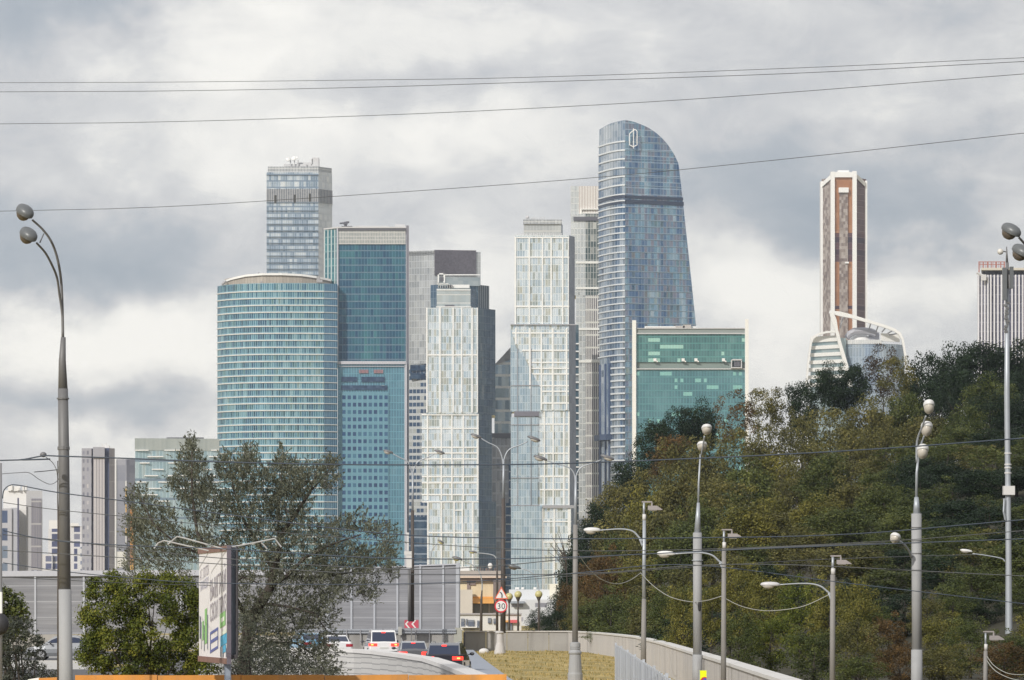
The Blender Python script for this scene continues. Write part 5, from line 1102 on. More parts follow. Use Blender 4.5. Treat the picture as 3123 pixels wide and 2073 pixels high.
floodpole(3007, 130, 1928, 11, 12, 0, 0, 0, 0, 0, 'low short floodlight pole among the bushes near the edge, without a side lamp', shell_w, arm_on=False, ysw=1985)

# antenna mast
d = 200; mst = thing('antenna_mast', (X(3073, d), d, 0), 'pale mast with panel antennas and a small round lamp on top, near the right edge', 'antenna mast')
shaft(mst, d, [(3070, 752, 3), (3071, 800, 8)], steel_d, 'spike'); shaft(mst, d, [(3072, 880, 12), (3071, 1200, 17), (3074, 1480, 17), (3076, 1700, 18), (3077, 1920, 22), (3077, 2500, 26)], steel_l, n=14); shaft(mst, d, [(3072, 800, 9), (3072, 884, 11)], steel_d, 'upper_pole')
for x0, x1, y0, y1 in ((3056, 3069, 817, 916), (3078, 3089, 814, 880)):
    mb = MB(); mb.box(X(x0, d), X(x1, d), d - .3, d - .05, Z(y1, d), Z(y0, d)); mb.build('panel_antenna', [shell_g], mst)
mb = MB(); random.seed(2)
for i in range(12): y = 920 + i * 8; mb.box(X(3062 + random.uniform(-2, 6), d), X(3070 + random.uniform(0, 9), d), d - .15, d + .1, Z(y + 6, d), Z(y, d))
mb.build('cabling', [steel_d], mst)
mb = MB(); mb.box(X(3059, d), X(3093, d), d - .3, d + .2, Z(1509, d), Z(1482, d)); mb.build('equipment_box', [conc3], mst)
mb = MB()
for y in (1380, 1414, 1424, 1440): mb._lathe(X(3074, d), d, [(.13, Z(y + 4, d)), (.17, Z(y + 4, d)), (.17, Z(y, d)), (.13, Z(y, d))], 12, 0)
mb.build('clamp', [conc3], mst)
mb = MB(); mb.tube([P(3063, 1520, d - .2), P(3061, 1560, d - .25), P(3066, 1585, d - .2)], .05, 6); mb.build('cable_loop', [steel_l], mst)
mb = MB(); mb.blob(P(3051, 767, d - .1), .15, .15, .15, None, 12, 8); mb.build('round_lamp', [plain('pale_globe', (.62, .60, .56), .3)], mst, smooth=True); arm(mst, d, [(3060, 766), (3071, 768)], 4, 4, steel_d, name='lamp_bracket')
arm(mst, d, [(2966, 1688), (3010, 1694), (3055, 1703), (3064, 1712)], 3, 4, steel_l); head(mst, d, 2947, 1680, -8, 38, 18, shell_w, lens_m)

# slim dark cable pole by the tall lamp, and the pole with the dark disc at the edge
d = 118; cp = thing('cable_pole', (X(177, d), d, 0), 'thin dark cable pole hugging the left side of the tallest lamp', 'pole')
shaft(cp, d, [(176, 1405, 3), (176, 1520, 3.5), (178, 1600, 6), (178, 2500, 9)], brown_d, n=8)
mb = MB(); mb.box(X(176, d), X(183, d), d - .1, d + .1, Z(1442, d), Z(1422, d)); mb.build('clamp_box', [steel_d], cp)
d = 112; sg = thing('signal_post', (X(-4, d), d, 0), 'grey post at the very edge with a dark round signal hood on it', 'signal post')
shaft(sg, d, [(-4, 1412, 20), (-4, 1800, 22), (-6, 2500, 26)], mid_c)
mb = MB(); mb.prism([(X(-20, d), d - .25), (X(9, d), d - .25), (X(9, d), d - .05), (X(-20, d), d - .05)], Z(1870, d), Z(1805, d)); mb.build('white_board', [white_frame], sg)
mb = MB(); mb.blob((X(4, d), d - .22, Z(1903, d)), 27 / F * d, .2, 33 / F * d, None, 20, 12); mb.build('signal_hood', [plain('black_hood', (.03, .03, .035), .6)], sg, smooth=True)

# ================================================================== overhead wires
wm = plain('black_cable', (.07, .075, .08), .5, var=0); wb = plain('navy_cable', (.035, .05, .075), .45, var=0); wwh = plain('white_cable', (.42, .42, .39), .6, var=0)
def wire(label, pts, d0, d1, w_, mat=wm, group='overhead wires across the view', sub=6, name='overhead_wire', cat='wire'):
    p0x, pnx = pts[0][0], pts[-1][0]; pts = list(pts)
    if group.startswith('overhead') and pnx >= 3150: (a, b), (c_, e) = pts[-2:]; pts.append((pnx + 2200, e + (e - b) / (c_ - a) * 2200))      # the wires run on past the frame
    if group.startswith('overhead') and p0x <= -30: (a, b), (c_, e) = pts[:2]; pts.insert(0, (p0x - 2200, b - (e - b) / (c_ - a) * 2200))
    n_ = len(pts); q = []
    for i, (a, b) in enumerate(pts):
        f = (a - p0x) / (pnx - p0x) if p0x <= -30 or pnx >= 3150 else  (a - pts[0][0]) / (pts[-1][0] - pts[0][0]) if pts[-1][0] != pts[0][0] else i / max(1, n_ - 1); dd = d0 + (d1 - d0) * f; q.append(Vector((X(a, dd), dd, Z(b, dd))))
    path = []
    for i in range(n_ - 1):
        P0, P1, P2, P3 = (q[max(0, min(n_ - 1, j))] for j in (i - 1, i, i + 1, i + 2))
        for t in range(sub):
            t /= sub; path.append(.5 * ((2 * P1) + (P2 - P0) * t + (2 * P0 - 5 * P1 + 4 * P2 - P3) * t * t + (3 * P1 - P0 - 3 * P2 + P3) * t ** 3))
    path.append(q[-1]); r_ = w_ * (.72 if w_ > 2.2 else .9) / 2 / F * (d0 + d1) / 2
    mb = MB(); mb.tube(path, r_, 6); c_ = path[0]
    return mb.build(name, [mat], None, smooth=True, loc=c_, label=label, cat=cat, group=group)
wire('topmost thin wire across the sky', [(-60, 252), (500, 250), (1060, 244), (1587, 236), (2400, 208), (3200, 172)], 120, 100, 1.9)
wire('second thin wire across the sky, just under the topmost', [(-60, 280), (500, 277), (1060, 267), (1587, 251), (2400, 224), (3200, 183)], 120, 100, 2.1)
wire('third wire down across the open sky, well below the close pair', [(-60, 378), (400, 373), (900, 360), (1500, 336), (2200, 296), (3200, 219)], 120, 100, 2.1)
w4 = wire('lowest sky wire, crossing the silver tower and the curved tower', [(-60, 645), (400, 634), (813, 612), (1719, 549), (2400, 484), (3200, 397)], 120, 100, 2.1)
for x, y in ((840, 606), (899, 604), (945, 601)):
    mb = MB(); p = P(x, y, 116.9); mb.box(p.x - .03, p.x + .03, p.y - .03, p.y + .03, p.z - .12, p.z + .10); OFF['x'] = OFF[w4.name]
    mb.build('insulator', [wm], w4)
wire('thick cable running level across the towers at the height of the lamp arms', [(-40, 1405), (60, 1402), (132, 1390), (190, 1391), (400, 1398), (661, 1408), (1031, 1416), (1400, 1417), (1719, 1413), (2248, 1392), (2700, 1367), (3200, 1330)], 109, 106, 6.5, wb)
wire('cable falling from the tall lamp to below the willow crown, dark blue', [(8, 1520), (12, 1495), (30, 1480), (60, 1480), (180, 1502), (400, 1530), (740, 1575), (1190, 1628), (1640, 1642), (2100, 1640), (2600, 1628), (3200, 1578)], 109, 106, 5, wb)
wire('thin cable next below the dark blue falling one', [(10, 1532), (180, 1555), (436, 1580), (800, 1618), (1190, 1650), (1640, 1677), (2100, 1676), (2700, 1650), (3200, 1612)], 110, 106, 3.5)
wire('cable of a close pair crossing the billboard top edge, the upper one', [(10, 1618), (180, 1650), (500, 1668), (661, 1672), (1190, 1702), (1700, 1700), (2340, 1672), (3200, 1640)], 108, 104, 5, wb)
wire('cable of a close pair crossing the billboard top edge, the lower one', [(10, 1630), (180, 1647), (480, 1682), (700, 1704), (1190, 1735), (1500, 1726), (1790, 1700), (2300, 1672), (2700, 1655)], 109, 105, 4.2)
wire('cable crossing the upper part of the billboard face', [(10, 1678), (240, 1692), (520, 1710), (700, 1722), (1020, 1745), (1400, 1752), (1800, 1748), (2300, 1720), (3200, 1760)], 109, 105, 4.2)
wire('cable passing just over the green bush and behind the wires of the billboard', [(10, 1716), (190, 1742), (400, 1762), (600, 1776), (1000, 1782), (1400, 1775), (1750, 1748), (2100, 1722), (2600, 1780), (3200, 1850)], 111, 107, 4.2, wb)
wire('lowest cable on the left, in front of the noise barrier top', [(-20, 1757), (180, 1768), (450, 1780), (700, 1786)], 116, 119, 3.2)
wire('thin cable sloping up to the right above the globe lamps', [(900, 1786), (1300, 1782), (1500, 1774), (1720, 1758), (2100, 1730), (2500, 1706), (3000, 1690)], 240, 200, 2.8)
wire('slack loop of thin cable left of the tallest lamp', [(-10, 1446), (60, 1441), (90, 1442), (120, 1462), (150, 1476), (170, 1470), (182, 1455)], 116, 117.6, 2.6)
wire('short cable hanging from the junction knob to the thin cable pole', [(140, 1394), (160, 1410), (172, 1432), (176, 1455)], 109.5, 117.8, 3)
wire('short tensioned stay with an eye bolt beside the tallest lamp', [(105, 1439), (140, 1436), (176, 1432)], 116, 117.8, 4)
mb = MB(); mb.blob(P(132, 1386, 109), .09, .09, .07, None, 12, 8); mb.build('junction_knob', [shell_d], None, smooth=True, loc=P(132, 1386, 109), label='brown junction knob on the thick cable left of the tallest lamp', cat='cable joint')
GF = 'white cables sagging between the lamp poles'
wire('white cable sagging from the pedestal lamp to the first floodlight pole', [(1758, 1680), (1790, 1726), (1830, 1764), (1878, 1780), (1920, 1770), (1955, 1746)], 172, 195, 3, wwh, GF, name='sagging_cable', cat='cable')
wire('white cable sagging between the first two floodlight poles', [(1953, 1746), (1990, 1784), (2040, 1818), (2100, 1834), (2150, 1832), (2200, 1818)], 195, 128, 3, wwh, GF, name='sagging_cable', cat='cable')
wire('white cable sagging between the second and third floodlight poles', [(2200, 1818), (2260, 1848), (2330, 1862), (2400, 1858), (2460, 1845), (2530, 1812)], 128, 128, 3, wwh, GF, name='sagging_cable', cat='cable')
wire('upper white cable sagging right from the low floodlight pole', [(3008, 1998), (3030, 2028), (3065, 2050), (3100, 2057), (3140, 2055)], 130, 127, 3, wwh, GF, name='sagging_cable', cat='cable')
wire('lower white cable sagging right from the low floodlight pole', [(3008, 2012), (3035, 2045), (3080, 2068), (3140, 2080)], 130, 127, 3, wwh, GF, name='sagging_cable', cat='cable')

# ================================================================== signs
GS = 'road signs'
red = plain('sign_red', (.60, .03, .05), .45, var=.06); orr = plain('sign_orange_red', (.72, .13, .06), .45, var=.06); whs = plain('sign_white', (.72, .71, .70), .45, var=.05); blk_ = plain('sign_black', (.03, .035, .06), .5)
d = 277; s30 = thing('speed_limit_sign', P(1528, 1848, d), 'round white speed limit sign reading 30 with a red rim, on the Y lamp', 'road sign', GS)
def disc(mb, c, r, y, n=32):
    mb.face([(c.x + r * math.cos(2 * math.pi * i / n), y, c.z + r * math.sin(2 * math.pi * i / n)) for i in range(n)][::-1] if False else [(c.x + r * math.cos(2 * math.pi * i / n), y, c.z + r * math.sin(2 * math.pi * i / n)) for i in range(n)])
def drum(mb, c, r, y0, y1, n=32):
    pts = [(c.x + r * math.cos(2 * math.pi * i / n), c.z + r * math.sin(2 * math.pi * i / n)) for i in range(n)]
    mb.face([(a, y0, b) for a, b in pts]); mb.face([(a, y1, b) for a, b in pts][::-1])
    for i in range(n): a, b = pts[i], pts[(i + 1) % n]; mb.face([(a[0], y0, a[1]), (a[0], y1, a[1]), (b[0], y1, b[1]), (b[0], y0, b[1])])
c = P(1528, 1848, d); s_ = d / F
mb = MB(); drum(mb, c, 19.6 * s_, d, d + .04); mb.build('red_rim', [red], s30)
mb = MB(); drum(mb, c, 15.6 * s_, d - .012, d + .01); mb.build('white_face', [whs], s30)
mb = MB(); put_text(mb, '30', 26 * s_, lambda a, b: (c.x + a, d - .02, c.z - 9 * s_ + b), center=True); mb.build('numerals', [blk_], s30)
tri = thing('warning_sign', P(1529, 1815, d), 'triangular warning sign with a red border and a left-bending black arrow', 'road sign', GS)
def trip(mb, pts, y0, y1):
    P_ = [(X(a, d), Z(b, d)) for a, b in pts]; mb.face([(a, y0, b) for a, b in P_]); mb.face([(a, y1, b) for a, b in P_][::-1])
    for i in range(len(P_)): a, b = P_[i], P_[(i + 1) % len(P_)]; mb.face([(a[0], y0, a[1]), (a[0], y1, a[1]), (b[0], y1, b[1]), (b[0], y0, b[1])])
mb = MB(); trip(mb, [(1508, 1826.5), (1550, 1826.5), (1529, 1788)], d, d + .04); mb.build('red_border', [orr], tri)
mb = MB(); trip(mb, [(1512.5, 1823.5), (1545.5, 1823.5), (1529, 1794.5)], d - .012, d + .01); mb.build('white_face', [whs], tri)
mb = MB(); q = [(1530.5, 1822), (1531, 1814), (1529, 1808.5), (1524.5, 1805)]
mb.tube([P(a, b, d - .02) for a, b in q], [.04, .04, .04, .035], 6); mb.build('arrow', [blk_], tri)
mb = MB(); mb.box(X(1524, d), X(1532, d), d + .045, d + .12, Z(1872, d), Z(1795, d)); mb.build('backing_bar', [steel_d], tri)
d = 294.5; chv = thing('chevron_sign', P(1255, 1903, d), 'red and white chevron board pointing left in front of the noise barrier', 'road sign', GS)
mb = MB(); mb.box(X(1233.5, d), X(1276.5, d), d, d + .05, Z(1915, d), Z(1890.5, d)); mb.build('red_board', [plain('faded_sign_red', (.52, .07, .11), .45)], chv)
mb = MB()
for x in (1235, 1254.5):
    for sgn in (1, -1):
        pts = [(x, 1902.7), (x + 10, 1902.7 - sgn * 12), (x + 15, 1902.7 - sgn * 12), (x + 5.5, 1902.7)]
        if x < 1240: pts = [(max(a, 1233.8), b) for a, b in pts]
        f = [(X(a, d), d - .012, Z(b, d)) for a, b in pts]; mb.face(f if sgn < 0 else f[::-1])
mb.build('white_chevrons', [whs], chv); mb = MB(); mb.box(X(1253, d), X(1256, d), d + .06, d + .12, 0, Z(1892, d)); mb.build('post', [steel_d], chv)
d = 148; ys_ = thing('yellow_sign', P(2150, 2065, d), 'fluorescent yellow no-parking sign at the foot of the two-headed lamp', 'road sign', GS)
mb = MB(); mb.box(X(2133, d), X(2166, d), d, d + .04, Z(2118, d), Z(2044.5, d)); mb.build('yellow_board', [plain('fluorescent_yellow', (.80, .90, .0), .5, var=.04, emit=None)], ys_)
mb = MB(); c = P(2149, 2077, d); s_ = d / F; drum(mb, c, 13 * s_, d - .012, d + .01); mb.build('red_rim', [red], ys_); mb = MB(); drum(mb, c, 9.6 * s_, d - .022, d); mb.build('blue_disc', [plain('sign_blue', (.05, .10, .42), .45)], ys_)
mb = MB(); mb.tube([(c.x - 9 * s_, d - .03, c.z + 9 * s_), (c.x + 9 * s_, d - .03, c.z - 9 * s_)], .018, 5); mb.build('red_bar', [red], ys_)
mb = MB(); mb.box(X(2131, d), X(2134.5, d), d - .01, d + .3, Z(2118, d), Z(2045, d)); mb.build('mounting', [steel_l], ys_)

# ================================================================== billboard seen almost edge-on
bb = thing('billboard', (X(697, 115.2), 115.2, 0), 'large billboard seen nearly edge-on, white poster with grey lettering and a green and blue picture', 'billboard')
O0 = Vector((X(607, 121.2), 121.2, 0)); O1 = Vector((X(697, 115.3), 115.3, 0)); E = (O1 - O0); LB = E.length; E.normalize(); NB = Vector((E.y, -E.x, 0)).normalized()
if NB.x > 0: NB = -NB
zb, ztp = Z(2004, 118), Z(1684, 118)
def BB(s, t, o=0.0): return O0 + E * s + NB * o + Vector((0, 0, zb + t))
HB = ztp - zb
def bquad(mb, s0, s1, t0, t1, o, slant=0): mb.face([BB(s0, t0, o), BB(s1, t0 + slant * (s1 - s0), o), BB(s1, t1 + slant * (s1 - s0), o), BB(s0, t1, o)])
def bbox(mb, s0, s1, t0, t1, o0, o1):
    A = [BB(s, t, o) for o in (o0, o1) for s, t in ((s0, t0), (s1, t0), (s1, t1), (s0, t1))]
    for f in ((4, 5, 6, 7), (3, 2, 1, 0), (0, 1, 5, 4), (1, 2, 6, 5), (2, 3, 7, 6), (3, 0, 4, 7)): mb.face([A[i] for i in f])
mb = MB(); bbox(mb, 0, LB, 0, HB, -.05, 0); mb.build('poster_panel', [plain('poster_white', (.80, .79, .82), .5, var=.03, scale=.6)], bb)
mb = MB(); bbox(mb, -.05, LB + .05, HB, HB + .16, -.07, .03); bbox(mb, -.05, LB + .05, -.16, 0, -.07, .03); mb.build('rusty_edge', [plain('rusty_brown_metal', (.22, .13, .11), .7, var=.4, scale=3)], bb)
mb = MB(); bbox(mb, LB, LB + .09, -.16, HB + .16, -.06, .05); mb.build('end_strip', [plain('brown_grey_edge', (.15, .13, .16), .5)], bb)
# second face, splayed like a V
mb = MB(); x0, x1 = X(704, 115.5), X(722, 115.5)
mb.prism([(x0, 115.5), (x1, 115.6), (X(716, 121), 121), (X(706, 121), 121)], Z(1997, 115.5), Z(1662, 115.5)); mb.build('blue_steel_side', [plain('blue_grey_steel', (.30, .34, .40), .5, .2, var=.15, scale=1.2, grime=(.2, .22, .27))], bb)
mb = MB(); mb.box(X(720, 115.4), X(724.5, 115.4), 115.35, 115.7, Z(2000, 115.4), Z(1665, 115.4)); mb.box(X(703, 115.4), X(722, 115.4), 115.36, 115.9, Z(2008, 115.4), Z(1996, 115.4)); mb.build('dark_edge', [plain('black_brown_edge', (.05, .045, .05), .6)], bb)
mb = MB(); mb.box(X(684, 116.4), X(703, 116.4), 116.4, 116.75, 0, Z(1997, 116.4)); mb.build('post', [plain('blue_grey_post', (.27, .31, .38), .5, .2)], bb)
grey_t = plain('grey_lilac_lettering', (.36, .33, .38), .6); blue_t = plain('poster_blue', (.12, .15, .38), .6); green_t = plain('poster_green', (.28, .55, .22), .6); cyan_t = plain('poster_cyan', (.08, .42, .68), .6); dark_t = plain('poster_slate', (.16, .20, .28), .6)
SL = .10
def btext(body, size, s, t, mat, vs=1.0): mb = MB(); put_text(mb, body, size, lambda a, b: BB(s + a, t + b * vs + SL * a, .012)); mb.build('lettering', [mat], bb)
btext('ВЫИГРАЙ', .66, 2.35, 1.58, grey_t, 1.25); btext('СВОЙ ПРИЗ', .56, 2.35, .98, grey_t, 1.25)
btext('А.Г. ЛОТОК', .34, .25, 2.18, grey_t, 1.2); btext('ПРИХОДИ', .34, .3, 1.86, plain('blue_grey_lettering', (.42, .42, .55), .6), 1.1); btext('18+', .2, 5.1, 2.2, grey_t)
mb = MB()
for t0, t1 in ((.62, .70), (.36, .46), (.10, .18)): bquad(mb, 2.4, 4.0, t0, t1, .012, SL)
bquad(mb, 2.4, 2.5, .1, .7, .0122, 0); bquad(mb, 3.92, 4.02, .26, .86, .0122, 0); mb.build('blue_frame', [blue_t], bb)
mb = MB(); bquad(mb, 4.4, 5.5, .82, 1.22, .012, SL); bquad(mb, 1.3, 1.75, .35, 1.35, .012, SL); bquad(mb, .75, 1.05, .45, 1.0, .012, SL); mb.build('green_picture', [green_t], bb)
mb = MB(); bquad(mb, 4.6, 5.3, .98, 1.1, .016, SL); bquad(mb, 4.7, 5.9, -.02 + .62, .72, .012, SL); mb.build('pale_inset', [plain('poster_pale', (.75, .82, .72), .6)], bb)
mb = MB(); bquad(mb, 4.5, 5.8, .30, .60, .012, SL); bquad(mb, 4.9, 5.6, .12, .32, .014, SL); mb.build('cyan_picture', [cyan_t], bb)
mb = MB()
for a, b, t0, t1 in ((.25, .4, .5, 1.15), (.55, .62, .2, 1.0), (1.15, 1.25, .15, .9), (1.85, 1.95, .2, 1.2), (4.5, 4.62, .02, .3), (5.0, 5.12, .02, .25), (5.6, 5.75, .02, .28)): bquad(mb, a, b, t0, t1, .018, SL)
mb.build('dark_figures', [dark_t], bb)
mtl = plain('pale_grey_arm', (.45, .45, .45), .5, .2)
for pts in ([(690, 1676, 115.6), (560, 1640, 117), (540, 1636, 117.2), (512, 1660, 117.3)], [(640, 1680, 119), (500, 1648, 120.5), (482, 1656, 120.6), (470, 1672, 120.6)], [(708, 1668, 115.5), (790, 1652, 115), (838, 1642, 114.8), (858, 1668, 114.8)], [(795, 1651, 115), (815, 1674, 115)], [(705, 1668, 119), (790, 1652, 119.5)]):
    mb = MB(); mb.tube([P(*p) for p in pts], .022, 6); mb.build('floodlight_arm', [mtl], bb)

# ================================================================== cars, seen from behind
tyre = plain('tyre_rubber', (.02, .02, .02), .8); rimm = plain('alloy_rim', (.4, .4, .42), .35, .7)
glass_c, k = newmat('car_glass'); principled(k, (.015, .025, .06), .05, .0, None, .8)
brk = plain('lit_brake_lamp', (.75, .02, .02), .3, emit=((1, .035, .02), 2.6)); amb = plain('lit_tail_centre', (.9, .3, .1), .3, emit=((1, .32, .06), 3.2)); offl = plain('unlit_tail_lamp', (.42, .03, .05), .2); plate_m = plain('number_plate', (.62, .62, .60), .5); chrome = plain('chrome', (.6, .6, .62), .2, .9)
def paint(name, c, metal=.2):
    m_, k = newmat(name); b = principled(k, c, .28, metal); b.inputs['Coat Weight'].default_value = 1.0; b.inputs['Coat Roughness'].default_value = .05; return m_
def car(px, d, z0, yaw, pm_, label, suv=True, lit=2, W=.92, LEN=4.6, H=1.66, light=None, roof=None, plate=True):
    t = thing('car', (0, 0, 0), label, 'car', 'cars in the queue')
    if suv:
        st_ = [(0.0, .42, .96, .86), (.05, .30, 1.02, .96), (.5, .26, 1.03, 1.0), (1.2, .24, 1.02, 1.0), (2.6, .24, 1.0, 1.0), (3.4, .24, .98, 1.0), (4.0, .26, .92, .97), (4.45, .30, .80, .90), (4.6, .40, .66, .78)]
        cab = [(.10, 1.0, .92), (.48, H - .07, .74), (.62, H, .72), (2.2, H + .02, .70), (2.85, H - .06, .68), (3.65, .99, .86)]
    else:
        st_ = [(0.0, .42, .90, .84), (.06, .28, .99, .95), (.5, .24, 1.01, 1.0), (1.2, .22, .98, 1.0), (2.6, .22, .94, 1.0), (3.4, .22, .90, 1.0), (4.1, .24, .82, .97), (4.5, .3, .70, .88), (4.6, .38, .60, .76)]
        cab = [(.75, .99, .84), (1.45, H - .06, .64), (1.7, H, .62), (2.5, H, .62), (2.85, H - .06, .62), (3.6, .92, .80)]
    mb = MB()
    prof = []
    for y, zl, zt, wf in st_:
        w_ = W * wf; prof.append([(-w_ * .97, zl), (-w_, zl + .22), (-w_ * .985, (zl + zt) / 2 + .1), (-w_ * .90, zt), (0, zt + .03), (w_ * .90, zt), (w_ * .985, (zl + zt) / 2 + .1), (w_, zl + .22), (w_ * .97, zl)])
    sc_ = LEN / 4.6
    for i in range(len(st_) - 1):
        for j in range(8):
            a, b = prof[i], prof[i + 1]; y0, y1 = st_[i][0] * sc_, st_[i + 1][0] * sc_
            mb.face([(a[j][0], y0, a[j][1]), (a[j + 1][0], y0, a[j + 1][1]), (b[j + 1][0], y1, b[j + 1][1]), (b[j][0], y1, b[j][1])][::-1])
    mb.face([(x, 0, z) for x, z in prof[0]][::-1]); mb.face([(x, LEN, z) for x, z in prof[-1]])
    body = mb.build('body', [pm_], t, smooth=True)
    mb = MB()
    for i in range(len(cab) - 1):
        (y0, z0_, w0), (y1, z1_, w1) = cab[i], cab[i + 1]; y0 *= sc_; y1 *= sc_
        if i in (0, len(cab) - 2): continue
        mb.face([(-w0, y0, z0_), (w0, y0, z0_), (w1, y1, z1_), (-w1, y1, z1_)])
    zb_ = 1.0
    # pillars and roof edge: side walls of the cabin
    for s in (-1, 1):
        pts = [(s * W * .86 if i in (0, len(cab) - 1) else s * w_, y * sc_, z) for i, (y, z, w_) in enumerate(cab)]
        mb.face(pts if s > 0 else pts[::-1])
    (y0, z0_, w0), (y1, z1_, w1) = cab[0], cab[1]; mb.face([(-W * .86, y0 * sc_, z0_), (W * .86, y0 * sc_, z0_), (w1, y1 * sc_, z1_), (-w1, y1 * sc_, z1_)])
    (y0, z0_, w0), (y1, z1_, w1) = cab[-2], cab[-1]; mb.face([(-w0, y0 * sc_, z0_), (w0, y0 * sc_, z0_), (W * .86, y1 * sc_, z1_), (-W * .86, y1 * sc_, z1_)])
    mb.build('cabin', [roof or pm_], t)
    (y0, z0_, _), (y1, z1_, w1) = cab[0], cab[1]
    def lerp(f, g, o=.012):
        y = (y0 + (y1 - y0) * g) * sc_ - o; z = z0_ + (z1_ - z0_) * g + o * .3; w_ = (W * .86 + (w1 - W * .86) * g) * f; return (w_, y, z)
    mb = MB(); mb.face([lerp(-.90, .06), lerp(.90, .06), lerp(.93, .93), lerp(-.93, .93)]); mb.build('rear_window', [glass_c], t)
    for s in (-1, 1):
        mb = MB(); q = []
        for (fy, fz) in ((.12, .10), (.88, .10), (.80, .5), (.66, .88), (.22, .88)):
            y = cab[0][0] + (cab[-1][0] - cab[0][0]) * fy; zt = H - .06
            z = 1.0 + (zt - 1.0) * fz; w_ = W * .86 + (cab[2][2] - W * .86) * fz + .012; q.append((s * w_, y * sc_, z))
        mb.face(q if s > 0 else q[::-1]); mb.build('side_window', [glass_c], t)
        for wy in (.85, 3.65):
            mb = MB(); x0, x1 = s * (W - .2), s * (W + .0); m2 = MB()
            def whl(m_, r, xa, xb):
                n_ = 18; pa = [(xa, wy * sc_ + r * math.cos(2 * math.pi * i / n_), .33 + r * math.sin(2 * math.pi * i / n_)) for i in range(n_)]; pb = [(xb, p[1], p[2]) for p in pa]
                m_.face(pa); m_.face(pb[::-1])
                for i in range(n_): j = (i + 1) % n_; m_.face([pa[i], pb[i], pb[j], pa[j]])
            whl(mb, .335, x0, x1 + s * .01); wo_ = mb.build('wheel', [tyre], t); whl(m2, .21, x1 - s * .02, x1 + s * .022); m2.build('rim', [rimm], wo_)
        zl = .86 if suv else .78
        mb = MB(); mb.prism([(s * W * .46, -.035), (s * W * .86, -.02), (s * W * .985, .06), (s * W * .985, .22), (s * W * .5, .2)][::s], zl - .10, zl + .07); tl = mb.build('tail_lamp', [brk if lit else offl], t)
        if lit == 2: m2 = MB(); m2.box(min(s * W * .70, s * W * .86), max(s * W * .70, s * W * .86), -.05, -.038, zl - .05, zl + .02); m2.build('bulb_glow', [amb], tl)
        mb = MB(); mb.blob((s * (W + .14), 3.05 * sc_, 1.03), .12, .06, .085, None, 10, 6); mb.box(min(s * (W - .06), s * (W + .1)), max(s * (W - .06), s * (W + .1)), 3.03 * sc_, 3.08 * sc_, .98, 1.02); mb.build('mirror', [plain('mirror_shell', (.06, .06, .07), .4)], t)
    if plate: mb = MB(); mb.box(-.27, .27, -.02, .01, .60 if suv else .52, .71 if suv else .63); mb.build('number_plate', [plate_m], t)
    mb = MB(); mb.box(-W * .9, W * .9, -.035, .08, .36, .46); mb.build('bumper_trim', [plain('bumper_black', (.04, .04, .045), .5)], t)
    if lit: g_ = .95 if suv else .90; a = lerp(-.16, g_ - .05, .02); b = lerp(.16, g_ - .05, .02); mb = MB(); mb.face([(a[0], a[1] - .01, a[2] - .05), (b[0], b[1] - .01, b[2] - .05), (b[0], b[1] - .01, b[2] + .035), (a[0], a[1] - .01, a[2] + .035)]); mb.build('high_brake_lamp', [brk], t)
    if suv:
        for s in (-1, 1): mb = MB(); mb.tube([(s * .64, .6, H + .0), (s * .64, .75, H + .06), (s * .64, 2.4, H + .07), (s * .63, 2.6, H + .0)], .018, 6); mb.build('roof_rail', [chrome], t)
    mb = MB(); mb.tube([(0, .75 * sc_ + (0 if suv else .8), H), (0, .66 * sc_ + (0 if suv else .8), H + .09)], .012, 5); mb.build('aerial', [tyre], t)
    t.location = (X(px, d), d, z0); t.rotation_euler = (0, 0, R(yaw)); return t
whp = paint('white_car_paint', (.78, .78, .80), 0); blp = paint('black_car_paint', (.018, .018, .03), .3); grp = paint('grey_car_paint', (.16, .165, .18), .5); sip = paint('silver_car_paint', (.5, .52, .54), .6); bwp = paint('blue_car_paint', (.2, .42, .62), .2)
car(1352, 200, -.12, -5, blp, 'black estate car with bright brake lamps, last in the queue by the kerb', True, 2, W=.95, H=1.56, roof=paint('silver_grey_roof_paint', (.22, .23, .26), .4))
car(1171, 258, 0.0, 7, whp, 'white off-roader with roof rails and lit brake lamps in the middle of the queue', True, 2, W=.94, H=1.74)
car(1264, 226, -.1, 4, grp, 'dark grey saloon between the white off-roader and the black estate car', False, 1, W=.86, H=1.42, roof=sip)
car(1036, 268, -.05, 10, whp, 'white saloon with a blue-tinted rear window, beside the willow leaves', False, 0, W=.88, H=1.42)
car(966, 276, 0.0, 20, bwp, 'pale blue car almost hidden by the willow leaves', False, 0, W=.86, H=1.45)
car(315, 250, 0.0, 90, paint('grey_silver_car_paint', (.24, .25, .27), .5), 'silver saloon seen from the side on the left road, behind the tall lamp', False, 0, W=.88, H=1.48)

# ================================================================== foliage
def leafmat(name, a, b, c, trans=.25):
    m_, k = newmat(name)
    at_ = k.n('ShaderNodeAttribute', attribute_name='tint'); oi = k.n('ShaderNodeObjectInfo')
    f = k.m('ADD', k.m('MULTIPLY', at_.outputs['Fac'], .9), k.m('MULTIPLY', oi.outputs['Random'], .1))
    cc = k.ramp(f, [(0, a), (.5, b), (1, c)])
    b_ = k.n('ShaderNodeBsdfPrincipled'); k.l(cc, b_.inputs['Base Color']); b_.inputs['Roughness'].default_value = .6; b_.inputs['Specular IOR Level'].default_value = .25
    t_ = k.n('ShaderNodeBsdfTranslucent'); k.l(cc, t_.inputs[0]); mx = k.n('ShaderNodeMixShader'); mx.inputs[0].default_value = trans
    k.l(b_.outputs[0], mx.inputs[1]); k.l(t_.outputs[0], mx.inputs[2]); o = k.n('ShaderNodeOutputMaterial'); k.l(mx.outputs[0], o.inputs[0]); return m_
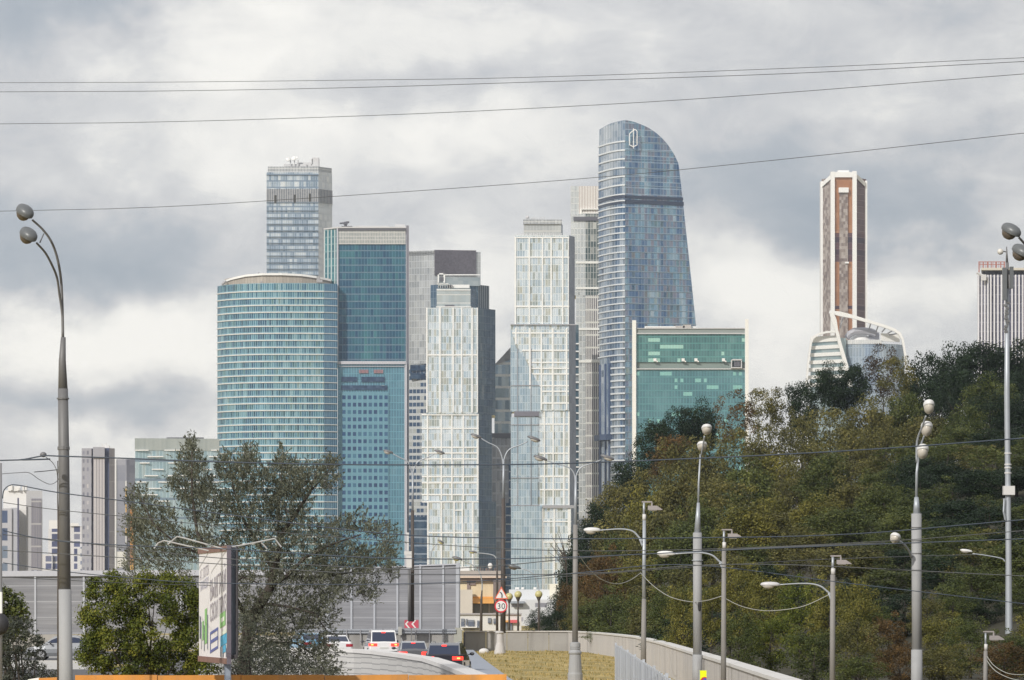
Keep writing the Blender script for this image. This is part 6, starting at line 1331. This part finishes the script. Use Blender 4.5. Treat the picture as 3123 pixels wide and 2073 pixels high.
LM = {'D': leafmat('dark_green_leaves', (.010, .020, .012), (.018, .036, .016), (.035, .060, .022)),
      'G': leafmat('green_leaves', (.026, .042, .013), (.080, .100, .027), (.18, .195, .052)),
      'O': leafmat('olive_brown_leaves', (.038, .042, .014), (.115, .112, .034), (.26, .225, .070)),
      'Y': leafmat('yellow_green_leaves', (.050, .058, .013), (.155, .148, .032), (.32, .28, .06)),
      'R': leafmat('rusty_leaves', (.040, .028, .012), (.115, .072, .026), (.22, .125, .045)),
      'S': leafmat('silver_willow_leaves', (.038, .046, .036), (.072, .082, .062), (.135, .145, .115)),
      'W': leafmat('willow_leaves', (.044, .050, .034), (.115, .124, .086), (.23, .235, .17)),
      'M': leafmat('maple_leaves', (.028, .046, .008), (.10, .125, .016), (.26, .25, .036)),
      'B': leafmat('sparse_brownish_leaves', (.04, .032, .026), (.085, .065, .048), (.13, .10, .07))}
bark = plain('bark', (.055, .045, .038), .9, var=.3, scale=3, bump=.3); bark_g = plain('grey_bark', (.10, .09, .08), .9, var=.3, scale=3)
rng = np.random.default_rng(11)
def unit(a): return a / np.maximum(1e-6, np.linalg.norm(a, axis=1, keepdims=True))
def leaves(name, C, N, L, Wd, T, mat, parent=None, off=(0, 0, 0), along=None):
    """rhombic leaves at C facing roughly N, L long and Wd wide, tint T"""
    n = len(C); r_ = unit(rng.normal(size=(n, 3)))
    N = unit(N)
    a = unit(np.cross(N, r_)) if along is None else unit(along + .35 * r_)
    b = unit(np.cross(N + 1e-3, a))
    L = np.broadcast_to(L, (n,))[:, None]; Wd = np.broadcast_to(Wd, (n,))[:, None]
    V = np.empty((n, 4, 3), np.float32); V[:, 0] = C - a * L / 2; V[:, 1] = C + b * Wd / 2 - a * L * .08; V[:, 2] = C + a * L / 2; V[:, 3] = C - b * Wd / 2 - a * L * .08
    V = V.reshape(-1, 3) - np.array(off, np.float32)
    me = bpy.data.meshes.new(name); me.vertices.add(4 * n); me.vertices.foreach_set('co', V.ravel().astype(np.float32))
    me.loops.add(4 * n); me.loops.foreach_set('vertex_index', np.arange(4 * n, dtype=np.int32))
    me.polygons.add(n); me.polygons.foreach_set('loop_start', np.arange(0, 4 * n, 4, dtype=np.int32)); me.polygons.foreach_set('loop_total', np.full(n, 4, np.int32))
    at_ = me.attributes.new('tint', 'FLOAT', 'POINT'); at_.data.foreach_set('value', np.repeat(np.clip(T, 0, 1), 4).astype(np.float32))
    me.materials.append(mat); me.update(calc_edges=True); me.validate()
    o = bpy.data.objects.new(name, me); col.objects.link(o); OFF[o.name] = Vector(off)
    if parent is not None: o.parent = parent
    return o
def lumps(centres, radii, per, flat=.8, up=.25, size=.34, shell=.25, tj=.28):
    """leaf positions on the outer skins of many small clumps"""
    C, N, T, S = [], [], [], []
    for c, r in zip(centres, radii):
        n = max(6, int(per * (r ** 2))); dirs = unit(rng.normal(size=(n, 3)) + np.array([0, 0, up]))
        rad = r * (1 + rng.normal(size=(n, 1)) * shell) * np.array([1, 1, flat])
        C.append(c + dirs * rad); N.append(dirs + rng.normal(size=(n, 3)) * .55 + np.array([0, 0, .25]))
        T.append(np.clip(.45 + rng.normal() * .17 + rng.normal(size=n) * tj * .6, 0, 1)); S.append(size * rng.uniform(.6, 1.25, n))
    return np.concatenate(C), np.concatenate(N), np.concatenate(T), np.concatenate(S)
def trunk_mesh(H, seed, spread, limbs=7, r0=.22):
    rd = random.Random(seed); mb = MB(); x = y = 0; pts = [(0, 0, -.6)]; rr = [r0 * 1.35]
    for i in range(1, 7): x += rd.uniform(-.12, .12); y += rd.uniform(-.12, .12); pts.append((x, y, H * .78 * i / 6)); rr.append(r0 * (1 - i / 7.5))
    mb.tube(pts, rr, 8)
    for j in range(limbs):
        i = rd.randint(2, 5); a = rd.uniform(0, 6.28); L = spread * rd.uniform(.5, .95); p = Vector(pts[i])
        q = [p, p + Vector((math.cos(a) * L * .45, math.sin(a) * L * .45, L * .35)), p + Vector((math.cos(a) * L * .8, math.sin(a) * L * .8, L * .85)), p + Vector((math.cos(a) * L, math.sin(a) * L, L * 1.25))]
        mb.tube(q, [rr[i] * .5, rr[i] * .35, rr[i] * .2, rr[i] * .08], 6)
    return mb
# unit trees: 12 m high, about 7.5 m across; copies share the meshes and take the leaf colour of their kind
VAR = []
def make_variant(seed, kind):
    r_ = np.random.default_rng(seed); cs, rs = [], []
    nl = {'full': 62, 'airy': 44, 'tall': 54, 'shrub': 46}[kind]
    for i in range(nl):
        d_ = r_.normal(size=3); d_ /= np.linalg.norm(d_); q = r_.uniform(.35, 1.0) ** .6
        if kind == 'full': c = np.array([d_[0] * 3.1 * q, d_[1] * 3.1 * q, 7.2 + d_[2] * 4.0 * q]); r = r_.uniform(.75, 1.35)
        elif kind == 'airy': c = np.array([d_[0] * 3.2 * q, d_[1] * 3.2 * q, 7.6 + d_[2] * 4.0 * q]); r = r_.uniform(.45, 1.0)
        elif kind == 'tall': c = np.array([d_[0] * 2.7 * q, d_[1] * 2.7 * q, 7.0 + d_[2] * 4.4 * q]); r = r_.uniform(.7, 1.25)
        else: c = np.array([d_[0] * 3.2 * q, d_[1] * 3.2 * q, 5.4 + d_[2] * 5.6 * q]); r = r_.uniform(.7, 1.3)
        cs.append(c); rs.append(r)
    for i in range(9):     # ragged shoots past the outline
        a = r_.uniform(0, 6.28); e = r_.uniform(-.2, 1.4); q = 1.04 + r_.uniform(0, .12)
        zc, az_ = (7.2, 4.2) if kind != 'shrub' else (5.4, 5.8)
        cs.append(np.array([math.cos(a) * math.cos(e) * 3.2 * q, math.sin(a) * math.cos(e) * 3.2 * q, zc + math.sin(e) * az_ * q])); rs.append(r_.uniform(.5, .8))
    C, N, T, S = lumps(cs, rs, {'full': 150, 'airy': 125, 'tall': 150, 'shrub': 140}[kind], size=.30, shell=.22)
    cr = leaves('crown', C, N, S, S * .62, T, LM['G']); tr = trunk_mesh(11, seed, 3.4).build('trunk', [bark], smooth=True)
    col.objects.unlink(cr); col.objects.unlink(tr); VAR.append((cr.data, tr.data)); bpy.data.objects.remove(cr); bpy.data.objects.remove(tr)
for s_, kd in ((1, 'full'), (2, 'full'), (3, 'tall'), (4, 'airy'), (5, 'airy'), (6, 'shrub'), (7, 'shrub'), (8, 'full')): make_variant(s_, kd)
def tree(px, ytop, d, wpx, c, var, label, group='trees on the wooded slope', name='tree', cat='tree'):
    x = X(px, d); z0 = hill(x, d) if x > 4.5 else 0.0; H = max(1.6, Z(ytop, d) - z0)
    if name == 'tree' and H > 16.5: z0 += (H - 16.5) * .0
    t = thing(name, (x, d, z0), label, cat, group); sx = wpx / F * d / 7.2; sz = H / 12.2; cs = min(sz, sx * 1.2)
    cm, tm = VAR[var]
    for nm, me, mt in (('crown', cm, LM[c]), ('trunk', tm, None)):
        o = bpy.data.objects.new(nm, me); col.objects.link(o); o.parent = t
        if mt: o.material_slots[0].link = 'OBJECT'; o.material_slots[0].material = mt; o.scale = (sx, sx, cs); o.location = (0, 0, H - 12.2 * cs)
        else: o.scale = (sx, sx, sz)
    t.rotation_euler = (0, 0, rng.uniform(0, 6.28)); return t
CN = {'D': 'dark green', 'O': 'olive-brown', 'G': 'mid green', 'R': 'rust-coloured', 'Y': 'yellow-green', 'B': 'thin brownish'}
# the skyline of the slope, from left to right
for a in [
    (1715, 1776, 415, 95, 'D', 2, 'small dark tree at the low left tip of the wooded slope'),
    (1758, 1640, 420, 130, 'D', 0, 'dark tree right behind the pedestal lamp shaft'),
    (1818, 1535, 425, 150, 'D', 1, 'dark rounded tree stepping up behind the first floodlight pole arm'),
    (1862, 1448, 430, 150, 'O', 2, 'olive-brown tree at the foot of the curved tower'),
    (1925, 1374, 440, 130, 'D', 0, 'dark tree in front of the white left fin of the green office block'),
    (1995, 1268, 445, 120, 'D', 7, 'dark jagged tree before the left half of the green office block'),
    (2062, 1238, 450, 110, 'D', 1, 'dark tree under the middle of the green office block'),
    (2135, 1212, 452, 120, 'D', 0, 'dark round-topped tree before the right half of the green office block'),
    (2050, 1318, 420, 150, 'R', 3, 'rust-coloured tree just left of the upper two-headed lamp'),
    (2238, 1186, 440, 130, 'R', 4, 'orange-brown tree covering the right fin of the green office block'),
    (2328, 1176, 452, 120, 'O', 3, 'thin see-through tree on the skyline left of the white-framed building'),
    (2390, 1182, 455, 130, 'O', 4, 'second thin see-through tree on the skyline, nearer the white-framed building'),
    (2448, 1142, 455, 120, 'D', 2, 'dark pointed tree at the left foot of the white-framed building'),
    (2532, 1098, 458, 110, 'D', 0, 'dark tree overlapping the white bands of the framed building'),
    (2598, 1095, 460, 110, 'D', 7, 'dark tree just right under the crossing of the white frame'),
    (2690, 1046, 462, 130, 'B', 4, 'bare-looking brownish tree before the curved glass of the framed building'),
    (2740, 1080, 440, 130, 'O', 3, 'olive tree at the right foot of the framed building'),
    (2820, 1072, 462, 160, 'D', 1, 'dark skyline tree just right of the framed building'),
    (2905, 1044, 468, 150, 'D', 0, 'dark broad skyline tree before the gap left of the finned tower'),
    (2975, 1024, 470, 150, 'D', 7, 'tallest dark skyline tree at the left edge of the finned tower'),
    (3055, 1022, 470, 160, 'D', 2, 'dark skyline tree behind the antenna mast'),
    (3130, 1026, 470, 150, 'D', 1, 'dark skyline tree at the frame edge right of the antenna mast'),
]: tree(*a)
random.seed(77)
LMK = [('the upper head of the two-headed lamp', 2153, 1310), ('the cone of the two-headed lamp', 2130, 1580), ('the first floodlight', 1990, 1540), ('the second floodlight', 2240, 1625), ('the third floodlight', 2570, 1712),
       ('the top head of the three-headed lamp', 2823, 1243), ('the cone of the three-headed lamp', 2796, 1540), ('the box on the antenna mast', 3075, 1495), ('the side lamp of the antenna mast', 2947, 1680), ('the foot of the green office block', 2050, 1250), ('the framed white building', 2590, 1120)]
used = {}
def place_words(px, py, c):
    best = sorted(LMK, key=lambda l: math.hypot(l[1] - px, l[2] - py))
    for lm in best[:4]:
        dx_, dy_ = px - lm[1], py - lm[2]; dist = math.hypot(dx_, dy_)
        v = 'below' if dy_ > dist * .4 else ('above' if dy_ < -dist * .4 else ''); h = 'right' if dx_ > dist * .4 else ('left' if dx_ < -dist * .4 else '')
        w_ = (v + ' and ' + h + ' of' if v and h else (v if v else h + ' of')); q = 'just' if dist < 100 else ('a bit' if dist < 190 else ('some way' if dist < 280 else 'far'))
        s = '%s tree %s %s %s' % (CN[c], q, w_, lm[0])
        if s not in used: used[s] = 1; return s
    return s
def mass(rows):
    """the body of the wood, row below row"""
    for (d, x0, x1, stp, off_, cols) in rows:
        px = x0
        while px < x1:
            top = sky_y(px) + off_ + random.uniform(-26, 30); c = random.choice(cols(px) if callable(cols) else cols); qx = px + random.uniform(-14, 14)
            tree(qx, top, d + random.uniform(-9, 9), stp * random.uniform(1.55, 2.0), c, random.choice([0, 1, 2, 7, 5, 6, 3]), place_words(qx, top + 45, c), '%s trees within the wooded slope' % CN[c])
            px += stp
def sky_y(px):
    tab = [(1660, 1880), (1715, 1790), (1760, 1660), (1820, 1560), (1870, 1470), (1930, 1400), (2000, 1300), (2080, 1260), (2160, 1232), (2240, 1215), (2340, 1215), (2450, 1175), (2560, 1125), (2700, 1105), (2800, 1100), (2900, 1060), (3000, 1040), (3200, 1040)]
    for (a, b), (c, e) in zip(tab, tab[1:]):
        if px <= c: return b + (e - b) * (px - a) / (c - a)
    return 1040
mass([(425, 1790, 2720, 92, 66, lambda p: 'RO' if p < 2200 and random.random() < .2 else ('OOYG' if p < 2650 else 'GO')), (430, 2760, 3180, 92, 70, 'DDG'),
      (388, 1800, 2780, 98, 150, lambda p: 'OOOYG' if p < 2500 else 'OOG'), (395, 2830, 3180, 96, 150, 'DDGO'),
      (350, 1800, 2790, 104, 240, lambda p: 'OOGO' if p < 1950 else 'OOYGG'), (352, 2840, 3190, 104, 240, 'DDG'),
      (318, 1850, 2780, 108, 335, lambda p: 'OOGGY'), (320, 2810, 3190, 108, 340, 'DGGD'),
      (286, 1880, 2740, 112, 430, lambda p: 'OGGO' if p > 1990 else 'GO'), (288, 2790, 3190, 116, 440, 'DGOD'),
      (258, 1990, 2700, 120, 520, lambda p: 'OGDG'), (262, 2760, 3190, 124, 560, 'DDGY'),
      (228, 2080, 3190, 132, 620, 'GDGO'),
      (338, 2700, 3190, 96, 285, 'DGGO'), (305, 2700, 3190, 100, 385, 'DGDG'), (276, 2700, 3190, 104, 490, 'DGGO'), (246, 2640, 3190, 110, 590, 'DGOG'), (215, 2640, 3190, 112, 690, 'GGOD')])
# rusty tree and dark shrubs at the foot of the slope
for a in [
    (1640, 1850, 330, 75, 'D', 5, 'dark green shrub nearest the globe lamps, behind the concrete wall'), (1700, 1835, 328, 90, 'D', 6, 'dark green shrub behind the wall, second from the globe lamps'),
    (1768, 1800, 322, 90, 'O', 5, 'olive shrub behind the wall where the pedestal lamp crosses it'), (1745, 1745, 345, 100, 'R', 6, 'rusty shrub behind the pedestal lamp, above the wall'),
    (1850, 1640, 330, 130, 'R', 6, 'rust-red bushy tree under the side lamp of the first floodlight pole'), (1800, 1700, 338, 120, 'R', 5, 'rust-brown shrub right of the pedestal lamp shaft'),
    (1865, 1770, 290, 130, 'G', 6, 'green rounded shrub beneath the sagging white cable, left of the first floodlight pole'), (1940, 1800, 270, 120, 'G', 5, 'green shrub behind the wall at the foot of the first floodlight pole'),
    (2030, 1775, 235, 120, 'G', 5, 'green shrub between the first floodlight pole and the two-headed lamp')]:
    tree(*a, group='shrubs along the foot of the slope', name='shrub', cat='shrub')
GB = 'bushes behind the pale curving wall'
for a in [
    (2085, 1765, 205, 120, 'Y', 5, 'yellow-green bush rising left of the two-headed lamp shaft'), (2170, 1745, 200, 110, 'Y', 6, 'yellow bush right of the two-headed lamp shaft'),
    (2260, 1690, 205, 140, 'Y', 5, 'tall pale yellow-green bush behind the second floodlight pole'), (2350, 1700, 200, 140, 'Y', 6, 'yellow-green bush right of the second floodlight pole'),
    (2440, 1740, 190, 150, 'M', 5, 'bright green bush under the white side lamp'), (2350, 1840, 178, 150, 'M', 6, 'green bush in front, beneath the sagging cable between floodlight poles'),
    (2530, 1730, 188, 140, 'Y', 6, 'golden-green bush behind the third floodlight pole'), (2620, 1745, 185, 130, 'Y', 5, 'golden-green bush just right of the third floodlight pole'),
    (2250, 1850, 176, 140, 'G', 5, 'dull green bush directly over the curving wall'), (2480, 1890, 158, 180, 'G', 6, 'broad dark green bush low beside the wall end'),
    (2620, 1880, 155, 170, 'O', 5, 'olive bush low in front of the golden-green ones'), (2710, 1850, 165, 130, 'R', 6, 'reddish bush left of the three-headed lamp base'),
    (2745, 1960, 142, 150, 'R', 5, 'rusty low bush at the foot of the three-headed lamp'), (2880, 1850, 170, 150, 'Y', 6, 'yellow-green bush right of the three-headed lamp'),
    (2960, 1870, 165, 150, 'G', 5, 'green bush between three-headed lamp and antenna mast'), (3070, 1905, 160, 150, 'G', 6, 'green bush covering the foot of the antenna mast'),
    (3150, 1860, 165, 140, 'Y', 5, 'yellowish bush cut by the frame edge beyond the antenna mast'), (2880, 1985, 140, 190, 'O', 6, 'low olive bush in the corner, left of the short floodlight pole'),
    (3060, 2010, 138, 190, 'R', 5, 'low rusty bush in the corner, behind the white sagging cables'), (2610, 1990, 136, 200, 'G', 5, 'low green bush in the corner, right of the third floodlight pole'),
    (2905, 1770, 205, 150, 'G', 5, 'green bush under the side lamp of the antenna mast'), (3010, 1800, 208, 150, 'D', 6, 'dark bush left behind the antenna mast foot'), (3120, 1790, 206, 150, 'G', 5, 'green bush behind the right side of the antenna mast foot'), (2830, 1790, 200, 130, 'O', 6, 'olive bush behind the three-headed lamp, level with its lower shaft')]:
    tree(*a, group=GB, name='bush', cat='bush')

def bush(label, d, ells, c, leaf, per, lr, name='bush', cat='bush', group=None, dz=1.0, stems=0, asp=.62, seed=0):
    x0 = X(sum(e[0] for e in ells) / len(ells), d); t = thing(name, (x0, d, 0), label, cat, group); r_ = np.random.default_rng(seed + 5); cs, rs = [], []
    s_ = d / F
    for (px, py, rx, ry) in ells:
        n = max(5, int(rx * ry / lr ** 2 * 2.2))
        for i in range(n):
            v = r_.normal(size=3); v /= np.linalg.norm(v); q = r_.uniform(.3, 1) ** .5
            cs.append(np.array([X(px, d) + v[0] * rx * s_ * q, d + v[1] * (rx + ry) / 2 * s_ * q * dz, Z(py, d) + v[2] * ry * s_ * q])); rs.append(lr * s_ * r_.uniform(.6, 1.3))
    C, N, T, S = lumps(cs, rs, per, size=leaf, shell=.3)
    keep = C[:, 2] > .02; leaves('crown', C[keep], N[keep], S[keep], S[keep] * asp, T[keep], LM[c], t, (x0, d, 0))
    mb = MB(); rd = random.Random(seed)
    for i in range(max(3, stems)):
        e = rd.choice(ells); b = Vector((x0 + rd.uniform(-.4, .4), d + rd.uniform(-.3, .3), 0)); tip = P(e[0] + rd.uniform(-.6, .6) * e[2], e[1] - rd.uniform(0, .5) * e[3], d + rd.uniform(-.5, .5)); m_ = (b + tip) / 2 + Vector((rd.uniform(-.2, .2), 0, rd.uniform(0, .3)))
        mb.tube([b, m_, tip], [.05, .03, .008], 6)
    mb.build('stems', [bark], t); return t
bush('big dense yellow-green bush left of the billboard', 126, [(335, 1845, 80, 75), (430, 1825, 100, 65), (540, 1835, 85, 75), (610, 1850, 50, 70), (290, 1930, 50, 60), (355, 1955, 100, 75), (470, 1945, 120, 90), (590, 1950, 60, 90), (400, 2030, 130, 45), (540, 2030, 100, 45), (620, 2030, 60, 45), (292, 1795, 18, 28), (350, 1775, 22, 26), (440, 1768, 26, 22), (510, 1772, 26, 22), (265, 1985, 30, 40), (268, 1865, 18, 20)], 'M', .085, 3400, 20, stems=12, seed=3)
bush('dark green bush at the edge, above the silvery one', 150, [(20, 1850, 55, 60), (50, 1880, 40, 50), (5, 1810, 30, 30), (20, 1930, 60, 60), (-30, 1860, 50, 90)], 'G', .14, 1100, 16, stems=6, seed=4)
bush('silvery grey-green bush at the edge, left of the tallest lamp', 128, [(40, 1950, 60, 70), (90, 1975, 50, 75), (20, 2030, 60, 60), (110, 2040, 50, 50), (0, 1970, 40, 90), (70, 1905, 30, 26), (140, 2070, 40, 40), (30, 2100, 120, 60)], 'S', .115, 1500, 15, stems=10, asp=.32, seed=6)
bush('hazy pale undergrowth beside the billboard post', 133, [(740, 1960, 60, 80), (800, 2000, 80, 70), (700, 2030, 50, 50), (860, 2040, 90, 50), (760, 2060, 90, 40)], 'S', .11, 900, 17, stems=8, asp=.3, seed=7)
bush('leafy sprig hanging over the pale curving wall', 215, [(2015, 1952, 14, 8), (2000, 1958, 9, 5), (2030, 1948, 16, 9), (2046, 1944, 12, 8), (2018, 1968, 8, 6), (2012, 1978, 7, 4)], 'G', .17, 1200, 5, stems=3, seed=8, name='shrub', cat='shrub')

# ---- the airy willow
d = 141; wl = thing('willow_tree', (X(748, d), d, 0), 'big airy grey-green willow behind the billboard, in front of the teal towers', 'tree')
mb = MB()
def limb(pts, w0, w1):
    q = [P(a, b, d + (c if len(pp) > 2 else 0)) for pp in pts for a, b, c in [pp if len(pp) == 3 else (pp[0], pp[1], 0)]]
    n = len(q); mb.tube(q, [(w0 + (w1 - w0) * i / (n - 1)) / 2 / F * d for i in range(n)], 8)
limb([(735, 2180), (745, 2020), (760, 1900), (795, 1840), (825, 1790), (836, 1740), (848, 1690), (860, 1630), (900, 1570), (945, 1500), (970, 1430)], 44, 5)
limb([(825, 1790, 0), (870, 1760, -1), (930, 1700, -1), (1010, 1660, -1), (1100, 1630, -1.5)], 15, 4); limb([(836, 1740, 0), (790, 1660, 1), (745, 1590, 1.5), (715, 1500, 1.5), (700, 1420, 1.5)], 15, 4)
limb([(760, 1900, 0), (700, 1790, -1), (640, 1700, -1.5), (600, 1620, -1.5), (585, 1500, -1.5), (585, 1370, -1.5)], 17, 4); limb([(640, 1700, -1.5), (540, 1660, -2), (470, 1600, -2), (430, 1520, -2)], 9, 3)
limb([(848, 1690, 0), (850, 1560, 1), (858, 1460, 1), (862, 1390, 1)], 9, 3); limb([(870, 1760, 0), (980, 1760, 1), (1100, 1740, 1), (1180, 1700, 1)], 9, 3); limb([(795, 1840, 0), (880, 1850, -1), (960, 1870, -1), (1000, 1930, -1)], 10, 3)
limb([(745, 2020, 0), (820, 1960, 1), (900, 1960, 1), (980, 2010, 1)], 12, 4); limb([(700, 1790, -1), (740, 1760, -1.5), (770, 1770, -1.6), (790, 1780, -1.6)], 7, 4); limb([(945, 1500, 0), (1000, 1440, 0), (1015, 1400, 0)], 5, 3)
wt = mb.build('trunk', [bark], wl, smooth=True)
EL = [(585, 1352, 16, 24, 1.1), (585, 1410, 46, 50, 1.2), (590, 1480, 70, 50, 1.1), (436, 1520, 40, 40, .9), (470, 1580, 70, 50, 1.1), (420, 1600, 40, 40, .9), (700, 1430, 45, 50, 1), (762, 1385, 26, 40, 1.1), (760, 1450, 60, 50, 1.1), (858, 1398, 22, 36, 1.1), (870, 1460, 60, 55, 1.1), (950, 1450, 55, 45, 1.0), (1008, 1412, 24, 26, 1.1), (1000, 1470, 40, 30, .6),
      (640, 1540, 90, 60, .8), (760, 1540, 90, 60, .9), (880, 1530, 70, 60, 1.1), (440, 1680, 45, 50, .9), (540, 1660, 90, 60, .9), (650, 1640, 70, 50, .6), (800, 1640, 110, 60, .9), (950, 1625, 90, 50, .8), (1070, 1590, 60, 34, .8), (1150, 1612, 46, 26, .9), (1185, 1660, 26, 30, .8),
      (890, 1735, 120, 55, 1.1), (1040, 1700, 90, 50, 1.1), (1140, 1700, 60, 45, .9), (1190, 1735, 20, 30, .8), (1105, 1790, 40, 42, 1.0), (1000, 1780, 70, 50, 1.0), (520, 1745, 70, 40, .6), (720, 1760, 60, 60, .9), (850, 1860, 120, 70, 1.0), (960, 1860, 60, 60, .9), (780, 1910, 80, 70, .9), (985, 1960, 40, 55, .8), (890, 1980, 90, 60, .9), (800, 2010, 90, 50, .8), (960, 2035, 70, 34, .9), (1000, 2045, 30, 24, .8), (405, 1750, 40, 40, .5)]
C_, N_, T_, A_, S_ = [], [], [], [], []
cen = np.array(P(830, 1850, d)); r_ = np.random.default_rng(5)
for (px, py, rx, ry, dens) in EL:
    for i in range(int(rx * ry * dens / 20)):
        v = r_.normal(size=2); v /= np.linalg.norm(v); q = r_.uniform() ** .55
        base = np.array(P(px + v[0] * rx * q, py + v[1] * ry * q + 12, d + r_.normal() * (1.6 if py < 1850 else 1.2)))
        out = base - cen; out[1] *= .5; out /= np.linalg.norm(out) + 1e-6; dr_ = out * .55 + np.array([0, 0, .62]) + r_.normal(size=3) * .42; dr_ /= np.linalg.norm(dr_)
        L = r_.uniform(.28, .62); n = int(r_.integers(13, 22)); tt = r_.uniform(0, 1, n)[:, None]
        pos = base + dr_ * L * tt + r_.normal(size=(n, 3)) * .055 * (1.15 - tt); pos[:, 2] -= (.10 * tt[:, 0] ** 2)
        C_.append(pos); A_.append(np.tile(dr_, (n, 1)) + r_.normal(size=(n, 3)) * .5); N_.append(r_.normal(size=(n, 3)) + np.array([-.1, -.6, .5])); T_.append(np.clip(.45 + r_.normal() * .2 + r_.normal(size=n) * .16 + (-.08 if py < 1560 else .06), 0, 1)); S_.append(r_.uniform(.065, .125, n))
C_, N_, T_, A_, S_ = map(np.concatenate, (C_, N_, T_, A_, S_))
leaves('crown', C_, N_, S_, S_ * .34, T_, LM['W'], wl, (X(748, d), d, 0), A_)
# fine twigs so that the crown hangs together
mb = MB(); rd = random.Random(9)
for (px, py, rx, ry, dens) in EL:
    for i in range(3):
        a = P(px + rd.uniform(-.4, .4) * rx, py + ry * .6, d + rd.uniform(-1, 1)); b = P(px + rd.uniform(-.8, .8) * rx, py - rd.uniform(.2, .9) * ry, d + rd.uniform(-1.2, 1.2)); m_ = (a + b) / 2 + Vector((rd.uniform(-.1, .1), 0, 0)); mb.tube([a, m_, b], [.022, .014, .005], 5)
mb.build('twigs', [bark_g], wl)
# bare twigs of the slope's tip against the white tower
mb = MB(); dd = 400; t_ = thing('bare_sapling', (X(1722, dd), dd, 0), 'leafless sapling twigs against the foot of the bright stepped tower', 'sapling')
for i in range(12):
    a = P(1728, 1740 - i * 4, dd); b = P(1728 - rd.uniform(20, 60), 1700 - rd.uniform(0, 90), dd); m_ = (a + b) / 2 + Vector((0, 0, rd.uniform(0, .4))); mb.tube([a, m_, b], [.05, .03, .012], 5)
mb.tube([(X(1732, dd), dd, 0), P(1730, 1800, dd), P(1727, 1690, dd)], [.12, .08, .03], 6); mb.build('twigs', [bark], t_)
# ---- dry tufts over the verge beside the kerb
n = 7000; y_ = 120 + 178 * rng.uniform(0, 1, n) ** .8; lo = np.interp(y_, [112, 150, 178, 215, 255, 296], [X(1720, 112), X(1580, 150), X(1515, 178), X(1472, 215), X(1442, 255), X(1424, 296)])
hi = np.interp(y_, [101, 135, 166, 207, 246, 270, 299], [X(2390, 101), X(2210, 135), X(2105, 166), X(2012, 207), X(1937, 246), X(1862, 270), X(1738, 299)])
x_ = lo + .3 + (hi - lo - .6) * rng.uniform(0, 1, n); h_ = rng.uniform(.03, .10, n) * (1.3 + np.sin(x_ * 2.1 + y_ * .35) * .9)
Cg = np.stack([x_, y_, h_ * .42], 1); up = np.tile([0, 0, 1.0], (n, 1)) + rng.normal(size=(n, 3)) * .25
LM['T'] = leafmat('dry_grass_blades', (.13, .14, .045), (.34, .26, .10), (.52, .41, .19), .3)
tf = leaves('grass', Cg, np.tile([0, -1.0, .2], (n, 1)) + rng.normal(size=(n, 3)) * .3, h_, h_ * .35, rng.uniform(0, 1, n) ** .8, LM['T'], None, (0, 0, 0), up); tag(tf, 'dry yellow grass of the verge', None, None, 'stuff')
# ================================================================== the air between here and the towers
mb = MB(); mb.box(-900, 900, -60, 2700, -1.5, 290)
hm = bpy.data.materials.new('thin_haze'); hm.use_nodes = True; k = NT(hm.node_tree)
pv = k.n('ShaderNodeVolumePrincipled'); pv.inputs['Color'].default_value = (.80, .88, 1, 1); pv.inputs['Density'].default_value = .00008; pv.inputs['Anisotropy'].default_value = .3
o = k.n('ShaderNodeOutputMaterial'); k.l(pv.outputs[0], o.inputs['Volume']); hm.cycles.homogeneous_volume = True if hasattr(hm.cycles, 'homogeneous_volume') else False
mb.build('haze', [hm], kind='stuff')
